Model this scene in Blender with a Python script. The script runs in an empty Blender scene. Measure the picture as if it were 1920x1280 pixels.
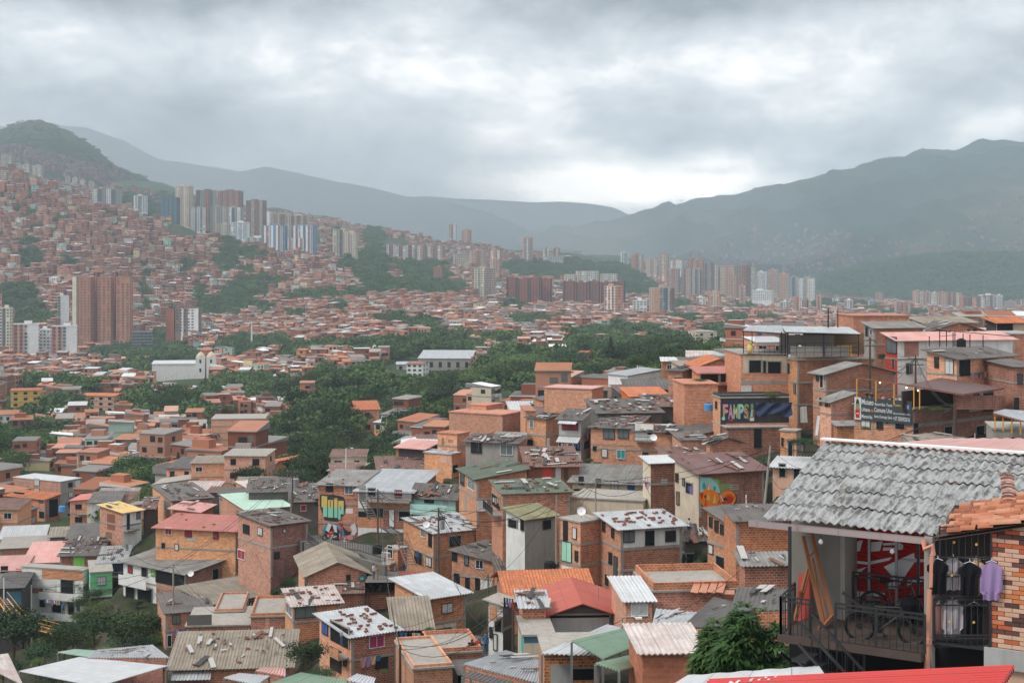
import bpy,bmesh,math,random
import numpy as np
from mathutils import Vector,Matrix
from mathutils import noise as mnoise
R=math.radians
sc=bpy.context.scene
COL=sc.collection
# ---------------------------------------------------------------- camera, sky, sun, exposure
F=2667.0;HX=960.0;HY=500.0  # focal length and horizon, in pixels of a 1920 wide frame
cd=bpy.data.cameras.new('camera');cam=bpy.data.objects.new('camera',cd);COL.objects.link(cam)
cd.lens=50.0;cd.sensor_width=36.0;cd.shift_y=-(640-HY)/1920.0
cd.clip_start=0.5;cd.clip_end=40000
cam.location=(0,0,0);cam.rotation_euler=(R(90),0,0)
sc.camera=cam
sc.view_settings.view_transform='Standard';sc.view_settings.look='None'
sc.view_settings.exposure=0.68;sc.view_settings.gamma=1.0
sc.cycles.use_denoising=True
sc.cycles.max_bounces=5;sc.cycles.volume_bounces=0;sc.cycles.transparent_max_bounces=12
sc.cycles.diffuse_bounces=3;sc.cycles.glossy_bounces=2
class NT:  # tiny node helper
    def __init__(s,tree):s.t=tree;s.n=tree.nodes;s.l=tree.links
    def add(s,typ,ins=None,**kw):
        nd=s.n.new(typ)
        for k,v in kw.items():setattr(nd,k,v)
        for k,v in(ins or{}).items():
            if isinstance(v,bpy.types.NodeSocket):s.l.new(v,nd.inputs[k])
            else:nd.inputs[k].default_value=v
        return nd
    def math(s,op,a,b=None,c=None):
        ins={0:a}
        if b is not None:ins[1]=b
        if c is not None:ins[2]=c
        return s.add('ShaderNodeMath',ins,operation=op).outputs[0]
    def mix(s,fac,a,b,bt='MIX'):
        return s.add('ShaderNodeMix',{0:fac,6:a,7:b},data_type='RGBA',blend_type=bt).outputs[2]
    def ramp(s,fac,stops,interp='LINEAR'):
        nd=s.add('ShaderNodeValToRGB',{0:fac});cr=nd.color_ramp;cr.interpolation=interp
        while len(cr.elements)<len(stops):cr.elements.new(0.5)
        for e,(p,c)in zip(cr.elements,stops):
            e.position=p;e.color=(*c,1)if len(c)==3 else c
        return nd.outputs[0]
    def noise(s,vec,scale,detail=4,rough=.55,dist=0.):
        return s.add('ShaderNodeTexNoise',{'Vector':vec,'Scale':scale,'Detail':detail,'Roughness':rough,'Distortion':dist}).outputs[0]
def g3(v):return(v,v,v,1)
SUN_EL,SUN_ROT=50,245  # soft sun behind cloud, from behind left
w=bpy.data.worlds.new('World');sc.world=w;w.use_nodes=True
N=NT(w.node_tree);N.n.clear()
geo=N.add('ShaderNodeTexCoord').outputs['Generated']
sep=N.add('ShaderNodeSeparateXYZ',{0:geo})
sx,sy,sz=sep.outputs
# cloud layer coordinates: where the view direction meets a flat cloud deck
zc=N.math('MAXIMUM',sz,0.0)
zz=N.math('ADD',zc,0.075)
cx=N.math('DIVIDE',sx,zz);cy=N.math('DIVIDE',sy,zz)
deck=N.add('ShaderNodeCombineXYZ',{0:cx,1:cy,2:0.0}).outputs[0]
dirv=N.add('ShaderNodeCombineXYZ',{0:N.math('MULTIPLY',sx,1.0),1:N.math('MULTIPLY',sy,.4),2:N.math('MULTIPLY',sz,1.9)}).outputs[0]
n1=N.noise(deck,.42,7,.56,.35);n2=N.noise(dirv,8.,10,.64,.12);n3=N.noise(dirv,3.2,4,.5,.2)
cl=N.math('ADD',N.math('MULTIPLY',n1,.20),N.math('ADD',N.math('MULTIPLY',n2,.50),N.math('MULTIPLY',n3,.30)))
def blob(azim,elev,ra,re,amp):  # a broad brighter or darker bank of cloud in one part of the sky
    a=N.math('ARCTAN2',sx,sy)
    da=N.math('DIVIDE',N.math('SUBTRACT',a,R(azim)),R(ra))
    e=N.math('ARCSINE',sz);de=N.math('DIVIDE',N.math('SUBTRACT',e,R(elev)),R(re))
    r2=N.math('ADD',N.math('MULTIPLY',da,da),N.math('MULTIPLY',de,de))
    return N.math('MULTIPLY',N.math('EXPONENT',N.math('MULTIPLY',r2,-1.0)),amp)
def azel(px,py):return(math.degrees(math.atan((px-HX)/F)),math.degrees(math.atan((HY-py)/F*math.cos(math.atan((px-HX)/F)))))
tot=N.math('ADD',N.math('MULTIPLY',N.math('SUBTRACT',cl,.5),2.0),.5)
for(px,py,rx,ry,amp)in SKYBLOBS if 'SKYBLOBS' in globals()else[
        (1210,350,200,44,.40),(1000,350,190,40,.28),(1340,320,90,40,.16),(1700,40,160,50,.12),(1620,130,420,60,.07),(1890,215,140,40,.16),
        (1200,0,480,42,-.24),(300,0,500,40,-.12),(1780,170,170,45,-.10),
        (150,120,330,60,.05),(1120,190,330,36,-.05),(1400,250,260,22,-.06),(1330,322,60,12,-.16)]:
    a_,e_=azel(px,py)
    tot=N.math('ADD',tot,blob(a_,e_,rx/F*57.3,ry/F*57.3,amp))
ccol=N.ramp(tot,[(.26,(.23,.25,.27)),(.40,(.40,.42,.445)),(.50,(.52,.54,.565)),(.60,(.66,.675,.69)),(.74,(1.05,1.02,.98)),(.95,(1.9,1.78,1.65))])
# an overcast sky is brighter overhead than at the horizon
lift=N.math('ADD',1.0,N.math('MULTIPLY',N.math('MAXIMUM',N.math('SUBTRACT',sz,.22),0.0),.9))
ccol=N.add('ShaderNodeVectorMath',{0:ccol,3:lift},operation='SCALE').outputs[0]
skyt=N.add('ShaderNodeTexSky',sky_type='NISHITA',sun_disc=False,sun_elevation=R(SUN_EL),sun_rotation=R(SUN_ROT),air_density=1.0,dust_density=2.0)
bg1=N.add('ShaderNodeBackground',{0:skyt.outputs[0],1:0.05})
bg2=N.add('ShaderNodeBackground',{0:ccol,1:1.0})
mx=N.add('ShaderNodeMixShader',{0:0.93,1:bg1.outputs[0],2:bg2.outputs[0]})
N.add('ShaderNodeOutputWorld',{0:mx.outputs[0]})
sd=bpy.data.lights.new('sun','SUN');sd.energy=1.5;sd.angle=R(14);sd.color=(1,.955,.88)
sun=bpy.data.objects.new('sun',sd);COL.objects.link(sun)
sdir=Vector((math.sin(R(SUN_ROT))*math.cos(R(SUN_EL)),math.cos(R(SUN_ROT))*math.cos(R(SUN_EL)),math.sin(R(SUN_EL))))
sun.rotation_euler=sdir.to_track_quat('Z','Y').to_euler()
# ---------------------------------------------------------------- helpers
def P(px,py,d):return Vector(((px-HX)/F*d,d,-(py-HY)/F*d))
def proj(p):return(HX+F*p[0]/p[1],HY-F*p[2]/p[1])
def props(o,label=None,cat=None,group=None,kind=None):
    if label:o['label']=label
    if cat:o['category']=cat
    if group:o['group']=group
    if kind:o['kind']=kind
    return o
def empty(name,loc,label,cat,group=None,rz=0.0):
    o=bpy.data.objects.new(name,None);COL.objects.link(o);o.location=loc;o.rotation_euler=(0,0,rz)
    o.empty_display_size=.5
    return props(o,label,cat,group)
class MB:  # mesh builder with uvs in metres
    def __init__(s):s.v=[];s.f=[];s.uv=[];s.c=None
    def poly(s,pts,uv=None):
        i=len(s.v);s.v+=[tuple(p)for p in pts];s.f.append(tuple(range(i,i+len(pts))))
        if uv is None:
            a=Vector(pts[0]);e=(Vector(pts[1])-a);L=e.length or 1;e=e/L
            n=e.cross(Vector(pts[-1])-a);
            if n.length<1e-9:n=Vector((0,0,1))
            n.normalize();g=n.cross(e);uv=[((Vector(p)-a).dot(e),(Vector(p)-a).dot(g))for p in pts]
        s.uv+=list(uv)
    def box(s,c,sz,ax=None,ay=None,az=None):  # oriented box from centre, sizes and axes
        ax=Vector(ax or(1,0,0));ay=Vector(ay or(0,1,0));az=Vector(az or(0,0,1));c=Vector(c)
        hx,hy,hz=ax*sz[0]/2,ay*sz[1]/2,az*sz[2]/2
        q=lambda i,j,k:c+hx*i+hy*j+hz*k
        for a,b,d,e in(((-1,-1,-1),(1,-1,-1),(1,-1,1),(-1,-1,1)),((1,-1,-1),(1,1,-1),(1,1,1),(1,-1,1)),((1,1,-1),(-1,1,-1),(-1,1,1),(1,1,1)),
                           ((-1,1,-1),(-1,-1,-1),(-1,-1,1),(-1,1,1)),((-1,-1,1),(1,-1,1),(1,1,1),(-1,1,1)),((-1,1,-1),(1,1,-1),(1,-1,-1),(-1,-1,-1))):
            s.poly([q(*a),q(*b),q(*d),q(*e)])
        return s
    def bar(s,a,b,w,h=None,up=(0,0,1)):
        a=Vector(a);b=Vector(b);d=b-a;L=d.length
        if L<1e-6:return s
        d/=L;up=Vector(up)
        if abs(d.dot(up))>.98:up=Vector((1,0,0))
        r=d.cross(up).normalized();u=r.cross(d)
        return s.box((a+b)/2,(L,w,h or w),d,-r,u)
    def tube(s,pts,r,n=6,cap=True):
        pts=[Vector(p)for p in pts];rr=r if isinstance(r,(list,tuple))else[r]*len(pts);rings=[]
        for i,p in enumerate(pts):
            d=(pts[min(i+1,len(pts)-1)]-pts[max(i-1,0)])
            if d.length<1e-9:d=Vector((0,0,1))
            d.normalize();up=Vector((0,0,1))if abs(d.z)<.95 else Vector((1,0,0))
            x=d.cross(up).normalized();y=x.cross(d)
            base=len(s.v);s.v+=[tuple(p+(x*math.cos(t)+y*math.sin(t))*rr[i])for t in[2*math.pi*k/n for k in range(n)]];rings.append(base)
        for a,b in zip(rings,rings[1:]):
            for k in range(n):
                s.f.append((a+k,a+(k+1)%n,b+(k+1)%n,b+k));s.uv+=[(k/n,0),((k+1)/n,0),((k+1)/n,1),(k/n,1)]
        if cap:
            s.f.append(tuple(rings[0]+k for k in range(n))[::-1]);s.uv+=[(0,0)]*n
            s.f.append(tuple(rings[-1]+k for k in range(n)));s.uv+=[(0,0)]*n
        return s
    def build(s,name,mat,parent=None,smooth=False,loc=None):
        me=bpy.data.meshes.new(name);me.from_pydata(s.v,[],s.f)
        ul=me.uv_layers.new(name='UVMap');ul.data.foreach_set('uv',np.array(s.uv,dtype=np.float32).ravel())
        if s.c is not None:
            at=me.color_attributes.new('Tint','FLOAT_COLOR','CORNER')
            cc=np.ones((len(s.uv),4),dtype=np.float32);k=0
            for f,c in zip(s.f,s.c):
                cc[k:k+len(f),:3]=c;k+=len(f)
            at.data.foreach_set('color',cc.ravel())
        me.materials.append(mat)
        if smooth:me.polygons.foreach_set('use_smooth',[True]*len(me.polygons))
        me.update();o=bpy.data.objects.new(name,me);COL.objects.link(o)
        if parent:o.parent=parent
        if loc is not None:o.location=loc
        return o
def rawmesh(name,V,Q,mat,col=None,uv=None):  # numpy mesh, V (n,3), Q (m,k) faces, col per face
    me=bpy.data.meshes.new(name);V=np.asarray(V,np.float32);Q=np.asarray(Q,np.int32);k=Q.shape[1]
    me.vertices.add(len(V));me.vertices.foreach_set('co',V.ravel())
    me.loops.add(Q.size);me.loops.foreach_set('vertex_index',Q.ravel())
    me.polygons.add(len(Q));me.polygons.foreach_set('loop_start',np.arange(0,Q.size,k,dtype=np.int32));me.polygons.foreach_set('loop_total',np.full(len(Q),k,np.int32))
    if uv is not None:me.uv_layers.new(name='UVMap').data.foreach_set('uv',np.asarray(uv,np.float32).ravel())
    if col is not None:
        at=me.color_attributes.new('Tint','FLOAT_COLOR','CORNER')
        cc=np.ones((len(Q),k,4),np.float32);cc[:,:,:3]=np.asarray(col,np.float32)[:,None,:];at.data.foreach_set('color',cc.ravel())
    me.materials.append(mat);me.update(calc_edges=True);me.validate()
    return me
def copy_tree(o,parent=None):
    c=o.copy();COL.objects.link(c)
    if parent:c.parent=parent
    for ch in list(o.children):copy_tree(ch,c)
    return c
# ---------------------------------------------------------------- materials
MATS={}
def mat(name,fn=None):
    if name in MATS:return MATS[name]
    m=bpy.data.materials.new(name);m.use_nodes=True;m.node_tree.nodes.clear();MATS[name]=m
    fn(NT(m.node_tree));return m
def out(N,bsdf):N.add('ShaderNodeOutputMaterial',{0:bsdf.outputs[0]})
def uvn(N):return N.add('ShaderNodeUVMap').outputs[0]
def obj_rand(N):return N.add('ShaderNodeObjectInfo').outputs['Random']
def pos(N):return N.add('ShaderNodeNewGeometry').outputs['Position']
def bsdf(N,col,rough=.8,bump=None,bstr=.3,bdist=.02,metal=0.,spec=.4):
    ins={'Base Color':col,'Roughness':rough,'Metallic':metal,'Specular IOR Level':spec}
    if bump is not None:ins['Normal']=N.add('ShaderNodeBump',{'Height':bump,'Strength':bstr,'Distance':bdist}).outputs[0]
    return N.add('ShaderNodeBsdfPrincipled',ins)
def c4(c):return(*c,1)
def brickmat(name,c1,c2,mortar,bw=.30,bh=.17,ms=.026,stain=.5,big=False):
    def fn(N):
        uv=uvn(N)
        br=N.add('ShaderNodeTexBrick',{'Vector':uv,'Color1':c4(c1),'Color2':c4(c2),'Mortar':c4(mortar),'Scale':1.0,'Mortar Size':ms,'Mortar Smooth':.2,'Bias':.0,'Brick Width':bw,'Row Height':bh})
        r=obj_rand(N)
        off=N.add('ShaderNodeVectorMath',{0:pos(N),1:(3.1,1.7,0)},operation='ADD').outputs[0]
        big_n=N.noise(off,.35,5,.6);fine=N.noise(off,4.5,3,.6)
        col=N.mix(N.math('MULTIPLY',N.ramp(big_n,[(.42,(0,0,0)),(.66,(1,1,1))]),.55*stain),br.outputs[0],c4([.55*x+.02 for x in c2]))
        # pale mortar smears and dark streaks running down
        stv=N.add('ShaderNodeVectorMath',{0:off,1:(3.0,3.0,.35)},operation='MULTIPLY').outputs[0]
        st=N.noise(stv,1.0,4,.6)
        col=N.mix(N.math('MULTIPLY',N.ramp(st,[(.50,(0,0,0)),(.72,(1,1,1))]),.55*stain),col,c4((.07,.055,.05)))
        cell=N.add('ShaderNodeTexVoronoi',{'Vector':N.add('ShaderNodeVectorMath',{0:uv,1:(1/bw,1/bh,1)},operation='MULTIPLY').outputs[0],'Scale':.9}).outputs['Color']
        col=N.mix(.35,col,N.mix(1.,col,N.ramp(cell,[(.1,(.45,.45,.45)),(.55,(1,1,1)),(.95,(1.35,1.3,1.2))]),'MULTIPLY'))
        col=N.mix(N.math('MULTIPLY',N.ramp(fine,[(.60,(0,0,0)),(.78,(1,1,1))]),.35),col,c4([min(1,m*1.1)for m in mortar]))
        hsv=N.add('ShaderNodeHueSaturation',{'Hue':N.math('ADD',.490,N.math('MULTIPLY',r,.014)),'Saturation':N.math('ADD',.88,N.math('MULTIPLY',r,.2)),
              'Value':N.math('ADD',.80,N.math('MULTIPLY',N.math('FRACT',N.math('MULTIPLY',r,7.31)),.42)),'Color':col})
        out(N,bsdf(N,hsv.outputs[0],.9,br.outputs['Fac'],-.5,.015,spec=.2))
    return mat(name,fn)
BRICKS={
 'brick':brickmat('hollow_brick_orange',(.62,.205,.085),(.38,.105,.045),(.50,.36,.27)),
 'brick2':brickmat('hollow_brick_light',(.70,.30,.145),(.52,.18,.08),(.58,.42,.31),stain=.3),
 'brick3':brickmat('hollow_brick_dark',(.46,.135,.065),(.25,.07,.042),(.42,.32,.25),stain=.8),
}
def plainmat(name,c,rough=.85,var=.25,scale=.8,stain=(.12,.10,.085),amt=.35,spec=.3,bump=False):
    def fn(N):
        p=pos(N);n=N.noise(p,scale,6,.62);n2=N.noise(N.add('ShaderNodeVectorMath',{0:p,1:(2.4,2.4,.3)},operation='MULTIPLY').outputs[0],1.1,5,.6)
        a=N.mix(n,c4([x*(1-var)for x in c]),c4([min(1,x*(1+var))for x in c]))
        a=N.mix(N.math('MULTIPLY',N.ramp(n2,[(.5,(0,0,0)),(.74,(1,1,1))]),amt),a,c4(stain))
        out(N,bsdf(N,a,rough,N.noise(p,9,3)if bump else None,.2,.02,spec=spec))
    return mat(name,fn)
plainmat('concrete',(.30,.275,.245),bump=True);plainmat('concrete_dark',(.13,.12,.11));plainmat('white_paint',(.66,.655,.63),amt=.28);plainmat('cream_paint',(.62,.54,.40),amt=.25)
plainmat('beige_paint',(.55,.46,.35));plainmat('mint_paint',(.33,.62,.47),amt=.3);plainmat('green_paint',(.17,.50,.24),amt=.3);plainmat('aqua_paint',(.42,.66,.60),amt=.2)
plainmat('pale_pink_wall',(.60,.36,.26));plainmat('yellow_paint',(.66,.42,.10));plainmat('lime_paint',(.25,.60,.12));plainmat('red_paint',(.50,.05,.035));plainmat('dark_wall',(.055,.05,.05));plainmat('blue_paint',(.05,.16,.24));plainmat('navy_cloth',(.028,.040,.085))
plainmat('teal_paint',(.06,.36,.33));plainmat('grey_paint',(.42,.42,.41));plainmat('orange_paint',(.72,.17,.03));plainmat('salmon_wall',(.50,.22,.14));plainmat('soil',(.075,.062,.045));plainmat('wood',(.20,.12,.07));plainmat('rust',(.22,.085,.05));plainmat('dark_wood',(.07,.045,.035))
def simple(name,c,rough=.5,metal=0.,spec=.5):
    return mat(name,lambda N:out(N,bsdf(N,c4(c),rough,metal=metal,spec=spec)))
simple('glass_dark',(.022,.024,.027),.12);simple('dark_metal',(.020,.020,.022),.45);simple('grey_metal',(.28,.28,.29),.4,.3);simple('white_metal',(.72,.72,.72),.5)
simple('curtain_white',(.55,.55,.54),.9);simple('curtain_magenta',(.32,.03,.12),.9);simple('curtain_teal',(.02,.25,.27),.9);simple('curtain_red',(.28,.03,.035),.9);simple('curtain_blue',(.04,.10,.32),.9);simple('glass_grey',(.13,.15,.155),.25)
simple('black',(.012,.012,.013),.8,spec=.2);simple('yellow_metal',(.75,.34,.03),.45);simple('skin',(.32,.17,.11),.6);simple('cable',(.012,.012,.012),.6);simple('loose_brick_clay',(.22,.085,.055),.9)
simple('black_cloth',(.012,.012,.015),.95,spec=.1)
def rfmat(name,c1,c2,stain,amt=.5,rough=.6,metal=0.,sw=.85,sl=2.2):
    def fn(N):
        uv=uvn(N)
        sv=N.add('ShaderNodeVectorMath',{0:uv,1:N.add('ShaderNodeCombineXYZ',{0:N.math('MULTIPLY',obj_rand(N),31.),1:0.,2:0.}).outputs[0]},operation='ADD').outputs[0]
        br=N.add('ShaderNodeTexBrick',{'Vector':sv,'Color1':c4(c1),'Color2':c4(c2),'Mortar':c4([x*.45 for x in c2]),'Scale':1.0,'Mortar Size':.014,'Mortar Smooth':.3,'Bias':-.15,'Brick Width':sw,'Row Height':sl},offset=.0)
        p=pos(N);n=N.noise(p,.8,6,.65);n2=N.noise(N.add('ShaderNodeVectorMath',{0:uv,1:(4.5,.5,1)},operation='MULTIPLY').outputs[0],1.2,5,.65)
        a=N.mix(N.math('MULTIPLY',N.ramp(n,[(.40,(0,0,0)),(.66,(1,1,1))]),amt),br.outputs[0],c4(stain))
        a=N.mix(N.math('MULTIPLY',N.ramp(n2,[(.46,(0,0,0)),(.72,(1,1,1))]),amt*.8),a,c4([s_*.6 for s_ in stain]))
        hsv=N.add('ShaderNodeHueSaturation',{'Value':N.math('ADD',.85,N.math('MULTIPLY',obj_rand(N),.3)),'Color':a})
        out(N,bsdf(N,hsv.outputs[0],rough,metal=metal,spec=.35))
    return mat(name,fn)
ROOFS={
 'fib':rfmat('fibre_cement_sheet',(.30,.285,.265),(.22,.205,.19),(.10,.09,.08)),
 'dark':rfmat('weathered_dark_sheet',(.115,.105,.098),(.075,.068,.065),(.17,.14,.12),.5),
 'tan':rfmat('lichen_tan_sheet',(.30,.25,.195),(.23,.19,.145),(.12,.095,.075),.5),
 'zinc':rfmat('zinc_sheet',(.46,.475,.49),(.36,.375,.39),(.22,.20,.19),.35,.42,.15),
 'white':rfmat('white_sheet',(.54,.55,.56),(.46,.47,.48),(.38,.34,.31),.30,.5),
 'pinkw':rfmat('rusting_white_sheet',(.62,.55,.52),(.50,.43,.40),(.30,.17,.13),.45,.6),
 'red':rfmat('faded_red_sheet',(.50,.16,.125),(.42,.125,.10),(.40,.24,.20),.45,.5),
 'pink':rfmat('faded_pink_sheet',(.60,.29,.26),(.52,.24,.215),(.62,.45,.40),.45,.5),
 'brred':rfmat('bright_red_sheet',(.42,.10,.07),(.38,.085,.06),(.30,.09,.07),.3,.5),
 'maroon':rfmat('maroon_sheet',(.14,.062,.058),(.11,.05,.048),(.21,.15,.13),.4,.55),
 'green':rfmat('green_sheet',(.19,.30,.20),(.16,.26,.175),(.32,.36,.30),.3,.5),
 'dgreen':rfmat('mossy_green_sheet',(.095,.12,.085),(.075,.10,.07),(.16,.15,.12),.4,.6),
 'olive':rfmat('olive_yellow_sheet',(.27,.25,.13),(.22,.20,.11),(.13,.12,.08),.5,.7),
 'mintr':rfmat('mint_sheet',(.36,.52,.42),(.33,.47,.38),(.5,.55,.5),.3,.5),
 'yellow':rfmat('yellow_sheet',(.62,.42,.13),(.55,.36,.11),(.58,.50,.36),.35,.5),
 'tile':rfmat('clay_tile',(.58,.20,.085),(.42,.13,.06),(.20,.10,.07),.35,.85,0.,.24,.36),
 'slab':plainmat('roof_slab_concrete',(.34,.31,.275),amt=.5),
 'rustr':rfmat('rusty_sheet',(.24,.13,.10),(.17,.10,.08),(.10,.07,.06),.6,.8),
}
simple('lamp_white',(.8,.8,.8),.3)
def tintmat(name,rough=.85,noise_amt=.35,scale=.25,sub=0.):
    def fn(N):
        a=N.add('ShaderNodeAttribute',attribute_name='Tint').outputs['Color']
        n=N.noise(pos(N),scale,4,.6)
        col=N.mix(N.math('MULTIPLY',N.ramp(n,[(.35,(0,0,0)),(.7,(1,1,1))]),noise_amt),a,c4((.5,.5,.5)),'MULTIPLY')
        out(N,bsdf(N,col,rough,spec=.2))
    return mat(name,fn)
tintmat('distant_masonry');tintmat('painted_mural',noise_amt=.15,scale=2.)
def leafmat(name,dark,light,scale=.5):
    def fn(N):
        a=N.add('ShaderNodeAttribute',attribute_name='Tint').outputs['Fac']
        r=obj_rand(N)
        n=N.noise(pos(N),scale,3,.6)
        col=N.mix(N.math('ADD',N.math('MULTIPLY',a,.6),N.math('MULTIPLY',n,.4)),c4(dark),c4(light))
        hsv=N.add('ShaderNodeHueSaturation',{'Hue':N.math('ADD',.475,N.math('MULTIPLY',r,.045)),'Saturation':.95,'Value':N.math('ADD',.55,N.math('MULTIPLY',N.math('FRACT',N.math('MULTIPLY',r,5.17)),.95)),'Color':col})
        b=bsdf(N,hsv.outputs[0],.65,spec=.25)
        tr=N.add('ShaderNodeBsdfTranslucent',{0:hsv.outputs[0]})
        m=N.add('ShaderNodeMixShader',{0:.2,1:b.outputs[0],2:tr.outputs[0]});out(N,m)
    return mat(name,fn)
leafmat('foliage',(.013,.032,.010),(.070,.120,.030));leafmat('foliage_light',(.035,.07,.018),(.13,.19,.05));leafmat('foliage_dark',(.011,.026,.011),(.045,.082,.030))
leafmat('mango_leaf',(.016,.045,.012),(.075,.16,.035),2.0)
plainmat('bark',(.10,.075,.055))
BRICKS['bigbrick']=brickmat('large_clay_block',(.62,.20,.075),(.52,.15,.06),(.42,.26,.17),.44,.24,.022,.2)
# ---------------------------------------------------------------- terrain
NEARL=[(30,1500),(60,1450),(100,1400)]
COLS={  # pixel column: (distance, pixel row of the ground there)
 0:NEARL+[(140,1340),(160,1310),(180,1205),(195,1095),(215,1010),(290,965),(420,880),(550,800),(850,715),(1300,665),(1500,590),(1700,480),(1900,390),(2000,322),(2200,345),(3000,343),(3600,320),(4600,420)],
 100:NEARL+[(140,1330),(160,1300),(180,1195),(195,1090),(215,1005),(290,965),(420,880),(550,800),(850,715),(1300,668),(1500,595),(1750,480),(1930,390),(2000,346),(2200,375),(3000,345),(3600,325),(4600,420)],
 200:NEARL+[(140,1290),(160,1210),(168,1155),(185,1080),(215,995),(290,955),(420,875),(550,800),(850,718),(1300,668),(1500,605),(1800,480),(1950,388),(2100,410),(2400,392),(3000,352),(3600,335),(4600,440)],
 300:[(60,1450),(100,1400),(112,1310),(146,1220),(151,1170),(168,1142),(174,1075),(190,1005),(215,965),(290,935),(420,865),(550,798),(850,718),(1300,665),(1500,612),(1800,505),(2000,414),(2150,432),(2500,402),(3000,360),(3500,345),(4600,450)],
 400:[(60,1450),(100,1400),(112,1310),(138,1220),(150,1165),(168,1132),(174,1068),(188,1000),(215,945),(290,915),(420,855),(550,798),(850,718),(1200,662),(1500,612),(1800,525),(2000,447),(2150,452),(2500,418),(3000,385),(3500,375),(4600,460)],
 500:[(60,1450),(100,1400),(112,1300),(138,1200),(145,1172),(153,1105),(172,1015),(182,975),(215,930),(290,900),(420,850),(560,790),(850,715),(1150,656),(1400,622),(1700,545),(1950,472),(2100,482),(2500,432),(3000,400),(3500,398),(4600,470)],
 600:[(60,1450),(98,1340),(106,1295),(124,1198),(133,1125),(152,1068),(158,1020),(172,960),(185,935),(230,912),(320,880),(480,790),(750,700),(1000,652),(1300,612),(1600,562),(1900,492),(2200,472),(2600,440),(3000,412),(3400,414),(4600,480)],
 700:[(60,1450),(98,1340),(106,1295),(112,1272),(124,1200),(132,1128),(139,1090),(155,1002),(165,942),(180,905),(230,900),(330,880),(480,770),(750,690),(950,648),(1500,572),(2000,503),(2500,460),(3000,430),(3400,434),(4600,490)],
 850:[(60,1430),(86,1340),(97,1300),(106,1275),(118,1222),(128,1125),(141,1088),(154,1002),(166,902),(185,850),(230,880),(330,860),(480,775),(700,705),(950,648),(1500,576),(2000,532),(2500,492),(3000,456),(3500,462),(4600,500)],
 1000:[(30,1500),(60,1400),(80,1300),(97,1222),(106,1185),(118,1150),(134,1075),(143,1008),(150,968),(166,886),(185,832),(200,812),(330,815),(450,765),(620,700),(900,652),(1500,602),(2000,567),(2600,507),(3200,472),(3700,478),(4600,505)],
 1150:[(30,1500),(60,1380),(76,1300),(96,1185),(108,1150),(120,1115),(129,1060),(142,990),(150,935),(160,885),(170,840),(186,792),(205,770),(330,775),(450,735),(620,690),(900,655),(1500,602),(2000,577),(2700,522),(3400,482),(3800,480),(4600,510)],
 1300:[(30,1520),(55,1400),(66,1300),(76,1260),(96,1168),(112,1088),(122,1045),(128,1000),(140,955),(150,885),(160,820),(170,778),(190,720),(205,700),(330,715),(500,690),(800,662),(1000,642),(1500,607),(2000,585),(3000,547),(3800,522),(4600,515)],
 1500:[(30,1560),(60,1390),(80,1200),(110,1045),(120,968),(128,928),(140,872),(150,850),(158,808),(170,768),(190,705),(210,672),(330,690),(800,660),(1000,645),(1500,612),(2000,592),(3000,565),(4000,542),(4600,535)],
 1920:[(30,1560),(60,1390),(80,1200),(110,1040),(125,905),(138,838),(150,790),(160,745),(172,730),(190,692),(215,645),(260,640),(400,660),(800,650),(1000,640),(1500,620),(2000,602),(3000,582),(4000,562),(4600,556)],
}
PXS=sorted(COLS)
TAIL=[(6000,545),(9000,530),(12000,525)]
DG=np.exp(np.linspace(math.log(14),math.log(12000),420))
ZG=[]
for k in PXS:
    pts=COLS[k]+TAIL
    ds=np.array([p[0]for p in pts],float);zs=np.array([-(p[1]-HY)/F*p[0]for p in pts])
    if ds[0]>14:ds=np.r_[14,ds];zs=np.r_[zs[0]+1,zs]
    ZG.append(np.interp(DG,ds,zs))
ZG=np.array(ZG)  # (columns, distances)
def ground(x,y):
    """terrain height under world x, y"""
    y=max(y,14.5);px=min(max(HX+F*x/y,PXS[0]),PXS[-1])
    i=max(0,min(len(PXS)-2,int(np.searchsorted(PXS,px))-1));t=(px-PXS[i])/(PXS[i+1]-PXS[i]);t=t*t*(3-2*t)
    return float((1-t)*np.interp(y,DG,ZG[i])+t*np.interp(y,DG,ZG[i+1]))
def hit(px,py,dmin=14.,dmax=4600.):
    """distance at which the sight line through a pixel meets the terrain"""
    k=(px-HX)/F;m=-(py-HY)/F;d=dmin
    while d<dmax:
        if m*d<=ground(k*d,d):return d
        d*=1.006
    return None
def land(name,label_mat,px0,px1,npx,d0,d1,nd,hf):
    px=np.linspace(px0,px1,npx);dd=np.exp(np.linspace(math.log(d0),math.log(d1),nd))
    V=np.zeros((nd,npx,3))
    for j,d in enumerate(dd):
        for i,p in enumerate(px):
            x=(p-HX)/F*d;V[j,i]=(x,d,hf(x,d))
    idx=np.arange(nd*npx).reshape(nd,npx)
    Q=np.stack([idx[:-1,:-1],idx[:-1,1:],idx[1:,1:],idx[1:,:-1]],-1).reshape(-1,4)
    me=rawmesh(name,V.reshape(-1,3),Q,label_mat);me.polygons.foreach_set('use_smooth',[True]*len(me.polygons))
    o=bpy.data.objects.new(name,me);COL.objects.link(o);return props(o,kind='structure')
def gm(N):
    p=pos(N);n=N.noise(p,.012,8,.62);n2=N.noise(p,.15,5,.6)
    a=N.ramp(n,[(.38,(.030,.052,.020)),(.52,(.052,.075,.030)),(.62,(.10,.085,.060))])
    a=N.mix(N.math('MULTIPLY',n2,.6),a,c4((.035,.040,.026)));near=N.ramp(N.math('DIVIDE',N.add('ShaderNodeSeparateXYZ',{0:p}).outputs[1],400.),[(.4,(1,1,1)),(.62,(0,0,0))]);n3=N.noise(p,.5,6,.65);a=N.mix(near,a,N.ramp(n3,[(.4,(.028,.040,.018)),(.55,(.055,.045,.033)),(.7,(.09,.075,.06))]));out(N,bsdf(N,a,.95,spec=.1))
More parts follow.
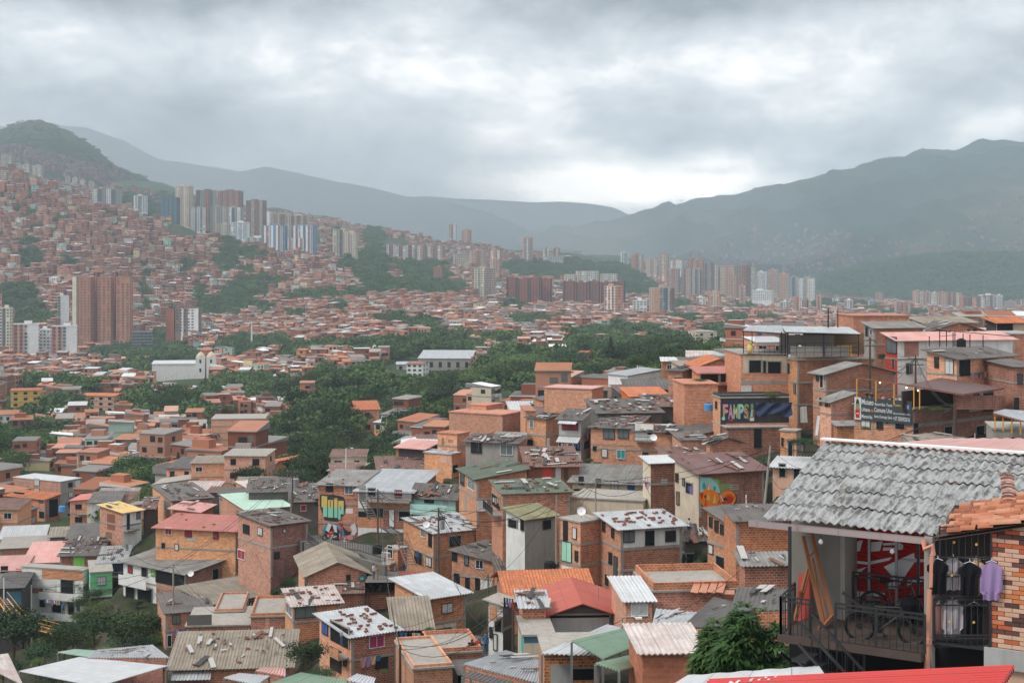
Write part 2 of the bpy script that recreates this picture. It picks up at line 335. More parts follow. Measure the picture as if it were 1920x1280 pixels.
mat('ground_cover',gm)
def gz(x,y):
    n=mnoise.fractal(Vector((x*.012,y*.012,3.)),1.,2.,4)*min(6,y*.0035)
    if y>1900:n+=mnoise.fractal(Vector((x*.003,y*.003,9.)),1.,2.,4)*min(14,(y-1900)*.01)
    return ground(x,y)+n
GROUND=land('ground',MATS['ground_cover'],-1400,3300,340,14,8600,390,gz)
def hill(name,sky,d_ridge,d_foot,foot_py,matname,amp,freq,px0,px1,npx=220,nd=60,back=.35):
    xs=[s[0]for s in sky];ys=[s[1]for s in sky]
    zfoot=lambda px:-((foot_py(px)if callable(foot_py)else foot_py)-HY)/F*d_foot
    def hf(x,d):
        px=HX+F*x/d
        zr=-(np.interp(px,xs,ys)-HY)/F*d_ridge
        if d<=d_ridge:
            t=(d-d_foot)/(d_ridge-d_foot);t=max(t,0);s=t**1.15
            z=zfoot(px)*(1-s)+zr*s;env=math.sin(min(1,max(t,0))*math.pi*.5)*(1-.75*t**6)
        else:
            t=(d-d_ridge)/(d_ridge*back);z=zr*(1-t)+zfoot(px)*t;env=.6
        v=Vector((x*freq,d*freq,5.))
        r=1-abs(mnoise.noise(v))*2;r+=(1-abs(mnoise.noise(v*2.1))*2)*.5;r+=mnoise.fractal(v*5,1.,2.,3)*.25
        return z+(r-.9)*amp*env
    return land(name,MATS[matname],px0,px1,npx,d_foot,d_ridge*(1+back),nd,hf),hf
def forest_mat(name,a,b,c,sc_):
    def fn(N):
        p=pos(N);n=N.noise(p,sc_,9,.68);n2=N.noise(p,sc_*14,5,.7)
        col=N.ramp(n,[(.38,a),(.50,b),(.62,c)]);col=N.mix(N.math('MULTIPLY',n2,.7),col,c4([x*.35 for x in a]))
        out(N,bsdf(N,col,.95,spec=.05))
    return mat(name,fn)
forest_mat('mountain_forest',(.022,.036,.018),(.040,.055,.026),(.12,.10,.06),.0014)
forest_mat('forest_slope',(.018,.040,.018),(.030,.060,.022),(.055,.085,.03),.006)
forest_mat('far_ridge',(.03,.042,.03),(.045,.055,.04),(.06,.065,.05),.001)
SKY_R=[(600,520),(820,470),(900,459),(935,445),(990,430),(1060,422),(1130,415),(1180,400),(1240,392),(1290,383),(1340,375),(1400,362),(1450,350),(1500,335),(1550,322),(1600,308),(1650,299),(1700,285),(1750,271),(1800,262),(1850,252),(1880,248),(1920,252),(2050,262),(2300,300),(2700,380)]
mR,hfR=hill('mountain',SKY_R,6600,4300,545,'mountain_forest',165,.0016,600,2700,300,110)
SKY_F=[(1100,570),(1500,547),(1535,522),(1600,505),(1650,497),(1700,487),(1760,480),(1830,478),(1880,476),(1920,480),(2100,488),(2400,540)]
mF,hfF=hill('forest_hill',SKY_F,4100,3500,566,'forest_slope',16,.006,1440,2500,260,60)
SKY_L=[(-900,330),(-400,262),(-200,250),(0,240),(30,229),(60,223),(90,231),(125,248),(160,263),(185,280),(210,305),(235,318),(270,330),(310,362),(360,420),(600,500)]
mL,hfL=hill('hill',SKY_L,3900,3000,lambda px:352+max(0,px-180)*.7,'mountain_forest',26,.004,-900,560,220,60)
SKY_1=[(-900,300),(-300,230),(60,232),(110,229),(160,233),(230,255),(300,290),(400,308),(450,318),(500,306),(560,320),(640,340),(700,350),(760,365),(830,372),(880,385),(930,402),(970,420),(1010,440),(1100,480)]
hill('mountain',SKY_1,6300,5200,470,'far_ridge',30,.0016,-900,1090,200,30)
SKY_2=[(600,385),(700,372),(800,363),(860,368),(940,372),(1000,376),(1050,374),(1100,378),(1150,386),(1180,400),(1300,430),(1500,470)]
hill('mountain',SKY_2,8200,7200,480,'far_ridge',15,.0012,600,1500,120,16,.06)
# ---------------------------------------------------------------- haze
def hz(N):
    v=N.add('ShaderNodeVolumePrincipled',{'Color':(.72,.88,1.0,1),'Density':HAZE_DENS,'Anisotropy':.0})
    N.add('ShaderNodeOutputMaterial',{'Volume':v.outputs[0]})
HAZE_DENS=1.35e-4
mat('haze_air',hz)
hb=MB();hb.box((600,4400,260),(22000,9800,900));hzo=hb.build('haze',MATS['haze_air']);props(hzo,kind='stuff')
def rain(N):
    v=N.add('ShaderNodeVolumePrincipled',{'Color':(.90,.94,.98,1),'Density':2.6e-4,'Anisotropy':.0});N.add('ShaderNodeOutputMaterial',{'Volume':v.outputs[0]})
mat('rain_air',rain)
bm=bmesh.new();bmesh.ops.create_icosphere(bm,subdivisions=4,radius=1.);me=bpy.data.meshes.new('rain_shower');bm.to_mesh(me);bm.free();me.materials.append(MATS['rain_air'])
for rx_,cx0 in((3300,-2100),(2800,-2250),(2300,-2400),(1800,-2500)):
    rs_o=bpy.data.objects.new('rain_shower',me);COL.objects.link(rs_o);rs_o.scale=(rx_,760-rx_*.02,620-(3300-rx_)*.04);rs_o.location=(cx0,4980,60);props(rs_o,kind='stuff')
# ---------------------------------------------------------------- trees: crowns of leaf sized faces
rng=np.random.default_rng(11);rnd=random.Random(5)
def leaf_quads(c,n,size,r,aspect=1.0):
    """quads at points c facing roughly n"""
    m=len(c);t=r.normal(size=(m,3));u=np.cross(n,t);u/=np.linalg.norm(u,axis=1)[:,None]+1e-9;v=np.cross(n,u)
    s=size*r.uniform(.6,1.25,(m,1));u=u*s*aspect;v=v*s
    q=np.stack([c-u*.5,c-v*.5,c+u*.5,c+v*.5],1)
    return q
def crown(seed,w=1.,h=1.,lobes=12,n=1300,size=.055,flat=.0,droop=0.,fill=.35):
    r=np.random.default_rng(seed);C=[];Nn=[];T=[]
    for k in range(lobes):
        th=r.uniform(0,2*np.pi);ph=r.uniform(-.5,1.2);rad=r.uniform(.25,.62)
        lc=np.array([math.cos(th)*math.cos(ph)*rad*w*.5*1.5,math.sin(th)*math.cos(ph)*rad*w*.5*1.5,.5*h+math.sin(ph)*rad*h*.5])
        lr=r.uniform(.17,.30);m=n//lobes;tone=r.uniform(0,1)
        d=r.normal(size=(m,3));d/=np.linalg.norm(d,axis=1)[:,None];d[:,2]=np.where(r.uniform(size=m)<.75,np.abs(d[:,2]),d[:,2])
        rr=lr*np.where(r.uniform(size=(m,1))<fill,r.uniform(.3,.9,(m,1)),r.uniform(.9,1.18,(m,1)))
        c=lc+d*rr*np.array([w,w,h*.85]);C.append(c);nn=d+r.normal(size=(m,3))*.55;Nn.append(nn/np.linalg.norm(nn,axis=1)[:,None])
        T.append(np.clip(tone*.55+r.uniform(0,.5,m),0,1))
    C=np.concatenate(C);Nn=np.concatenate(Nn);T=np.concatenate(T)
    return leaf_quads(C,Nn,size,r),T
def quads_mesh(name,q,T,m):
    V=q.reshape(-1,3);Q=np.arange(len(V)).reshape(-1,4)
    return rawmesh(name,V,Q,m,col=np.repeat(np.asarray(T)[:,None],3,1))
def trunk_mesh(seed,h=.55,r0=.028,m='bark',limbs=5):
    r=random.Random(seed);b=MB();top=(r.uniform(-.04,.04),r.uniform(-.04,.04),h)
    b.tube([(0,0,-.1),(.01,0,h*.4),top],[r0,r0*.8,r0*.5],6)
    for k in range(limbs):
        a=2*math.pi*k/limbs+r.uniform(-.4,.4);z=h*r.uniform(.35,.8)
        b.tube([(0,0,z),(math.cos(a)*.12,math.sin(a)*.12,z+.15),(math.cos(a)*.27,math.sin(a)*.27,z+.30)],[r0*.5,r0*.35,r0*.15],5)
    o=b.build('trunk',MATS[m]);me=o.data;bpy.data.objects.remove(o);return me
CROWNS=[quads_mesh('crown',*crown(1,1.15,.82,16,2700,.043),MATS['foliage']),quads_mesh('crown',*crown(2,1.0,.95,14,2500,.042),MATS['foliage_dark']),
          quads_mesh('crown',*crown(3,1.25,.78,20,2700,.038),MATS['foliage_light']),quads_mesh('crown',*crown(4,.85,1.05,12,2400,.042),MATS['foliage']),
          quads_mesh('crown',*crown(5,1.3,.75,22,3000,.04),MATS['foliage_dark'])]
TRUNKS=[trunk_mesh(k)for k in range(3)]
LOOK=['broad mid green tree','dense dark green tree','pale green spreading tree','upright mid green tree','wide dark crowned tree']
def cypress_q(seed,n=900,w=.13):
    r=np.random.default_rng(seed);t=r.uniform(0,1,n)**.8;rad=w*(1-t)**.7*(1+.25*np.sin(t*40))+.01;a=r.uniform(0,2*np.pi,n)
    c=np.stack([np.cos(a)*rad,np.sin(a)*rad,.06+t*.95],1);nn=np.stack([np.cos(a),np.sin(a),r.uniform(.1,.8,n)],1)
    return leaf_quads(c,nn,.04,r,.7),r.uniform(0,.5,n)
CYP=quads_mesh('crown',*cypress_q(8),MATS['foliage_dark']);ARAU=quads_mesh('crown',*cypress_q(9,1000,.20),MATS['foliage_dark'])
def palm_me(seed=3,fr=17,m='foliage_dark',ln=.34):
    r=random.Random(seed);qs=[];T=[]
    for k in range(fr):
        a=2*math.pi*k/fr+r.uniform(-.2,.2);up=r.uniform(-.1,.9);L=ln*r.uniform(.8,1.1)
        for j in range(9):
            t=(j+.5)/9;x=L*t*math.cos(up*.7);z=L*(math.sin(up)*t-.75*t*t);wd=.055*(1-t*.7)
            ca,sa=math.cos(a),math.sin(a);c=np.array([ca*x,sa*x,.92+z]);f=np.array([ca,sa,math.sin(up)-1.5*t])*L/9*.55;s_=np.array([-sa,ca,-.35])*wd;s2=np.array([-sa,ca,.35])*wd
            qs+=[[c-f,c-f-s_,c+f-s_*.9,c+f],[c-f,c-f+s2,c+f+s2*.9,c+f]];T+=[r.random()*.7]*2
    return quads_mesh('crown',np.array(qs),T,MATS[m])
PALM=palm_me();bp_=MB();bp_.tube([(0,0,-.05),(.01,0,.5),(0,0,.93)],[.022,.016,.014],7);o_=bp_.build('trunk',MATS['bark']);PALMT=o_.data;bpy.data.objects.remove(o_)
TREES=[]
def tree(x,y,z,h,w=None,k=0,label=None,group='trees',name='tree',cat='tree'):
    o=empty(name,(x,y,z),label or LOOK[k],cat,group,rnd.uniform(0,6.28));s=h;w=w or h
    cm,tm=(CYP,TRUNKS[0])if k=='cyp' else(ARAU,TRUNKS[0])if k=='arau' else(PALM,PALMT)if k=='palm' else(CROWNS[k],TRUNKS[k%3])
    for nm,me in(('trunk',tm),('crown',cm)):
        c=bpy.data.objects.new(nm,me);COL.objects.link(c);c.parent=o
    o.scale=(w,w,s);TREES.append(o);return o
# ---------------------------------------------------------------- where woods, open plots and landmarks lie in the valley
TZ=[(590,825,95,60),(640,770,70,40),(560,860,60,25),(620,800,100,60),(720,740,90,40),(800,735,80,42),(740,700,80,20),(640,720,60,25),(560,735,70,22),(480,738,40,16),
      (830,790,70,30),(880,715,60,32),(960,705,70,45),(1000,690,60,30),(1080,705,70,40),(1180,700,50,30),(1230,675,60,30),(1300,660,70,25),(1150,665,60,22),(1350,650,40,15),
      (1010,750,40,25),(730,850,45,40),(100,765,50,15),(45,785,45,18),(175,765,22,12),(80,820,34,28),(10,850,36,50),(270,745,30,18),(300,770,60,18),(345,776,45,16),
      (230,905,35,20),(270,888,40,18),(290,908,30,15),(60,715,40,9),(130,725,50,9),(190,705,25,9),(280,662,60,22),(330,665,50,16),(200,668,55,16),(255,695,35,14),(300,640,50,20),
      (400,745,30,12),(440,722,50,12),(500,725,50,16),(30,560,45,32),(60,590,45,24),(55,480,26,16),(50,455,18,9),(130,490,16,9),(270,545,10,50),(375,560,10,40),(430,572,60,16),(390,587,40,10),
      (435,460,22,22),(425,490,25,20),(470,475,26,12),(490,530,50,16),(460,548,45,16),(585,555,60,12),(642,582,10,20),(695,490,50,26),(740,540,60,12),(795,520,50,20),(835,542,50,12),
      (700,520,40,14),(780,500,60,12),(650,495,22,12),(560,590,25,10),(500,580,12,12),(600,655,60,13),(700,652,70,16),(770,657,60,13),(830,640,60,12),(790,608,40,10),(735,600,30,9),
      (500,647,60,16),(450,652,40,12),(560,665,40,12),(670,552,26,10),(1000,600,60,9),(1110,630,60,12),(1180,622,60,12),(1250,632,60,10),(1290,600,40,8),(1090,650,60,12),(900,650,60,10),
      (1080,505,120,20),(1150,522,80,12),(1000,502,70,16),(1190,542,50,12),(1380,600,30,10),(1440,600,25,8),(1280,572,20,8),(700,445,22,20),(640,440,20,12),(1230,590,20,10),(1400,575,25,8),
      (940,640,40,10),(1340,625,50,10),(960,575,30,8),(290,395,40,14),(250,375,40,12),(320,370,30,10),(1560,570,60,7),(1700,590,60,6),(1620,578,40,5),(350,500,14,14),(200,545,16,10),(460,505,20,10),(110,410,14,8),(60,400,12,8)]
OPEN=[(690,850,40,34),(945,765,32,36),(460,440,30,20),(740,460,30,14)]  # grass and road, no houses
LM=[(337,700,68,26),(40,750,45,20),(190,757,48,20),(88,925,80,45),(50,655,55,20),(120,655,40,24),(195,640,62,20),(266,635,26,16),(343,605,36,20),(440,810,62,32),
      (700,655,10,6),(760,690,60,14),(830,680,70,22),(1098,668,34,10),(1320,640,30,16),(992,555,45,20),(1115,555,65,22),(1150,590,22,14),(1240,580,28,18),(907,540,26,22),(545,455,56,25),(645,475,30,14),
      (695,780,36,30),(705,835,26,14),(12,640,22,30),(380,430,80,18),(780,480,60,12),(860,800,60,10)]
def inz(zs,px,py):return any((px-a)**2/c**2+(py-b)**2/d**2<1 for a,b,c,d in zs)
TZa=np.array(TZ,float)
# ---------------------------------------------------------------- stuff: many boxes in one mesh
class Bulk:
    def __init__(s):s.V=[];s.C=[]
    def add(s,quads,cols):s.V.append(quads);s.C.append(cols)  # quads (n,4,3), cols (n,3)
    def build(s,name,m):
        q=np.concatenate(s.V);c=np.concatenate(s.C);me=rawmesh(name,q.reshape(-1,3),np.arange(len(q)*4).reshape(-1,4),m,col=c)
        o=bpy.data.objects.new(name,me);COL.objects.link(o);return o
def rot_pts(L,x,y,z,a):  # L (n,k,3) local -> world
    ca,sa=np.cos(a)[:,None],np.sin(a)[:,None]
    return np.stack([L[...,0]*ca-L[...,1]*sa+x[:,None],L[...,0]*sa+L[...,1]*ca+y[:,None],L[...,2]+z[:,None]],-1)
def boxes(bk,x,y,z,a,cx,cy,w,l,z0,z1,col,topcol=None,tilt=None):
    """n boxes, local centre (cx,cy), size w x l, from z0 to z1 (tilt adds height at the back)"""
    n=len(x);t=np.zeros(n)if tilt is None else tilt;o=np.ones(n)
    X0,X1,Y0,Y1=cx-w/2,cx+w/2,cy-l/2,cy+l/2
    p=lambda X,Y,Z:np.stack([X*o,Y*o,Z*o],-1)
    A,B,C,D=p(X0,Y0,z0),p(X1,Y0,z0),p(X1,Y1,z0),p(X0,Y1,z0)
    A1,B1,C1,D1=p(X0,Y0,z1),p(X1,Y0,z1),p(X1,Y1,z1+t),p(X0,Y1,z1+t)
    for f,cc in(((A,B,B1,A1),col),((B,C,C1,B1),col),((D,A,A1,D1),col),((A1,B1,C1,D1),topcol if topcol is not None else col),((C,D,D1,C1),col)):
        bk.add(rot_pts(np.stack(f,1),x,y,z,a),cc)
BR=np.array([(.36,.145,.085),(.30,.112,.065),(.42,.185,.115),(.25,.092,.058),(.44,.22,.145),(.33,.13,.078)])
PT=np.array([(.62,.60,.56),(.55,.47,.36),(.45,.43,.40),(.60,.36,.26),(.34,.30,.27),(.62,.50,.30),(.35,.50,.42)])
RF=np.array([(.42,.18,.10),(.36,.14,.08),(.30,.27,.25),(.20,.18,.17),(.55,.55,.55),(.70,.71,.72),(.48,.22,.15),(.13,.115,.11),(.40,.36,.32),(.50,.30,.22)])
RFW=np.array([.17,.15,.11,.14,.04,.09,.12,.11,.04,.03])
def city(bk,x,y,z,a,w,l,st,paint,seed,winp=.75):
    r=np.random.default_rng(seed);n=len(x);H=st*2.7
    col=BR[r.integers(0,len(BR),n)]*r.uniform(.8,1.15,(n,1));m=r.uniform(size=n)<paint;col[m]=PT[r.integers(0,len(PT),m.sum())]
    rc=RF[r.choice(len(RF),n,p=RFW)]*r.uniform(.8,1.15,(n,1));tilt=r.uniform(.1,1.2,n)
    boxes(bk,x,y,z,a,0,0,w,l,-5.,H,col,rc,tilt*.9)
    ov=r.uniform(.2,.7,n);edge=np.where(r.uniform(size=(n,1))<.35,.62,.25)*np.ones((1,3))*np.array([1,.96,.92])
    boxes(bk,x,y,z,a,0,0,w+ov,l+ov,H+.02,H+.22,edge,rc,tilt)
    for k in(1,2,3):  # floor slabs
        s=st>k
        if s.any():boxes(bk,x[s],y[s],z[s],a[s],0,0,w[s]+.12,l[s]+.12,k*2.7-.15,k*2.7+.1,np.where(r.uniform(size=(s.sum(),1))<.4,.48,.30)*np.array([[1,.92,.85]]))
    s=r.uniform(size=n)<.30  # parapet room or stair head on the roof
    if s.any():boxes(bk,x[s],y[s],z[s],a[s],r.uniform(-.2,.2,s.sum())*w[s],r.uniform(0,.25,s.sum())*l[s],w[s]*r.uniform(.35,.7,s.sum()),l[s]*.5,H[s],H[s]+r.uniform(1.2,2.7,s.sum()),BR[r.integers(0,len(BR),s.sum())],rc[s])
    dk=np.array([.028,.027,.027])
    for fl in range(4):  # windows and doors on the three sides one can see
        for u in(-.3,0.03,.33):
            s=(st>fl)&(r.uniform(size=n)<winp);c=s.sum()
            if not c:continue
            ww=r.uniform(.9,1.7,c);hh=r.uniform(.9,1.5,c);zb=fl*2.7+r.uniform(.7,1.0,c)
            g=np.where(r.uniform(size=(c,1))<.8,1,5)*dk
            boxes(bk,x[s],y[s],z[s],a[s],u*w[s],-l[s]/2,ww,.12,zb,zb+hh,g)
        for sgn in(-1,1):
            s=(st>fl)&(r.uniform(size=n)<winp*.6);c=s.sum()
            if c:boxes(bk,x[s],y[s],z[s],a[s],sgn*w[s]/2,r.uniform(-.25,.25,c)*l[s],.12,r.uniform(.8,1.6,c),fl*2.7+.8,fl*2.7+2.0,np.tile(dk,(c,1)))
        s=(st>fl)&(r.uniform(size=n)<.16)&(fl>0);c=s.sum()  # balconies
        if c:boxes(bk,x[s],y[s],z[s],a[s],r.uniform(-.15,.15,c)*w[s],-l[s]/2-.45,w[s]*.55,.9,fl*2.7-.1,fl*2.7+.75,np.where(r.uniform(size=(c,1))<.4,.6,.36)*np.array([[1,.9,.82]]))
# candidates on a jittered grid whose streets bend with the slope
cand=[];y=222.
while y<3000:
    step=7.0 if y<900 else 8.4 if y<1600 else 9.8
    x0=(-60-HX)/F*y;x1=(1990-HX)/F*y;x=x0
    while x<x1:
        jx=x+rnd.uniform(-1.3,1.3);jy=y+rnd.uniform(-1.6,1.6)
        cand.append((jx,jy));x+=step*rnd.choice((.85,1.,1.,1.15,1.3))
    y+=step*1.05
cand=np.array(cand);cx_,cy_=cand[:,0],cand[:,1];gzv=np.array([gz(a,b)for a,b in cand]);ppx=HX+F*cx_/cy_;ppy=HY-F*gzv/cy_
intree=np.zeros(len(cand),bool);tpy=ppy-F*3.5/cy_
jig=np.array([mnoise.noise(Vector((a*.02,b*.02,0)))for a,b in cand])
for a,b,c,d in TZ:intree|=((ppx-a)/c)**2+((tpy-b)/d)**2<1+jig*.7
inlm=np.zeros(len(cand),bool)
for a,b,c,d in LM+OPEN:
    for up in(0,3,6.5):inlm|=(((ppx-a)/c)**2+((ppy-F*up/cy_-b)/d)**2<1)&((up==0)|(cy_<900))
# keep only what stands clear of the crests in front of it
def clear(px,py_top,d,memo={}):
    k=int(px//10)
    if k not in memo:
        t=[];best=1e9
        for dd in DG:
            if dd>5000:break
            xx=(k*10+5-HX)/F*dd;best=min(best,HY-F*ground(xx,dd)/dd if dd>120 else 1e9);t.append(best)
        memo[k]=np.array(t)
    t=memo[k];i=min(len(t)-1,int(np.searchsorted(DG,d*.985))-1)
    return py_top<t[i]+2
vis=np.array([clear(a,b-F*9/c,c)for a,b,c in zip(ppx,ppy,cy_)])
rr_=rng.uniform(size=len(cand));gapn=np.array([mnoise.noise(Vector((a*.012,b*.012,7)))for a,b in cand])
green=(cy_>1900)&(ppx>560)
street=(np.abs(np.sin(cy_*.052+cx_*.012))<.10)&(cy_>300)
istree=vis&~inlm&(intree|(rr_<.045+.05*(gapn>.25))|(green&(rr_<.50)))
ishouse=vis&~((ppx>1040)&(cy_<340))&~inlm&~istree&~intree&(rr_>.07)&~((cy_>2050)&(ppx<560)&(rr_<.5))
# ---------------------------------------------------------------- the valley town
orient=np.array([mnoise.noise(Vector((a*.004,b*.004,20)))for a,b in cand])*1.5
hid=np.where(ishouse)[0];order=hid[np.argsort(cy_[hid])]
N_IND=28
ind=order[:N_IND];bulk=order[N_IND:]
n=len(bulk);rs=np.random.default_rng(3);sf_=np.clip(.95+(cy_[bulk]-600)/2500,.95,1.25)
bk=Bulk();dd=cy_[bulk]
st_=np.clip(np.round(rs.normal(1.9,.8,n)+(dd>1200)*.3),1,4)
city(bk,cx_[bulk],dd,gzv[bulk],orient[bulk]+rs.normal(0,.10,n)+np.where(rs.uniform(size=n)<.3,math.pi/2,0),rs.uniform(4.6,7.8,n)*sf_,rs.uniform(5.5,8.5,n)*sf_,st_,.17,4)
o=bk.build('valley_houses',MATS['distant_masonry']);props(o,kind='stuff')
# tiny far town on the mountain sides
bk=Bulk();ax,ay,az=[],[],[]
def far_town(n,pxr,dr,hf,keep):
    for _ in range(n):
        d=rnd.uniform(*dr);px=rnd.uniform(*pxr);x=(px-HX)/F*d
        z=hf(x,d);py=HY-F*z/d
        if keep(px,py)and mnoise.noise(Vector((x*.003,d*.003,1)))>-.28+(0 if rnd.random()<.8 else 1):ax.append(x);ay.append(d);az.append(z)
lim=lambda px:462+28*math.sin(px*.012)-max(0,px-1350)*.13
far_town(5200,(1040,1990),(4320,6300),hfR,lambda px,py:py>lim(px))
far_town(2600,(-20,420),(3020,3700),hfL,lambda px,py:py>268+px*.22)
n=len(ax);a_=lambda v:np.array(v,float)
boxes(bk,a_(ax),a_(ay),a_(az),rs.uniform(0,3,n),0,0,rs.uniform(6,16,n),rs.uniform(6,11,n),-6.,rs.uniform(4,11,n),(BR[rs.integers(0,6,n)]*.3+.05)*rs.uniform(.6,1.5,(n,1)),RF[rs.choice(len(RF),n,p=RFW)])
o=bk.build('far_town',MATS['distant_masonry']);props(o,kind='stuff')
WALLM=['brick','brick','brick2','brick3','brick2','white_paint','cream_paint','brick','beige_paint','brick2','salmon_wall','brick3']
WLOOK={'brick':'orange brick','brick2':'pale orange brick','brick3':'dark brick','white_paint':'white painted','cream_paint':'cream painted','beige_paint':'beige','salmon_wall':'salmon pink','mint_paint':'mint green','green_paint':'green painted','concrete':'grey rendered','yellow_paint':'yellow painted','pale_pink_wall':'pale pink','aqua_paint':'aqua green','red_paint':'dark red','grey_paint':'grey painted','concrete_dark':'dark grey'}
RLOOK={'fib':'grey fibre cement roof','dark':'dark weathered roof','tan':'tan lichen roof','zinc':'silver sheet roof','white':'white sheet roof','pinkw':'rust stained white roof','red':'faded red roof','pink':'faded pink roof','brred':'brick red sheet roof','maroon':'maroon sheet roof','green':'green sheet roof','dgreen':'mossy green roof','olive':'olive yellow roof','mintr':'mint green roof','yellow':'yellow sheet roof','tile':'clay tile roof','slab':'flat concrete roof','rustr':'rusty sheet roof'}
NUMW={1:'single-storey',2:'two-storey',3:'three-storey',4:'four-storey',5:'five-storey'}
MARKS=[(337,700,'the white twin-towered church'),(195,640,'the big brick tower block'),(40,750,'the yellow apartment block'),(88,925,'the grey-sided four-storey block'),(440,810,'the windowless brick block'),(690,780,'the gabled house in the wood'),
         (590,830,'the dark grove'),(850,690,'the long grey hall'),(942,750,'the road with the bus'),(1143,680,'the tall cypress'),(1320,630,'the beige stadium building'),(334,885,'the dark araucaria')]
def where(px,py):
    b=min(MARKS,key=lambda m:(px-m[0])**2+(1.6*(py-m[1]))**2);dx,dy=px-b[0],1.6*(py-b[1])
    if abs(dx)>abs(dy):return('right of ' if dx>0 else 'left of ')+b[2]
    return('in front of ' if dy>0 else 'behind ')+b[2]
def win(b_frame,b_pane,c,u,nrm,w,h,fw=.07,depth=.05,bars=1,pane=.008):
    """window frame and pane on a wall: centre c, along u, outward nrm"""
    z=Vector((0,0,1));c=Vector(c);u=Vector(u);nrm=Vector(nrm)
    f=c+nrm*(depth/2+.004)
    b_frame.box(f+z*(h/2),(w+fw,fw,depth),u,z,nrm);b_frame.box(f-z*(h/2),(w+fw,fw,depth+.06),u,z,nrm)
    for s in(-1,1):b_frame.box(f+u*(s*w/2),(fw,h-fw,depth),u,z,nrm)
    for k in range(bars):b_frame.box(f+u*(w*((k+1)/(bars+1)-.5)),(.035,h-fw,depth*.7),u,z,nrm)
    b_pane.box(c+nrm*pane,(w,h,.012),u,z,nrm)
def sheet_roof(b,A,B,C,D,pitch=.26,amp=.035,th=.03,flat=False):
    """corrugated sheet: A-B the low edge, D-C the high edge, waves run from low to high"""
    A,B,C,D=map(Vector,(A,B,C,D));W=(B-A).length;L=(D-A).length
    n=(B-A).cross(D-A).normalized();n=n if n.z>0 else-n
    if flat:m=1
    else:m=max(2,min(90,int(W/pitch)))*4
    top=[]
    for i in range(m+1):
        t=i/m;h=0 if flat else amp*math.sin(i*math.pi/2+.8)
        top.append((A.lerp(B,t)+n*(h+th),D.lerp(C,t)+n*(h+th),t*W))
    for(a0,d0,u0),(a1,d1,u1)in zip(top,top[1:]):
        b.poly([a0,a1,d1,d0],[(u0,0),(u1,0),(u1,L),(u0,L)])
    dn=n*(th+.03)
    for(a0,d0,u0),(a1,d1,u1)in zip(top,top[1:]):
        b.poly([a0-dn,a1-dn,a1,a0],[(u0,0),(u1,0),(u1,.05),(u0,.05)]);b.poly([d1-dn,d0-dn,d0,d1],[(u0,L),(u1,L),(u1,L-.05),(u0,L-.05)]);b.poly([d0-dn,d1-dn,a1-dn,a0-dn],[(u0,L),(u1,L),(u1,0),(u0,0)])
    for k in(0,-1):
        a0,d0,u0=top[k];b.poly([a0-dn,a0,d0,d0-dn]if k else[a0,a0-dn,d0-dn,d0],[(u0,0),(u0,0),(u0,L),(u0,L)])
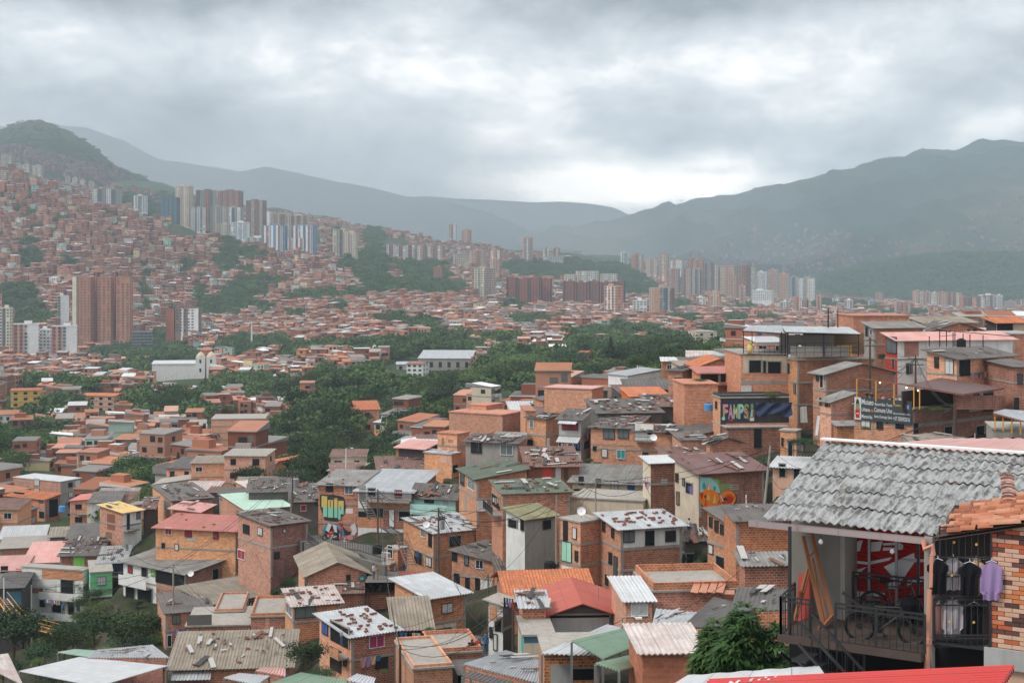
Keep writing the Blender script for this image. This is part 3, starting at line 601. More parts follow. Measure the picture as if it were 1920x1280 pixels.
def quick_house(x,y,z,a,w,l,st,wm,rm,r):
    px=HX+F*x/y;py=HY-F*z/y
    sz='small ' if w*l<52 else 'wide ' if w>8.6 else ''
    e=empty('house',(x,y,z),f"{sz}{NUMW[st]} {WLOOK[wm]} house, {RLOOK[rm]}, {where(px, py)}",'house','houses on the valley floor',a)
    M=MATS[BRICKS[wm].name]if wm in BRICKS else MATS[wm];H=st*2.65
    tilt=r.choice((.3,.6,.9,1.2));fr=r.random()<.6  # slope rises to the back, or sideways
    th=[0,0,tilt,tilt]if fr else[0,tilt,tilt,0]
    P4=[(-w/2,-l/2),(w/2,-l/2),(w/2,l/2),(-w/2,l/2)];b=MB()
    for i in range(4):
        j=(i+1)%4;p,q=P4[i],P4[j];L=math.hypot(q[0]-p[0],q[1]-p[1])
        b.poly([(*p,-4),(*q,-4),(*q,H+th[j]),(*p,H+th[i])],[(0,-4),(L,-4),(L,H+th[j]),(0,H+th[i])])
    b.build('wall',M,e)
    o=.35;b=MB();s=tilt/(l if fr else w)*o
    if fr:sheet_roof(b,(-w/2-o,-l/2-o,H-s),(w/2+o,-l/2-o,H-s),(w/2+o,l/2+o,H+tilt+s),(-w/2-o,l/2+o,H+tilt+s),pitch=.6,amp=.05)
    else:sheet_roof(b,(-w/2-o,l/2+o,H-s),(-w/2-o,-l/2-o,H-s),(w/2+o,-l/2-o,H+tilt+s),(w/2+o,l/2+o,H+tilt+s),pitch=.6,amp=.05)
    b.build('roof',ROOFS[rm],e)
    for k in range(1,st):
        b=MB()
        b.box((0,-l/2-.02,k*2.65),(w+.12,.08,.2));b.box((-w/2-.02,.05,k*2.65),(.08,l,.2));b.box((w/2+.02,.05,k*2.65),(.08,l,.2));b.build('floor_slab',MATS['concrete'],e)
    fm,gm_=MATS['white_metal' if r.random()<.4 else 'dark_metal'],MATS['glass_dark']
    def addw(c,u,nn,ww,hh,nm='window',pm=gm_):
        f,p=MB(),MB();win(f,p,c,u,nn,ww,hh);fo=f.build(nm,fm,e);p.build('pane' if nm=='window' else 'leaf',pm,fo)
    side=-1 if(x>0)else 1  # the flank one can see
    for fl in range(st):
        for u in(-.28,.27):
            if r.random()<.75:addw((u*w,-l/2,fl*2.65+1.45),(1,0,0),(0,-1,0),r.uniform(.9,1.5),r.uniform(.9,1.2))
        if r.random()<.6:addw((side*w/2,r.uniform(-.25,.2)*l,fl*2.65+1.5),(0,1,0)if side>0 else(0,-1,0),(side,0,0),r.uniform(.8,1.3),1.0)
    if r.random()<.5:addw((0,-l/2,1.0),(1,0,0),(0,-1,0),.85,2.0,'door',MATS[r.choice(('white_paint','dark_wood','grey_metal'))])
    if st>1 and r.random()<.4:
        b=MB();b.box((0,-l/2-.5,2.65),(w*.6,1.0,.16));bo=b.build('balcony',MATS['concrete'],e);b=MB()
        for t in range(9):b.bar((w*(.6*t/8-.3),-l/2-.96,2.72),(w*(.6*t/8-.3),-l/2-.96,3.6),.04)
        b.bar((-w*.3,-l/2-.96,3.62),(w*.3,-l/2-.96,3.62),.05);b.build('railing',MATS['dark_metal'],bo)
    return e
rq=random.Random(77)
RCH=['tile','rustr','red','fib','dark','zinc','dark','rustr','slab','tan','white','fib','pinkw']
for i in ind:
    quick_house(cx_[i],cy_[i],gzv[i],orient[i]*.8+rq.gauss(0,.12),rq.uniform(5.8,8.6),rq.uniform(6.,8.5),rq.choice((1,1,2,2,2,3)),rq.choice(WALLM),rq.choice(RCH),rq).scale=(.82,)*3
# trees: the largest as things, the rest as one mass
tid=np.where(istree)[0];th_=np.where(intree[tid],rng.uniform(6,11,len(tid))*np.where(rng.uniform(size=len(tid))<.25,1.35,1),rng.uniform(4.5,8,len(tid)))
th_=np.minimum(th_,66/F*cy_[tid]);order=np.argsort(-th_/cy_[tid]);N_TR=225
for j in order[:N_TR]:
    i=tid[j];k=int(rng.integers(0,5));wv=th_[j]*rng.uniform(.95,1.25)
    tree(cx_[i],cy_[i],gzv[i]-.3,th_[j],wv,k,f"{LOOK[k]}, {where(ppx[i], ppy[i])}",'trees in the valley woods and gardens')
protos=[crown(40+k,1.15,.85,7,200,.125,fill=.2)for k in range(5)]
qs,Ts=[],[]
rest=order[N_TR:]
extra=[(cx_[tid[j]]+rng.uniform(-4,4),cy_[tid[j]]+rng.uniform(-4,4),th_[j]*.85)for j in order if intree[tid[j]]and cy_[tid[j]]>700]
allr=[(cx_[tid[j]],cy_[tid[j]],th_[j])for j in rest]+extra
for(x,y,h)in allr:
    q,T=protos[int(rng.integers(0,5))];a=rng.uniform(0,6.28);ca,sa=math.cos(a),math.sin(a);s=h*rng.uniform(.9,1.15)
    v=q@np.array([[ca*s,sa*s,0],[-sa*s,ca*s,0],[0,0,h]])+np.array([x,y,gz(x,y)-.3]);qs.append(v);Ts.append(np.clip(T*.55+rng.uniform(-.15,.65),0,1))
# forest on the dark hill and along the near ridges
for _ in range(2600):
    d=rnd.uniform(3520,4160);px=rnd.uniform(1500,1960);x=(px-HX)/F*d;z=hfF(x,d);py=HY-F*z/d
    q,T=protos[rnd.randrange(5)];s=rnd.uniform(14,26);qs.append(q*np.array([s,s,s*.9])+np.array([x,d,z-3]));Ts.append(np.clip(T*.6+rnd.uniform(0,.3),0,1))
for _ in range(900):
    d=rnd.uniform(6250,6650);px=rnd.uniform(930,1960);x=(px-HX)/F*d;z=hfR(x,d);q,T=protos[rnd.randrange(5)];s=rnd.uniform(6,13);qs.append(q*np.array([s,s,s*.8])+np.array([x,d,z-4]));Ts.append(T*.4)
for _ in range(900):
    d=rnd.uniform(3500,3950);px=rnd.uniform(-20,400);x=(px-HX)/F*d;z=hfL(x,d);q,T=protos[rnd.randrange(5)];s=rnd.uniform(7,13);qs.append(q*np.array([s,s,s*.8])+np.array([x,d,z-4]));Ts.append(T*.4)
me=quads_mesh('distant_trees',np.concatenate(qs),np.concatenate(Ts),MATS['foliage']);o=bpy.data.objects.new('distant_trees',me);COL.objects.link(o);props(o,kind='stuff')
# the araucaria, cypresses and palms that stand out
def ptree(px,py,h_px,k,label,d=None,w=None,name='tree'):
    d=d or hit(px,py,215);p=P(px,py,d);h=h_px/F*d
    return tree(p.x,p.y,p.z-.3,h,(w/F*d if w else h),k,label,'tall single trees',name)
ptree(334,912,66,'arau','tall narrow dark araucaria tree among the brick houses below the white church',name='conifer_tree',w=60)
ptree(1145,708,78,'cyp','tall dark cypress standing above the woods left of the terrace house',w=78,name='cypress_tree');ptree(1131,706,34,'cyp','short dark cypress beside the tall cypress',w=60,name='cypress_tree')
ptree(397,752,20,'cyp','small dark conifer right of the white church',name='conifer_tree',w=26)
ptree(405,850,40,'palm','fan palm in front of the windowless brick block',w=38,name='palm_tree');ptree(630,878,70,'palm','tall thin palm in front of the dark grove',w=38,name='palm_tree')
# ---------------------------------------------------------------- high-rise blocks
TB={'brick':(.44,.20,.13),'pink':(.56,.33,.25),'rbrick':(.33,.12,.08),'beige':(.56,.47,.36),'white':(.72,.72,.71),'grey':(.36,.36,.35),'dgrey':(.13,.14,.15),'brown':(.25,.17,.14),'blue':(.20,.29,.42),'lblue':(.46,.51,.57),
      'red':(.42,.13,.10),'cream':(.66,.60,.48),'green':(.22,.34,.24),'dark':(.06,.05,.05),'salmon':(.62,.33,.24),'teal':(.10,.20,.27),'tan':(.46,.34,.26)}
def tower(px0,px1,pt,pb,base,bands,look,d=None,a=None,win_c=(.07,.075,.085),floors=None,slabs=None,dep=.6,cap='box',wd=.55,grp='high-rise blocks'):
    """bands: list of (fraction of the front, colour) running up the facade"""
    if d is None:d=hit((px0+px1)/2,pb,300)or 3000
    a=R(rnd.choice((-22,-12,14,24))if a is None else a)
    pw=(px1-px0)/F*d;w=pw/(math.cos(a)+dep*abs(math.sin(a)));l=w*dep
    xc=((px0+px1)/2-HX)/F*d;zt=-(pt-HY)/F*d;zb=-(pb-HY)/F*d
    H=zt-zb;nf=floors or max(3,int(round(H/2.8)));nf=min(nf,32);fh=H/nf
    e=empty('apartment_tower',(xc,d,zb),look,'high-rise',grp,a)
    bk=Bulk();A1=lambda v:np.array([v],float);col=lambda c:np.array([TB[c]if isinstance(c,str)else c],float)
    Z=np.zeros(1);bx=lambda cx,cy,w_,l_,z0,z1,c,tc=None:boxes(bk,Z,Z,Z,Z,cx,cy,w_,l_,A1(z0),A1(z1),col(c),col(tc or c))
    bx(0,0,w,l,-12.,H,base,'grey')
    me=rawmesh('wall',np.concatenate(bk.V).reshape(-1,3),np.arange(len(bk.V)*4).reshape(-1,4),MATS['distant_masonry'],col=np.concatenate(bk.C))
    o=bpy.data.objects.new('wall',me);COL.objects.link(o);o.parent=e
    def part(name,kind=None):
        if not bk.V:return
        q=np.concatenate(bk.V);me=rawmesh(name,q.reshape(-1,3),np.arange(len(q)*4).reshape(-1,4),MATS['distant_masonry'],col=np.concatenate(bk.C));o=bpy.data.objects.new(name,me);COL.objects.link(o);o.parent=e;bk.V.clear();bk.C.clear()
        if kind:o['kind']=kind
    bk.V.clear();bk.C.clear();u=-.5;blanks=[]
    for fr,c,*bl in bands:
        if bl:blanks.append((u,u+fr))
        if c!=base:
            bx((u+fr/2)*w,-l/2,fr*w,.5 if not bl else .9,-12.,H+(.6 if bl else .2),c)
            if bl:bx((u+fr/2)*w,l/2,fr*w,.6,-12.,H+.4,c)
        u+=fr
    part('facade_band')
    if slabs:
        for k in range(1,nf+1):bx(0,0,w+.5,l+.5,k*fh-.25,k*fh+.25,slabs)
        part('floor_slab')
    # windows
    nc=max(3,int(w/3.4));cnt=0
    for k in range(nf):
        for i in range(nc):
            uu=(i+.5)/nc-.5
            if any(b0-.01<uu<b1+.01 for b0,b1 in blanks):continue
            if rnd.random()<.93:bx(uu*w,-l/2-.28,w/nc*wd,.16,k*fh+.8,k*fh+.8+fh*.48,tuple(v*rnd.uniform(.7,1.7)for v in win_c));cnt+=1
        for s in(-1,1):
            for uu in(-.25,.25):
                if abs(a)>.1:bx(s*w/2,uu*l,.2,l*.2,k*fh+.8,k*fh+.8+fh*.45,tuple(v*rnd.uniform(.7,1.7)for v in win_c));cnt+=1
    part('window','stuff' if cnt>1 else None)
    if cap=='box':bx(rnd.uniform(-.15,.15)*w,0,w*.3,l*.4,H,H+max(3,H*.05),base);part('roof_room')
    bx(0,0,w+.3,l+.3,H,H+.8,tuple(v*.9 for v in TB[base]));part('parapet')
    return e
def st(n,*cs,blank=False):return[(1/(n),cs[i%len(cs)])+((1,)if blank and cs[i%len(cs)]in('white',)else())for i in range(n)]
W1='on the left hillside ridge'
# hill-top cluster
tower(174,228,356,392,'grey',st(6,'white','dgrey','grey'),'white and grey slab block, leftmost on the hillside ridge',d=2250,a=10)
tower(250,277,368,398,'white',st(4,'white','grey','white'),'short white block with purple stripes between two green slopes',d=2250)
tower(303,336,371,425,'dgrey',st(7,'teal','dgrey'),'dark blue-grey unfinished tower left of the tall beige tower',d=2150,a=-8,wd=.3)
tower(330,362,350,425,'beige',st(5,'cream','beige','tan'),'tall beige striped tower, tallest of the hillside cluster',d=2300,a=-20)
tower(366,408,358,420,'brown',st(5,'brown','grey','brick'),'brown and grey tower right of the tall beige tower',d=2330,a=12)
tower(409,455,359,420,'brown',st(7,'brick','brown'),'reddish brown tower with a stepped roof behind the grey slabs',d=2330,a=-12)
tower(358,386,390,434,'grey',st(5,'white','grey'),'slim white and grey tower in front of the brown towers',d=2120,a=14)
tower(394,424,388,440,'grey',st(5,'grey','beige','grey'),'grey slab tower in front of the reddish brown tower',d=2130,a=12)
tower(425,456,390,436,'grey',st(5,'grey','white','dgrey'),'light grey tower right of the grey slab tower',d=2160,a=-12)
tower(434,467,418,456,'white',st(6,'white','lblue'),'low white and pale blue block at the foot of the grey towers',d=2060,a=-6)
tower(405,434,421,446,'beige',st(3,'beige','cream'),'low beige block left of the low white block',d=2090,a=12)
tower(462,499,377,440,'brown',st(6,'brown','brown','tan'),'tall dark brown tower left of the beige pair',d=2250,a=-14)
tower(498,508,399,440,'white',[(1,'white',1)],'thin blank white tower beside the brown tower',d=2300)
tower(511,546,402,450,'tan',st(5,'tan','beige','brown'),'tan tower rising behind the blue blocks',d=2250,a=10)
tower(546,580,405,450,'beige',st(5,'brown','beige'),'beige tower with brown stripes behind the blue blocks',d=2280,a=-10)
for(a0,a1,t,b_,l_)in((492,538,424,475,'left blue and white striped block'),(547,594,424,482,'right blue and white striped block'),(536,577,447,480,'lower blue and white striped block between the two taller ones')):
    tower(a0,a1,t,b_,'blue',[(.1,'blue'),(.08,'white',1),(.08,'red'),(.14,'lblue'),(.09,'white',1),(.13,'blue'),(.08,'white',1),(.08,'red'),(.12,'lblue'),(.1,'blue')],l_,d=2010,a=-6,dep=.4)
tower(458,497,446,470,'white',st(6,'white','grey'),'low white striped block left of the blue blocks',d=2060,a=-8)
tower(623,655,431,474,'beige',st(5,'cream','beige','dgrey'),'beige tower, left of the pair right of the blue blocks',d=2130,a=12)
tower(643,671,436,487,'beige',st(5,'beige','cream','tan'),'beige tower, front one of the pair right of the blue blocks',d=2030,a=-14)
for i,(a0,a1,t)in enumerate(((724,742,459),(742,760,461),(760,777,460))):tower(a0,a1,t,484,'brick',st(4,'white','brown','brick'),('left','middle','right')[i]+' of three joined brown and white blocks above the white terraces',a=8,grp='brown and white blocks')
for i,(a0,a1,t)in enumerate(((779,798,461),(798,817,462),(817,835,461))):tower(a0,a1,t,492,'brick',st(4,'brown','white','pink'),('left','middle','right')[i]+' of three joined red and grey blocks left of the striped grey block',a=-8,grp='red and grey blocks')
tower(850,880,476,509,'grey',[(1,'beige')],'grey block with level balcony lines, left of the brick tower',slabs='white',a=8)
tower(842,856,421,458,'pink',st(3,'pink','brown','white'),'lone slender pinkish tower on the ridge',d=3150)
tower(866,884,432,460,'brick',st(3,'brick','pink'),'lone stout brick tower on the ridge',d=3150)
tower(813,829,501,527,'brick',[(1,'brick')],'small plain brick block among trees',a=-15)
tower(885,929,503,562,'tan',[(.12,'brick'),(.2,'cream'),(.12,'green'),(.2,'cream'),(.36,'brown')],'tan tower with white balconies and a dark flank',a=-18,slabs='cream')
tower(880,912,470,512,'pink',st(5,'beige','pink','brick'),'pink and beige tower behind the balcony tower',d=2400)
tower(916,942,470,505,'brick',st(5,'brick','white','pink'),'brick and white tower upper right of the balcony tower',d=2500)
tower(919,937,486,512,'pink',[(.4,'beige')],'stepped pinkish tower just behind the balcony tower',d=2300)
tower(980,999,446,489,'pink',st(4,'pink','white','tan'),'tall pink tower alone above the green slope',d=2750)
tower(1017,1029,466,486,'brick',st(3,'white','brick'),'left of two small brick towers on the green slope',d=2900);tower(1037,1050,466,486,'brick',st(3,'brick','white'),'right of two small brick towers on the green slope',d=2900)
tower(1019,1056,481,497,'white',[(1,'white')],'low white terraced building below two small brick towers',slabs='grey',a=8,cap=None)
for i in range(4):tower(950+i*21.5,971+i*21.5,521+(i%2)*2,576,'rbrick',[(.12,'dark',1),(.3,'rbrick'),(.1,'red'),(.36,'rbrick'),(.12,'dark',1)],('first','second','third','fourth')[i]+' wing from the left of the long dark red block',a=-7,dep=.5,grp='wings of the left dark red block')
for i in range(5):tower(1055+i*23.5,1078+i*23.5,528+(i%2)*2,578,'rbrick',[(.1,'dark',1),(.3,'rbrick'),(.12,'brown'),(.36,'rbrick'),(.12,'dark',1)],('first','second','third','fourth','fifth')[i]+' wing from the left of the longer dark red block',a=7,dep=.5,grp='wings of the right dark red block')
for i,(a0,a1,t)in enumerate(((1058,1080,515),(1080,1122,509),(1124,1157,514))):tower(a0,a1,t,545,'cream',st(5,'cream','white'),('left','middle','right')[i]+' pale block showing above the longer dark red block',d=2350,a=6,cap=None)
tower(1133,1168,537,604,'pink',[(.12,'pink'),(.1,'white'),(.14,'salmon'),(.1,'white'),(.14,'pink'),(.1,'cream'),(.3,'brick')],'pinkish striped tower in front of the longer dark red block',a=-16)
tower(1218,1264,540,599,'tan',[(.28,'salmon',1),(.24,'grey'),(.14,'teal'),(.14,'beige'),(.2,'brown')],'tower with a salmon left face and a teal strip',a=14)
tower(1186,1214,564,594,'white',[(1,'white')],'white mid-rise with rows of dark windows beside the salmon tower',a=-8)
for t in[(1164,1178,474,494,'white','grey',3000),(1184,1207,478,508,'brick','pink',2900),(1210,1231,486,514,'pink','cream',2850),(1234,1255,477,516,'brick','tan',2850),(1256,1282,489,508,'pink','white',3000),(1250,1275,504,552,'grey','brick',2500),(1277,1298,503,553,'brown','tan',2500),(1298,1318,505,553,'grey','brown',2550),(1289,1312,486,508,'brown','brick',2900),
          (1300,1320,488,552,'brick','pink',2700),(1323,1345,495,546,'brown','grey',2700),(1350,1381,499,554,'brick','tan',2600),(1381,1416,500,569,'brown','brick',2550),(1366,1381,514,556,'tan','pink',2480),(1418,1439,510,545,'white','lblue',2900),(1439,1460,506,548,'pink','tan',2800),(1460,1481,513,559,'salmon','tan',2600),(1482,1497,520,558,'grey','teal',2800),(1498,1531,522,562,'grey','white',2750),
          (1409,1451,545,563,'white','white',2300),(1305,1324,558,584,'white','grey',2000),(1326,1350,548,600,'pink','salmon',1950),(1386,1397,536,570,'salmon','pink',2250),(1407,1430,582,612,'salmon','brick',1750),(1430,1452,581,612,'pink','brick',1780),(1487,1504,559,608,'brick','pink',1850),(1504,1520,564,608,'brown','salmon',1900),(1531,1541,555,598,'salmon','brick',1900),(1463,1480,566,598,'white','grey',1950),(1523,1550,590,614,'pink','cream',1700),(1552,1580,582,614,'pink','brick',1750),(1583,1600,563,592,'white','grey',2100),
          (1628,1642,564,588,'lblue','grey',2400),(1600,1625,572,592,'salmon','brick',2300),(1678,1691,566,600,'salmon','pink',2100),(1691,1706,568,600,'brick','pink',2100),(1712,1732,546,582,'pink','cream',2700),(1732,1746,547,582,'salmon','tan',2700),(1746,1756,549,582,'white','white',2650),(1756,1780,548,582,'brick','tan',2750),(1780,1804,549,582,'brown','pink',2750),(1799,1822,558,587,'brick','brown',2500),(1822,1846,558,587,'brown','salmon',2500),
          (1836,1864,553,586,'white','brown',2600),(1866,1880,554,586,'white','white',2600),(1740,1765,576,606,'brown','salmon',2000),(1690,1708,459,492,'white','white',5600),(1641,1657,549,566,'brick','tan',3000),(1884,1904,565,592,'grey','tan',2400),(1904,1924,562,594,'brown','grey',2500),(1240,1262,600,616,'pink','brick',1500),(1560,1576,559,580,'grey','white',2500),(1650,1672,566,588,'pink','brick',2400),(1340,1352,505,546,'pink','brown',2850)]:
    nm={'white':'white','brick':'brick red','pink':'pale pink','grey':'grey','brown':'brown','tan':'tan','cream':'cream','salmon':'salmon','lblue':'pale blue','teal':'teal'}
    mid=(t[0]+t[1])/2;pl='below the forest hill' if mid>1535 else 'in the city centre' if mid>1290 else 'left of the city centre'
    hgt='tall ' if t[3]-t[2]>48 else 'low ' if t[3]-t[2]<28 else ''
    s_=t[5];nb=rnd.choice((3,4,5));tower(t[0],t[1],t[2],t[3],t[4],st(nb,t[5],t[4],t[5]if rnd.random()<.5 else 'cream'),f"{hgt}{nm[t[4]]} tower with {nm[s_]} stripes, {pl}",d=t[6],wd=rnd.uniform(.35,.6),slabs='cream' if rnd.random()<.25 else None,grp='distant city towers')
for i,(a0,a1,t,b_)in enumerate(((2,22,292,322),(24,40,308,328),(42,58,310,330),(62,80,311,332),(122,132,332,350),(136,146,334,352),(150,160,338,356),(166,176,341,360))):
    tower(a0,a1,t,b_,'grey' if i%2 else 'tan',st(3,'beige','grey'),'small hazy beige block under the far left hill',d=2900,grp='hazy blocks under the far left hill')
# nearer blocks on the left
for i,(a0,a1)in enumerate(((138,176),(184,212),(219,248))):
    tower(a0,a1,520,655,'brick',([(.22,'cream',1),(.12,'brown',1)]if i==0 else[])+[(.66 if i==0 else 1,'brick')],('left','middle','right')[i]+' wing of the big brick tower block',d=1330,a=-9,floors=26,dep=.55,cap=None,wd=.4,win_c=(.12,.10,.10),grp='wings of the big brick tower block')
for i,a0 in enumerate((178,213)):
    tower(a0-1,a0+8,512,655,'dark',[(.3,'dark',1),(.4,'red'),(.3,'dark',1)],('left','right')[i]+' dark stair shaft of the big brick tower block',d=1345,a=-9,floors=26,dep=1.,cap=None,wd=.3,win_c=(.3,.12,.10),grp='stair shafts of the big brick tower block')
tower(107,130,555,608,'white',[(.25,'green'),(.75,'white',1)],'white slab with a green edge left of the big brick tower block',d=1420,a=16)
tower(0,23,578,660,'cream',[(.3,'cream'),(.3,'dgrey'),(.4,'cream')],'cream tower with criss-cross balconies at the left edge',d=1250,a=-10);tower(-14,4,552,640,'brick',[(1,'salmon')],'brick tower cut by the left edge of the picture',d=1350)
tower(26,73,608,676,'white',[(.16,'red'),(.1,'tan'),(.12,'red'),(.14,'grey'),(.48,'white',1)],'white tower with red stripes, left of the balcony block',d=1150,a=12,dep=.35)
tower(98,145,612,676,'white',[(.14,'red'),(.12,'tan'),(.12,'red'),(.16,'grey'),(.46,'white',1)],'white tower with red stripes, in front of the big brick block',d=1150,a=12,dep=.35)
tower(75,99,618,674,'white',[(1,'white')],'white balcony block between two red-striped towers',d=1160,slabs='white',a=-10,win_c=(.16,.16,.16))
tower(311,332,581,622,'rbrick',[(1,'rbrick',1)],'blank red brick flank of the brown and white block',d=1345,a=-20,cap=None)
tower(330,377,579,622,'brown',[(.25,'brown'),(.1,'white'),(.2,'brown'),(.25,'white'),(.2,'white',1)],'brown and white mid-rise right of the big brick tower block',d=1340,a=-8,dep=.4)
tower(246,287,622,650,'dgrey',[(1,'dgrey')],'dark open-decked car park right of the big brick tower block',d=1290,slabs='grey',a=14,cap=None)
# ---------------------------------------------------------------- single buildings of the valley
def bd(px0,px1,pt,pb,st_,wm,rm,look,a=0.,dep=9.,d=None,wins=None,cat='building',name='apartment_building',cols=4,side=True,tilt=.6,slab=True,wmat='dark_metal'):
    d=d or hit((px0+px1)/2,pb,215);a=R(a);xc=((px0+px1)/2-HX)/F*d;zb=-(pb-HY)/F*d;H=(pb-pt)/F*d
    w=max(3.,((px1-px0)/F*d-dep*abs(math.sin(a)))/math.cos(a));l=dep
    e=empty(name,(xc,d+l/2,zb),look,cat,None,a);fh=H/st_
    P4=[(-w/2,-l/2),(w/2,-l/2),(w/2,l/2),(-w/2,l/2)];b=MB()
    for i in range(4):
        p,q=P4[i],P4[(i+1)%4];L=math.hypot(q[0]-p[0],q[1]-p[1]);b.poly([(*p,-4),(*q,-4),(*q,H),(*p,H)],[(0,-4),(L,-4),(L,H),(0,H)])
    b.poly([(*p,H)for p in P4]);b.build('wall',MATS[BRICKS[wm].name]if wm in BRICKS else MATS[wm],e)
    b=MB();o=.4
    if tilt>0:
        for s in(-1,1):sheet_roof(b,(s*(w/2+o),s*(l/2+o),H),(-s*(w/2+o),s*(l/2+o),H),(-s*(w/2+o),0,H+tilt),(s*(w/2+o),0,H+tilt),pitch=.7,amp=.05)
    else:b.box((0,0,H+.12),(w+.3,l+.3,.24))
    b.build('roof',ROOFS[rm],e)
    if slab:
        for k in range(1,st_):
            b=MB();b.box((0,-l/2-.02,k*fh),(w+.12,.1,.22));b.box((-w/2-.02,.05,k*fh),(.1,l,.22));b.box((w/2+.02,.05,k*fh),(.1,l,.22));b.build('floor_slab',MATS['concrete'],e)
    for k in range(st_):
        for i in range(cols):
            f,p=MB(),MB();win(f,p,(((i+.5)/cols-.5)*w,-l/2,k*fh+fh*.52),(1,0,0),(0,-1,0),min(1.6,w/cols*.5),fh*.42);fo=f.build('window',MATS[wmat],e);p.build('pane',MATS['glass_dark'],fo)
        if side and abs(a)>.05:
            s=-1 if(a<0)==(True)else 1;s=1 if a<0 else-1
            for uu in(-.25,.2):
                f,p=MB(),MB();win(f,p,(s*w/2,uu*l,k*fh+fh*.52),(0,1,0)if s>0 else(0,-1,0),(s,0,0),1.3,fh*.42);fo=f.build('window',MATS[wmat],e);p.build('pane',MATS['glass_dark'],fo)
    return e,w,l,H
e,w_,l_,H_=bd(279,372,682,714,2,'white_paint','white','long white church with two domed bell towers and blank side wall',a=6,dep=22,cols=0,slab=False,cat='church',name='church',tilt=1.5)
for px in(372,392):
    d=hit(382,715,215);k=6.5;x=(px-325.5)/F*d
    b=MB();b.box((x,-l_/2+2,H_/2+1),(5.5,5.5,H_+6));t=b.build('bell_tower',MATS['white_paint'],e)
    b=MB();b.tube([(x,-l_/2+2,H_+4),(x,-l_/2+2,H_+5.2),(x,-l_/2+2,H_+6.6),(x,-l_/2+2,H_+7.4)],[3.0,2.6,1.2,.1],8);b.build('dome',MATS['beige_paint'],t)
    for zz_ in(H_+1.5,H_-4):
        b=MB();b.box((x,-l_/2-.8,zz_),(1.1,.1,2.2));b.build('belfry_opening',MATS['glass_dark'],t)
bd(8,73,732,764,3,'yellow_paint','tile','yellow and orange three-storey block with a tiled roof',a=14,dep=14,cols=3)
bd(146,228,742,772,3,'pale_pink_wall','tile','pale pink three-storey block with a brick end',a=-12,dep=14,cols=4)
bd(388,496,786,848,5,'brick2','slab','windowless five-storey brick block with concrete floor lines',a=6,dep=14,cols=0,tilt=0)
bd(620,694,680,700,2,'pale_pink_wall','zinc','pink and grey school building with a dark glass strip',a=6,dep=10,cols=8)
bd(672,696,675,698,3,'yellow_paint','tile','small yellow building behind the pink school',a=8,dep=9,cols=3)
bd(762,802,682,706,3,'white_paint','brred','white four-square building with a brick flank',a=-14,dep=10,cols=3,slab=False)
bd(784,895,672,696,1,'concrete','zinc','long grey hall with a ribbed silver roof',a=-4,dep=46,cols=6,tilt=3.,cat='hall',name='hall_building')
bd(738,790,683,696,1,'grey_paint','zinc','low grey shed left of the long grey hall',a=4,dep=22,cols=3)
bd(895,960,676,694,1,'white_paint','zinc','low white shed right of the long grey hall',a=-4,dep=22,cols=4)
bd(1068,1129,661,678,3,'red_paint','tile','long red and white terrace building among the trees',a=-8,dep=12,cols=8,wmat='white_metal')
bd(1297,1345,622,654,3,'beige_paint','slab','beige stadium building with a stepped top',a=8,dep=20,cols=2,tilt=0);bd(1318,1392,633,648,1,'yellow_paint','slab','long pale yellow stadium stand above the trees',a=2,dep=16,cols=0,tilt=0)
bd(650,710,768,812,2,'salmon_wall','tile','gabled salmon house standing in the wood',a=16,dep=10,cols=1,tilt=2.2)
bd(695,730,816,848,2,'brick2','tile','two-storey brick building with ribbon windows at the wood edge',a=12,dep=8,cols=3)
bd(500,522,656,672,2,'brick2','slab','plain brick block left of the tall white pylon',a=8,dep=10,cols=1);bd(555,584,656,682,3,'brick2','tile','gabled tall brick block behind the trees',a=-16,dep=12,cols=1)
bd(400,446,650,666,1,'salmon_wall','slab','plain orange wall block behind the church',a=-6,dep=14,cols=0);bd(207,280,700,722,2,'brick2','slab','dark brick factory block below the trees',a=-10,dep=18,cols=4)
bd(0,48,796,812,2,'red_paint','slab','dark red building at the left edge',a=10,dep=12,cols=4);bd(100,170,666,684,2,'brick3','slab','dark red brick block under the red-striped towers',a=6,dep=16,cols=4)
# flank of the four-storey block, as seen: grey render with paired windows
def pylon(px,pt,pb,d,look,r0=.9):
    x=(px-HX)/F*d;zb=-(pb-HY)/F*d;H=(pb-pt)/F*d;e=empty('cable_car_pylon',(x,d,zb),look,'pylon','cable car pylons')
    b=MB();b.tube([(0,0,-4),(0,0,H)],[r0,r0*.6],10);b.build('mast',MATS['white_paint'],e)
    b=MB();b.box((0,0,H+.3),(6,1,.7));b.build('crossarm',MATS['grey_metal'],e)
    for s in(-1,1):b=MB();b.box((s*2.7,0,H-.2),(.5,4.5,.6));b.build('sheave_train',MATS['grey_metal'],e)
pylon(472,602,655,1150,'tall white cable car pylon above the church');pylon(712,652,694,830,'white cable car pylon beside the long grey hall');pylon(753,684,706,800,'short white pylon in front of the grey hall',.7);pylon(725,580,614,1450,'distant thin white pylon on the brick hillside',.8)
def cabin(px,py,d):
    p=P(px,py,d);b=MB();b.tube([(0,0,-1.1),(0,0,-.9),(0,0,.7),(0,0,1.0)],[.7,1.1,1.05,.6],8);e=empty('cable_car_cabin',p,'small white cable car cabin hanging left of the pylon','cable car');b.build('cabin',MATS['white_metal'],e);b=MB();b.bar((0,0,1),(0,0,2.6),.12);b.build('hanger',MATS['grey_metal'],e)
cabin(702,650,820)
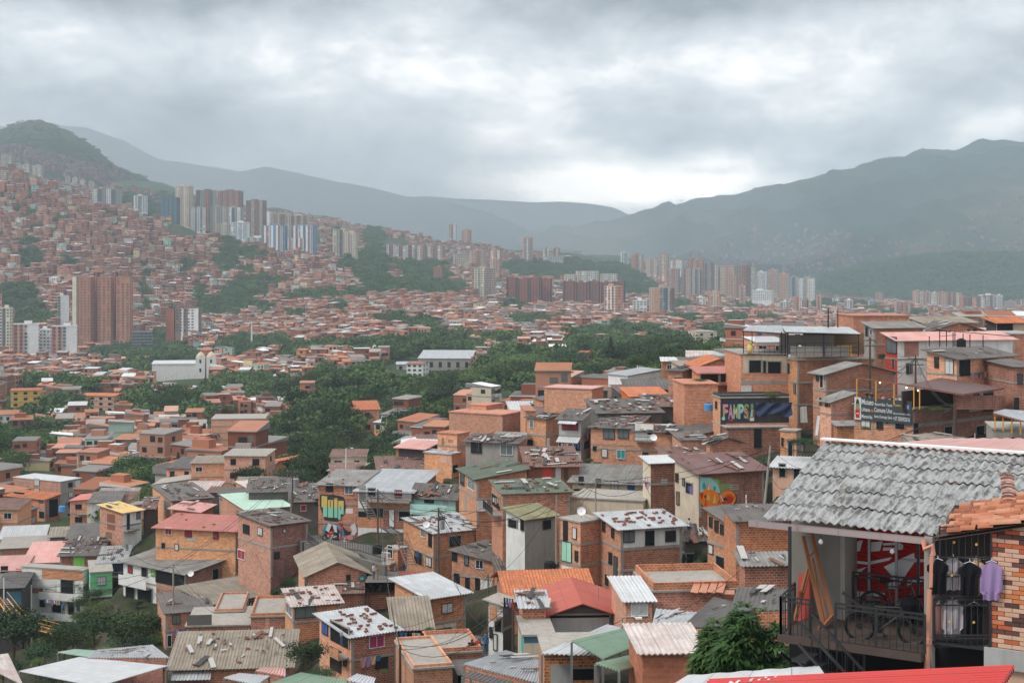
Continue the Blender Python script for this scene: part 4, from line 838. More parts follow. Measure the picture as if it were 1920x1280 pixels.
# road with traffic between the woods
def road(pts,wdt,name='road',z=.25):
    b=MB();C=[Vector((p.x,p.y,gz(p.x,p.y)+z))for p in(P(px,py,hit(px,py,215))for px,py in pts)]
    for p,q in zip(C,C[1:]):
        s=Vector((wdt/2,0,0));b.poly([p-s,p+s,q+s,q-s])
    props(b.build(name,MATS['asphalt']),kind='structure');return C
plainmat('asphalt',(.10,.10,.10))
RC=road([(975,790),(962,772),(948,757),(938,747),(925,740),(920,735)],11)
road([(1000,560),(1015,545),(1022,525)],8);road([(262,560),(268,530),(262,500),(258,470)],9,z=1.2);road([(838,605),(845,585),(850,570)],9,z=1.2)
road([(690,545),(685,530),(682,515)],9,z=1.2)
def vehicle(p,look,cat,L,W,H,body,bus=False,ang=0.2,name='parked_car'):
    e=empty(name,p,look,cat,None,ang);b=MB()
    if bus:b.box((0,0,H/2+.3),(W,L,H-.5));b.build('body',body,e)
    else:
        b.box((0,0,.65),(W,L,.6));b.build('body',body,e);c=MB();q=[(-W*.42,-L*.25,.95),(W*.42,-L*.25,.95),(W*.42,L*.35,.95),(-W*.42,L*.35,.95)];t=[(x*.85,y*.75,H)for x,y,_ in q]
        for i in range(4):c.poly([q[i],q[(i+1)%4],t[(i+1)%4],t[i]])
        c.poly(t);c.build('cabin',MATS['glass_dark'],e)
    if bus:w2=MB();w2.box((0,0,H*.68),(W+.04,L*.92,H*.22));w2.build('window_band',MATS['glass_dark'],e)
    for sx_ in(-1,1):
        for sy_ in(-.32,.32):w3=MB();w3.tube([(sx_*W*.42,sy_*L,.38),(sx_*W*.52,sy_*L,.38)],.38,10);w3.build('wheel',MATS['black'],e)
p=P(930,756,hit(930,756,300));p.z=gz(p.x,p.y)+.3;vehicle(p,'white bus on the road between the woods','bus',10,2.5,3.1,MATS['white_metal'],True,.12,'bus')
p=P(956,768,hit(956,768,300));p.z=gz(p.x,p.y)+.3;vehicle(p,'dark car on the road below the white bus','car',4.4,1.8,1.5,MATS['dark_metal'],False,.3)
# ---------------------------------------------------------------- the near hillside: every house from its own measurements
ZR={4:(1380,800,2.667),1:(0,860,3.048),2:(440,860,3.048),3:(880,860,3.048),5:(700,680,3.556),6:(1180,580,3.367),7:(1500,560,4.267),0:(0,0,1.)}
def zc_(z,x,y):X,Y,s=ZR[z];return X+x/s,Y+y/s
def Q(z,x,y,d):return P(*(zc_(z,x,y)),d)
NEAR=[];DBG=[]
LB=None;BRICKN=[0]
def loose(root_pts,cnt,r,label):
    """loose bricks that hold the roof sheets down: root_pts = 4 roof corners (low-left, low-right, high-right, high-left)"""
    global LB
    A,B,C,D=map(Vector,root_pts);n=(B-A).cross(D-A).normalized();n=n if n.z>0 else-n;u0=(B-A).normalized();ang=math.atan2(u0.y,u0.x)
    for _ in range(cnt):
        if BRICKN[0]>=285:return
        s,t=r.uniform(.06,.94),r.uniform(.08,.92);p=A.lerp(B,s).lerp(D.lerp(C,s),t)+n*.12
        if LB is None:
            b=MB();b.box((0,0,0),(.30,.14,.12));LB=b.build('loose_brick',MATS['loose_brick_clay']);o=LB
        else:o=LB.copy();COL.objects.link(o)
        BRICKN[0]+=1
        o.location=p;o.rotation_euler=(0,0,ang+r.choice((0,0,math.pi/2))+r.uniform(-.25,.25));o.scale=(r.uniform(.8,1.4),r.uniform(.8,1.3),1)
        lk=label.replace(',','').split();props(o,'loose brick lying on the roof of the '+' '.join(lk[:8]),'brick','loose bricks on roofs')
def scraps(root_pts,cnt,r,parent):
    """odd sheets, planks and tubes lying on a patched roof"""
    A,B,C,D=map(Vector,root_pts);n=(B-A).cross(D-A).normalized();n=n if n.z>0 else-n;u=(B-A).normalized();v=n.cross(u)
    if cnt<=0:return
    W=(B-A).length
    for mname in('scrap_light','scrap_dark','scrap_rust'):
        b=MB()
        for _ in range(max(1,int(cnt*.5))):
            s,t=r.uniform(.08,.92),r.uniform(.08,.9);p=A.lerp(B,s).lerp(D.lerp(C,s),t)+n*(.10+r.uniform(.02,.12));a=r.gauss(0,.2)+(math.pi/2 if r.random()<.7 else 0);x=u*math.cos(a)+v*math.sin(a);y=n.cross(x)
            b.box(p,((r.uniform(.9,2.2),r.uniform(.2,.5),.03)if r.random()<.35 else(r.uniform(.2,.7),r.uniform(.06,.22),.035)),x,y,n)
        b.build('roof_patch',MATS[mname],parent)['kind']='stuff'
simple('scrap_light',(.40,.38,.36),.7);simple('scrap_dark',(.05,.045,.042),.8);simple('scrap_rust',(.17,.08,.055),.9)
def wm(n):return MATS[BRICKS[n].name]if n in BRICKS else MATS[n]
RECT=[]
def nh(z,xl,xc,xr,yt,yb,st,rot,wall,roof,look,wl=None,wins=(),deb=0,scr=0,d=None,dep=7.5,posts=0,name='house',noslab=False):
    global NEAR
    (pl,py1),(pc,_),(pr,py2)=zc_(z,xl,yt),zc_(z,xc,yt),zc_(z,xr,yb)
    d=d or hit(pc,py2,30,420)or 200
    a=R(rot);C=Vector(((pc-HX)/F*d,d));z0=-(py2-HY)/F*d;z1=-(py1-HY)/F*d;H=z1-z0
    ur=Vector((math.cos(a),math.sin(a)));ul=Vector((-math.sin(a),math.cos(a)))
    def span(px,u,dflt):
        k=(px-HX)/F;den=(u.x-k*u.y)
        if abs(px-pc)<6 or abs(den)<.02:return dflt
        s=(k*C.y-C.x)/den
        return s if .5<s<26 else dflt
    lr=span(pr,ur,dep);ll=span(pl,ul,dep);lr=min(lr,24);ll=min(ll,24)
    r=random.Random(int(pl*7+py1));DBG.append((look[:30],round(d),round(H/st,2),round(lr,1),round(ll,1)))
    e=empty(name,(C.x,C.y,z0),look,'house','houses of the hillside quarter')
    g=lambda s,t,zz:Vector((ur.x*s+ul.x*t,ur.y*s+ul.y*t,zz))  # local point: s along the right face, t along the left face
    kind,rmat,rise=roof[0],roof[1],roof[2]if len(roof)>2 else .6;rise=rise*.5 if kind in 'FL' else rise;ov=roof[3]if len(roof)>3 else .35
    th={'F':(0,0,1,1),'B':(0,0,-1,-1),'L':(0,1,1,0),'K':(0,-1,-1,0)}.get(kind,(0,0,0,0));th=[t*rise for t in th]
    cs=[(0,0),(lr,0),(lr,ll),(0,ll)];wl=wl or wall;B0=-5.  # paler brick on many left faces paints in the light from the left
    b=MB();mi_=[]
    for m_,faces in((0,(0,2)),(1,(1,3))):
        for i in faces:
            mi_.append(m_)
            j=(i+1)%4;(s0,t0),(s1,t1)=cs[i],cs[j];L=math.hypot(s1-s0,t1-t0)
            P_=[g(s0,t0,B0),g(s1,t1,B0),g(s1,t1,H+th[j])];U=[(0,B0),(L,B0),(L,H+th[j])]
            if(kind=='GL' and i in(0,2))or(kind=='GR' and i in(1,3)):P_.append(g((s0+s1)/2,(t0+t1)/2,H+rise));U.append((L/2,H+rise))
            P_.append(g(s0,t0,H+th[i]));U.append((0,H+th[i]));b.poly(P_,U)
    wo=b.build('wall',wm(wall),e);wo.data.materials.append(wm(wl));wo.data.polygons.foreach_set('material_index',mi_)
    fh=H/st
    if not noslab:
        for k in range(1,st):
            b=MB();x3,y3=(ur.x,ur.y,0),(ul.x,ul.y,0)
            b.box(g(lr/2,-.015,k*fh),(lr+.06,.07,.20),x3,y3);b.box(g(-.015,ll/2+.02,k*fh),(.07,ll,.20),x3,y3);b.build('floor_slab',MATS['concrete'],e)
        if wall in BRICKS and lr>3.5:  # bare concrete posts at the corners
            for s_,m_ in((.12,0),(lr-.12,0)):
                b=MB();b.box(g(s_,-.008,H/2-.5),(.22,.05,H+min(0,th[0]if s_<1 else th[1])+.4),(ur.x,ur.y,0),(ul.x,ul.y,0));b.build('column',MATS['concrete'],e)
    rp=None
    q=lambda s,t,zz:g(s,t,zz)
    if kind=='flat':
        b=MB();b.box(g(lr/2,ll/2,H+.06),(lr+.24,ll+.24,.14),(ur.x,ur.y,0),(ul.x,ul.y,0));ro=b.build('roof',ROOFS.get(rmat)or wm(rmat),e);rp=[q(0,0,H+.14),q(lr,0,H+.14),q(lr,ll,H+.14),q(0,ll,H+.14)]
        if rise>0:
            b=MB();x3,y3=(ur.x,ur.y,0),(ul.x,ul.y,0)
            b.box(g(lr/2,.08,H+rise/2+.13),(lr,.14,rise),x3,y3);b.box(g(.08,ll/2,H+rise/2+.13),(.14,ll-.3,rise),x3,y3);b.box(g(lr-.08,ll/2,H+rise/2+.13),(.14,ll-.3,rise),x3,y3);b.box(g(lr/2,ll-.08,H+rise/2+.13),(lr,.14,rise),x3,y3)
            b.build('parapet',wm(wall),e)
    elif kind in 'FBLK':
        sl=rise*ov/(ll if kind in 'FB' else lr)
        if kind=='F':rp=[q(-ov,-ov,H-sl),q(lr+ov,-ov,H-sl),q(lr+ov,ll+ov,H+rise+sl),q(-ov,ll+ov,H+rise+sl)]
        if kind=='B':rp=[q(lr+ov,ll+ov,H-rise-sl),q(-ov,ll+ov,H-rise-sl),q(-ov,-ov,H+sl),q(lr+ov,-ov,H+sl)]
        if kind=='L':rp=[q(-ov,ll+ov,H-sl),q(-ov,-ov,H-sl),q(lr+ov,-ov,H+rise+sl),q(lr+ov,ll+ov,H+rise+sl)]
        if kind=='K':rp=[q(lr+ov,-ov,H-rise-sl),q(lr+ov,ll+ov,H-rise-sl),q(-ov,ll+ov,H+sl),q(-ov,-ov,H+sl)]
        b=MB();sheet_roof(b,*rp);b.build('roof',ROOFS[rmat],e)
    elif kind in('GL','GR'):
        b=MB()
        if kind=='GL':
            sl=rise*ov/(lr/2);m=lr/2
            rp=[q(-ov,ll+ov,H-sl),q(-ov,-ov,H-sl),q(m,-ov,H+rise),q(m,ll+ov,H+rise)];sheet_roof(b,*rp)
            sheet_roof(b,q(lr+ov,-ov,H-sl),q(lr+ov,ll+ov,H-sl),q(m,ll+ov,H+rise),q(m,-ov,H+rise))
        else:
            sl=rise*ov/(ll/2);m=ll/2
            rp=[q(-ov,-ov,H-sl),q(lr+ov,-ov,H-sl),q(lr+ov,m,H+rise),q(-ov,m,H+rise)];sheet_roof(b,*rp)
            sheet_roof(b,q(lr+ov,ll+ov,H-sl),q(-ov,ll+ov,H-sl),q(-ov,m,H+rise),q(lr+ov,m,H+rise))
        b.build('roof',ROOFS[rmat],e)
    if rmat in('red','pink','brred','white','zinc')and kind!='flat' and not deb:pass
    base=Vector((C.x,C.y,z0))
    if rp and deb:loose([base+p for p in rp],deb,r,look)
    if rp and scr:scraps(rp,scr,r,e)
    # openings and painted panels, given by where they sit on the face
    for wi,wv in enumerate(wins):
        x0,y0,x1,y1=wv[:4];code=wv[4]if len(wv)>4 else 'w'
        (p0,q0),(p1,q1)=zc_(z,x0,y0),zc_(z,x1,y1)
        right=(p0+p1)/2>pc;u=ur if right else ul;nrm=Vector((ul.x,ul.y))*-1 if right else Vector((ur.x,ur.y))*-1
        def on(px):
            k=(px-HX)/F;s=(k*C.y-C.x)/(u.x-k*u.y);return s,C.y+s*u.y
        try:(s0,t0),(s1,t1)=on(p0),on(p1)
        except ZeroDivisionError:continue
        if s0>s1:s0,s1=s1,s0
        mx_=lr if right else ll
        s0=max(s0,.02);s1=min(s1,mx_-.02)
        if s1-s0<.12:continue
        tm=(t0+t1)/2;za=-(q1-HY)/F*tm-z0;zb=-(q0-HY)/F*tm-z0;ww,hh=s1-s0,zb-za
        if right:cpt=g((s0+s1)/2,0,(za+zb)/2)
        else:cpt=g(0,(s0+s1)/2,(za+zb)/2)
        u3=Vector((u.x,u.y,0))*(1 if right else-1);n3=Vector((nrm.x,nrm.y,0))
        c0,_,arg=code.partition(':')
        if c0 in('w','c','g','d'):
            f,p=MB(),MB();fr_=arg if c0=='w' and arg else('white_metal' if r.random()<.12 else 'dark_metal')
            win(f,p,cpt,u3,n3,ww,hh,.045,.085,0 if c0=='d' else 4 if c0=='g' else 1 if ww>.7 else 0,.055)
            fo=f.build('door' if c0=='d' else 'window',MATS[fr_],e);p.build('leaf' if c0=='d' else 'pane',MATS[arg if c0 in 'cd' and arg else r.choice(('glass_dark','glass_dark','glass_dark','glass_grey','curtain_white' if ww<1.3 else 'glass_dark'))],fo)
        elif c0=='o':  # an opening: flat black sheet paints the shade inside, jambs and lintel proud
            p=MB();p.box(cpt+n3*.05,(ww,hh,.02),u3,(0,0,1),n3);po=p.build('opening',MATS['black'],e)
            f=MB();f.box(cpt+n3*.07+Vector((0,0,hh/2+.05)),(ww+.2,.1,.1),u3,(0,0,1),n3)
            for s_ in(-1,1):f.box(cpt+n3*.06+u3*(s_*(ww/2+.05)),(.09,hh,.08),u3,(0,0,1),n3)
            f.build('reveal',MATS['concrete'],po)
        elif c0=='p':
            p=MB();p.box(cpt+n3*(.004+.0032*wi),(ww,hh,.008),u3,(0,0,1),n3);p.build('wall_panel',wm(arg or 'white_paint'),e)
        elif c0 in('b','r'):  # balcony: slab with parapet (b) or railing (r)
            b=MB();b.box(cpt+n3*.45-Vector((0,0,hh/2)),(ww,.14,.9),u3,(0,0,1),n3);bo=b.build('balcony',MATS['concrete'],e);b=MB();fc=cpt+n3*.88
            if c0=='b':b.box(fc,(ww,hh,.08),u3,(0,0,1),n3);b.build('parapet',wm(arg or 'white_paint'),bo)
            else:
                k=max(4,int(ww/.16))
                for i in range(k+1):pp=fc+u3*((i/k-.5)*ww);b.box(pp,(.025,hh,.025),u3,(0,0,1),n3)
                for s_ in(-1,1):b.box(fc+Vector((0,0,s_*hh/2)),(ww,.05,.05),u3,(0,0,1),n3)
                b.build('railing',MATS[arg or 'dark_metal'],bo)
        elif c0=='a':  # awning
            b=MB();A=cpt+n3*.02+Vector((0,0,hh/2));h2=u3*(ww/2);o_=n3*.9-Vector((0,0,hh));sheet_roof(b,A-h2+o_,A+h2+o_,A+h2,A-h2);b.build('awning',ROOFS[arg or 'white'],e)
        elif c0=='m':MURALS.append((arg,e,cpt.copy(),u3.copy(),n3.copy(),ww,hh))
    if posts:
        for i in range(posts):
            s_=lr*(i+.5)/posts;b=MB();b.box(g(s_,.3,-1.2),(.28,.28,2.8));b.build('stilt',MATS['concrete'],e)
    RECT.append((pl,py1-6,max(pr,pl+4),py2-6,d,C.x+(ur.x*lr+ul.x*ll)/2,C.y+(ur.y*lr+ul.y*ll)/2,math.hypot(lr,ll)/2,look))
    NEAR.append((e,[proj(base+g(s,t,zz))for s,t in cs for zz in(-1,H+max(rise,0))],d,[(base.x+g(s,t,0).x,base.y+g(s,t,0).y)for s,t in cs],z0,H))
    return e,g,lr,ll,H,base
def ROOFL(m):return RLOOK.get(m,'roof')
MURALS=[]
def panel(z,pts,dists,matn,look,name='sheet_roof',cat='roof',corr=True,deb=0,scr=0,rise=None,posts=True,wallm=None):
    """a free-standing roof: pts are 4 corners (low-left, low-right, high-right, high-left) with their distances; carried on posts or walls"""
    Pt=[Q(z,*p,d)for p,d in zip(pts,dists)];c0=Pt[0].copy();e=empty(name,c0,look,cat,'free-standing roofs');L=[p-c0 for p in Pt]
    b=MB();sheet_roof(b,*L,flat=not corr);b.build('sheet',ROOFS[matn],e)
    if posts:
        for i,p in enumerate(L):
            zg=gz(Pt[i].x,Pt[i].y)-c0.z
            b=MB();b.box((p.x*.97,p.y*.97,(p.z+zg)/2-.05),(.12,.12,max(.3,p.z-zg)));b.build('post',MATS['grey_metal'],e)
    if wallm:
        b=MB()
        for i in(0,1,3):
            j=(i+1)%4;p,q_=L[i]*.985,L[j]*.985;w_=(q_-p).length;b.poly([p-Vector((0,0,5)),q_-Vector((0,0,5)),q_-Vector((0,0,.05)),p-Vector((0,0,.05))],[(0,-5),(w_,-5),(w_,0),(0,0)])
        b.build('wall',wm(wallm),e)
    r=random.Random(int(pts[0][0]))
    if deb:loose(Pt,deb,r,look)
    if scr:scraps(L,scr,r,e)
    return e
# left: the lower quarter
nh(1,75,345,465,132,400,4,62,'concrete',('flat','white',0),'four-storey brick block with grey rendered right side and paired windows',wl='brick2',wins=[(390,135,413,160),(430,125,455,152),(392,190,414,218),(431,180,455,208),(392,248,414,278),(431,238,455,268),(385,305,460,330,'o'),(197,112,225,152,'c:curtain_white'),(197,168,225,192,'c:curtain_white'),(100,130,180,136,'p:concrete')],dep=10,d=285)
nh(1,30,255,345,232,345,2,62,'brick3',('L','tile',1.0),'tile-roofed brick house in front of the four-storey block',wl='brick',wins=[(80,190,140,200,'o'),(222,232,246,250,'w'),(278,228,330,330,'o'),(225,300,255,338,'o')],d=262)
nh(1,-30,150,212,300,395,2,60,'brick',('L','dark',.6),'dark-roofed brick house at the left edge below the tile-roofed one',wins=[(105,345,130,370),(130,320,145,345),(70,350,90,375)],scr=8,d=240)
nh(1,-30,0,250,458,520,1,14,'white_paint',('F','white',1.0),'low white house with a pale sheet roof at the left edge',wins=[(20,470,90,500,'p:grey_paint')],d=212)
nh(1,-20,0,258,512,590,1,14,'brick',('F','slab',.4),'long brick wall house below the pale roof',d=204)
nh(1,360,385,600,452,490,1,10,'concrete',('F','dark',1.2),'low grey house with dark roof left of the yellow roof',wins=[(395,458,430,480,'o')],d=200)
nh(1,500,515,680,250,305,1,10,'white_paint',('F','dark',1.0),'white-walled cabin with dark roof above the yellow roof',wl='brick',d=222)
nh(1,570,703,808,306,460,2,50,'white_paint',('F','yellow',.9,.4),'brick and white house with a faded yellow sheet roof',wl='brick2',wins=[(612,315,658,405,'p:rust'),(603,418,640,455,'p:wood'),(725,315,739,400,'d:black'),(779,303,801,342),(706,370,778,405,'r')],scr=6,d=192)
nh(1,810,820,880,285,400,1,10,'dark_wood',('F','rustr',.8),'dark wooden lean-to beside the yellow roof',scr=12,d=195)
nh(1,872,985,1212,238,335,1,30,'brick3',('F','dark',1.6),'brick house under a littered dark roof above the pink roof',wl='brick2',deb=8,scr=26,wins=[(878,240,892,255,'o'),(935,238,975,298,'p:grey_metal')],d=200)
nh(1,985,1150,1215,298,335,1,60,'brick',('L','pink',.9,.5),'low brick house with patched pink sheet roof',scr=6,d=190)
nh(2,-70,65,318,290,360,1,28,'brick',('F','mintr',.9,.35),'brick house with a mint green and pink sheet roof',wl='brick2',wins=[(-110,278,-78,326),(14,305,52,338),(190,282,216,306),(100,300,150,310,'p:brick2')],d=180)
nh(1,890,1345,1362,412,640,2,76,'brick',('L','red',1.2,.45),'long two-storey brick house with three red curtained windows',wl='brick2',wins=[(945,392,980,432,'c:curtain_red'),(1058,405,1095,445,'c:curtain_red'),(1220,418,1248,456,'c:curtain_red'),(925,480,942,508),(1000,485,1020,520),(1070,447,1115,468,'p:grey_paint')],d=172,dep=6,deb=4)
nh(2,20,205,418,380,640,2,38,'brick3',('F','dark',.7),'two-storey brick house on concrete stilts above the green slope',wl='brick2',wins=[(50,375,85,425),(135,392,160,435),(20,520,60,572,'c:curtain_red'),(275,400,291,420),(225,530,255,568)],deb=10,scr=14,posts=4,d=152)
nh(1,130,150,400,588,700,1,8,'white_paint',('F','pink',2.2,.6),'white rooftop room under a big faded pink canopy roof',d=192,wins=[(200,640,240,690,'w')])
nh(1,335,342,560,552,645,1,4,'brick3',('F','dark',2.4),'rooftop room with a lime green wall and littered dark roof',scr=30,deb=6,d=188,wins=[(420,552,482,632,'p:lime_paint')])
nh(1,125,475,520,640,985,3,74,'white_paint',('flat','slab',0),'white three-storey house with stacked balconies full of laundry',wl='white_paint',noslab=True,d=182,wins=[(240,638,474,690,'p:brick'),(350,690,420,775,'o'),(230,790,258,845,'o'),(300,795,350,876,'o'),(392,815,424,893,'o'),(440,815,455,865),(258,908,286,978,'o'),(315,915,368,965,'g'),(288,905,312,985,'p:cream_paint'),(244,758,470,800,'b'),(258,876,458,916,'b'),(250,735,345,760,'r'),(148,735,245,765,'p:brick3'),(202,905,250,968,'m:flowers')])
nh(1,475,515,642,652,865,2,18,'green_paint',('flat','slab',0),'bright mint green house with barred windows and a balcony',d=178,wl='mint_paint',wins=[(555,672,603,720,'g'),(520,792,592,852,'g'),(508,738,640,782,'r'),(478,690,508,745,'p:mint_paint')])
nh(1,540,560,712,595,655,1,10,'dark_wood',('F','zinc',1.3),'rooftop shack with black tarpaulin sides on the mint green house',scr=14,deb=4,d=183,wins=[(562,590,710,645,'p:navy_cloth'),(545,640,705,670,'r:concrete')])
nh(1,705,1060,1280,655,860,2,52,'brick3',('L','fib',1.5,.5),'wide grey-roofed house, white balcony half and brick half',wl='white_paint',d=168,wins=[(893,640,1056,720,'o'),(893,700,1056,755,'p:brick'),(893,755,1056,850,'p:brick3'),(733,608,758,650,'c:curtain_red'),(812,620,842,672,'o'),(866,628,888,668,'c:lime_paint'),(712,668,868,724,'b:white_paint'),(722,730,770,800,'o'),(790,735,870,815,'o'),(920,765,975,840,'o'),(1115,695,1198,748,'m:teal'),(1213,628,1246,722,'o')])
nh(1,1020,1208,1556,828,930,1,42,'brick',('F','tan',1.2,.4),'house with a tan corrugated roof and green graffiti wall',wl='cream_paint',d=150,wins=[(1345,805,1510,880,'m:greenletters')])
nh(1,900,945,1215,882,1085,2,20,'brick',('F','dark',.7,.25),'two-storey brick house right of the lush garden',wl='brick2',d=146,wins=[(985,890,1030,940,'c:glass_grey'),(955,1005,980,1072,'w:white_metal')],scr=4)
nh(1,1220,1226,1388,876,1000,1,6,'brick',('flat','slab',.2),'roofless brick box on the unfinished terrace',d=143)
nh(1,1055,1062,1430,960,1045,1,6,'brick3',('flat','slab',0),'unfinished concrete terrace with open lower floor',d=138,wins=[(1220,1000,1390,1045,'o'),(1068,890,1210,950,'p:concrete_dark')])
nh(2,85,92,287,905,1010,1,6,'brick',('flat','slab',.25),'half-built brick walls left of the round tree',d=138,wins=[(175,900,195,975,'p:brick2')])
nh(1,968,985,1650,1192,1400,1,5,'brick',('F','tan',2.2,.5),'long low brick house under a tan and black patched roof',d=112,dep=6,deb=10,scr=24,wins=[(985,1210,1210,1245,'a:zinc')])
nh(1,-60,-50,130,640,800,2,10,'white_paint',('F','pink',.8),'white house with a red sheet roof at the left edge',d=186,wins=[(5,612,45,650,'w'),(90,625,125,675,'p:brick'),(0,680,50,725,'b'),(60,675,125,722,'b')])
nh(1,-30,-20,128,738,880,1,10,'dark_wall',('F','dark',.5),'dark fenced yard building beside the yellow stairs',d=176,wins=[(35,760,120,830,'p:blue_paint')])
panel(1,[(110,1212),(560,1300),(960,1182),(452,1132)],[104,98,112,120],'white','big white canopy roof at the bottom left',corr=False)
panel(1,[(500,1135),(965,1135),(870,1062),(560,1090)],[118,116,124,124],'zinc','grey corrugated roof behind the white canopy',scr=10,wallm='brick')
panel(1,[(330,1105),(530,1135),(560,1095),(430,1088)],[126,124,127,128],'mintr','small mint green sheet roof behind the white canopy')
panel(1,[(-90,1180),(130,1290),(45,1112),(-90,1130)],[92,88,96,97],'pinkw','pinkish painted roof corner at the bottom left edge',corr=False)
# middle
nh(2,478,705,712,152,480,3,80,'brick',('L','fib',1.0,.4),'three-storey brick house with tall yellow and mint letters',wl='brick',d=158,dep=8,deb=4,wins=[(523,140,562,185),(630,152,677,200,'c:glass_grey'),(488,203,636,356,'m:tall'),(635,283,676,312,'p:white_paint'),(508,358,722,488,'m:face')])
nh(2,705,1010,1018,190,400,2,79,'brick',('L','zinc',1.5,.5),'long house with a ribbed silver roof and outside stair',wl='white_paint',d=155,dep=11,wins=[(705,330,885,395,'p:brick'),(756,232,1008,292,'p:brick'),(765,168,803,216,'o'),(915,178,957,222,'c:curtain_red'),(756,205,1008,240,'r:grey_metal'),(850,285,1008,400,'p:brick3'),(882,288,913,388,'d:white_paint'),(940,300,1003,350,'o'),(712,150,750,240,'p:concrete'),(760,280,850,330,'o'),(708,300,756,330,'o')])
nh(2,1017,1262,1285,222,335,1,74,'brick3',('L','dark',1.8,.4),'aqua green house with a dark weathered roof',wl='aqua_paint',d=154,dep=10,deb=8,scr=10,wins=[(1085,205,1138,250,'g'),(1017,255,1225,310,'b:aqua_paint'),(1190,215,1220,265,'p:grey_paint')])
nh(2,310,325,492,245,345,1,10,'concrete_dark',('F','dark',1.8),'dark grey house left of the tall letters',d=165,deb=10,scr=20,wins=[(378,262,408,297,'c:curtain_red'),(462,228,486,265)])
nh(2,60,80,330,190,250,1,8,'concrete_dark',('F','dark',1.4),'low dark-roofed house behind the mint roof',d=186,deb=10,scr=18)
nh(2,815,825,1205,68,110,1,8,'pale_pink_wall',('F','rustr',1.4),'low pink house with a dark rusty roof behind the silver roof',d=172,scr=18)
nh(2,365,420,752,662,800,1,14,'brick',('GL','tan',1.1,.5),'gabled brick cottage with a teal emblem on its wall',wl='brick2',d=132,wins=[(638,662,660,690),(405,680,417,730),(708,660,746,702,'m:emblem')])
nh(2,288,335,602,838,1030,2,20,'brick',('F','pinkw',1.2),'brick house with a glazed corner gallery',wl='brick2',d=124,deb=14,scr=10,wins=[(298,830,330,890,'c:glass_grey'),(345,832,460,905,'c:glass_grey')])
nh(2,560,600,915,765,830,1,8,'brick3',('F','rustr',1.6),'low house under a littered rusty roof behind the tan roof',d=130,deb=16,scr=26)
nh(2,485,665,925,1012,1290,2,32,'brick3',('F','zinc',.9,.45),'brick house with grey sheet roof and magenta curtains',wl='brick2',d=106,deb=36,wins=[(768,1008,852,1075,'c:curtain_magenta'),(803,1135,873,1190),(503,935,535,1000,'c:curtain_blue'),(553,945,655,1060,'o'),(550,1085,610,1205,'g'),(553,1060,655,1110,'b:brick2'),(715,1150,745,1190,'p:brick'),(625,1135,640,1180)])
nh(2,905,928,1108,962,1260,2,10,'mint_paint',('F','tan',2.6,.5),'mint green house with hanging plants and a tan roof',d=112,dep=9,wins=[(935,968,1092,1058,'o'),(990,1112,1050,1170),(906,1130,945,1215,'d:black'),(935,1050,1092,1080,'r')])
nh(2,915,1110,1320,792,1100,2,34,'brick',('F','zinc',1.0,.5),'house with white sheet roof, brick above and cream below',wl='brick2',d=118,wins=[(1112,945,1266,1098,'p:cream_paint'),(1183,825,1243,878,'c:curtain_white'),(1138,968,1235,1035,'c:curtain_teal'),(1028,765,1040,785)])
nh(2,1070,1130,1410,1118,1290,1,12,'brick',('flat','slab',.3),'roofless brick walls beside the street',d=104)
nh(2,1015,1022,1245,1205,1340,1,14,'brick2',('flat','slab',.2),'brick parapet at the bottom beside the grey roof',d=97)
nh(3,-100,137,330,585,800,2,56,'brick',('F','dark',1.0,.35),'pale brick house with six windows and half silver roof',wl='brick2',d=134,wins=[(-96,530,-71,580),(-26,545,-3,605),(39,578,81,625,'w:white_metal'),(-86,655,-56,712),(-21,678,1,735),(37,680,59,750,'d:black'),(65,680,130,750,'p:white_paint'),(140,640,155,690)],scr=8,deb=6)
nh(3,140,175,525,650,720,1,8,'brick',('F','dark',1.0),'low brick extension with a blackened roof',d=130,scr=16,deb=6)
nh(2,965,1135,1440,425,700,2,30,'brick',('F','zinc',.9,.3),'brick house behind the wooden street pole',wl='brick2',d=141,deb=10,scr=18,wins=[(1068,392,1092,445),(1110,415,1128,500,'d:black'),(1225,440,1290,498,'o'),(1372,428,1440,465,'c:rust'),(1095,562,1126,612),(1160,330,1200,350),(1030,530,1075,600,'o')])
nh(2,865,932,985,522,700,1,60,'brick3',('flat','slab',0),'narrow brick house with white-barred windows by the curve',wl='brick2',d=136,dep=5,wins=[(875,495,905,565,'w:white_metal'),(872,525,920,590,'r:white_metal'),(905,600,925,690,'m:violet')])
panel(2,[(930,655),(1140,690),(1110,655),(960,640)],[130,129,133,134],'brred','small red sheet roof below the brick house with the stair')
panel(2,[(120,1210),(290,1240),(290,1195),(160,1190)],[100,99,103,103],'pink','small pink roof left of the round tree',wallm='brick')
panel(2,[(-60,1250),(130,1290),(205,1240),(30,1225)],[90,88,92,93],'white','white corrugated roof at the bottom edge')
panel(2,[(160,1300),(640,1330),(640,1262),(380,1222)],[80,79,84,85],'green','green corrugated roof at the bottom edge',wallm='brick');panel(2,[(640,1262),(790,1300),(805,1252),(700,1228)],[84,83,86,87],'white','small white sheet right of the green bottom roof')
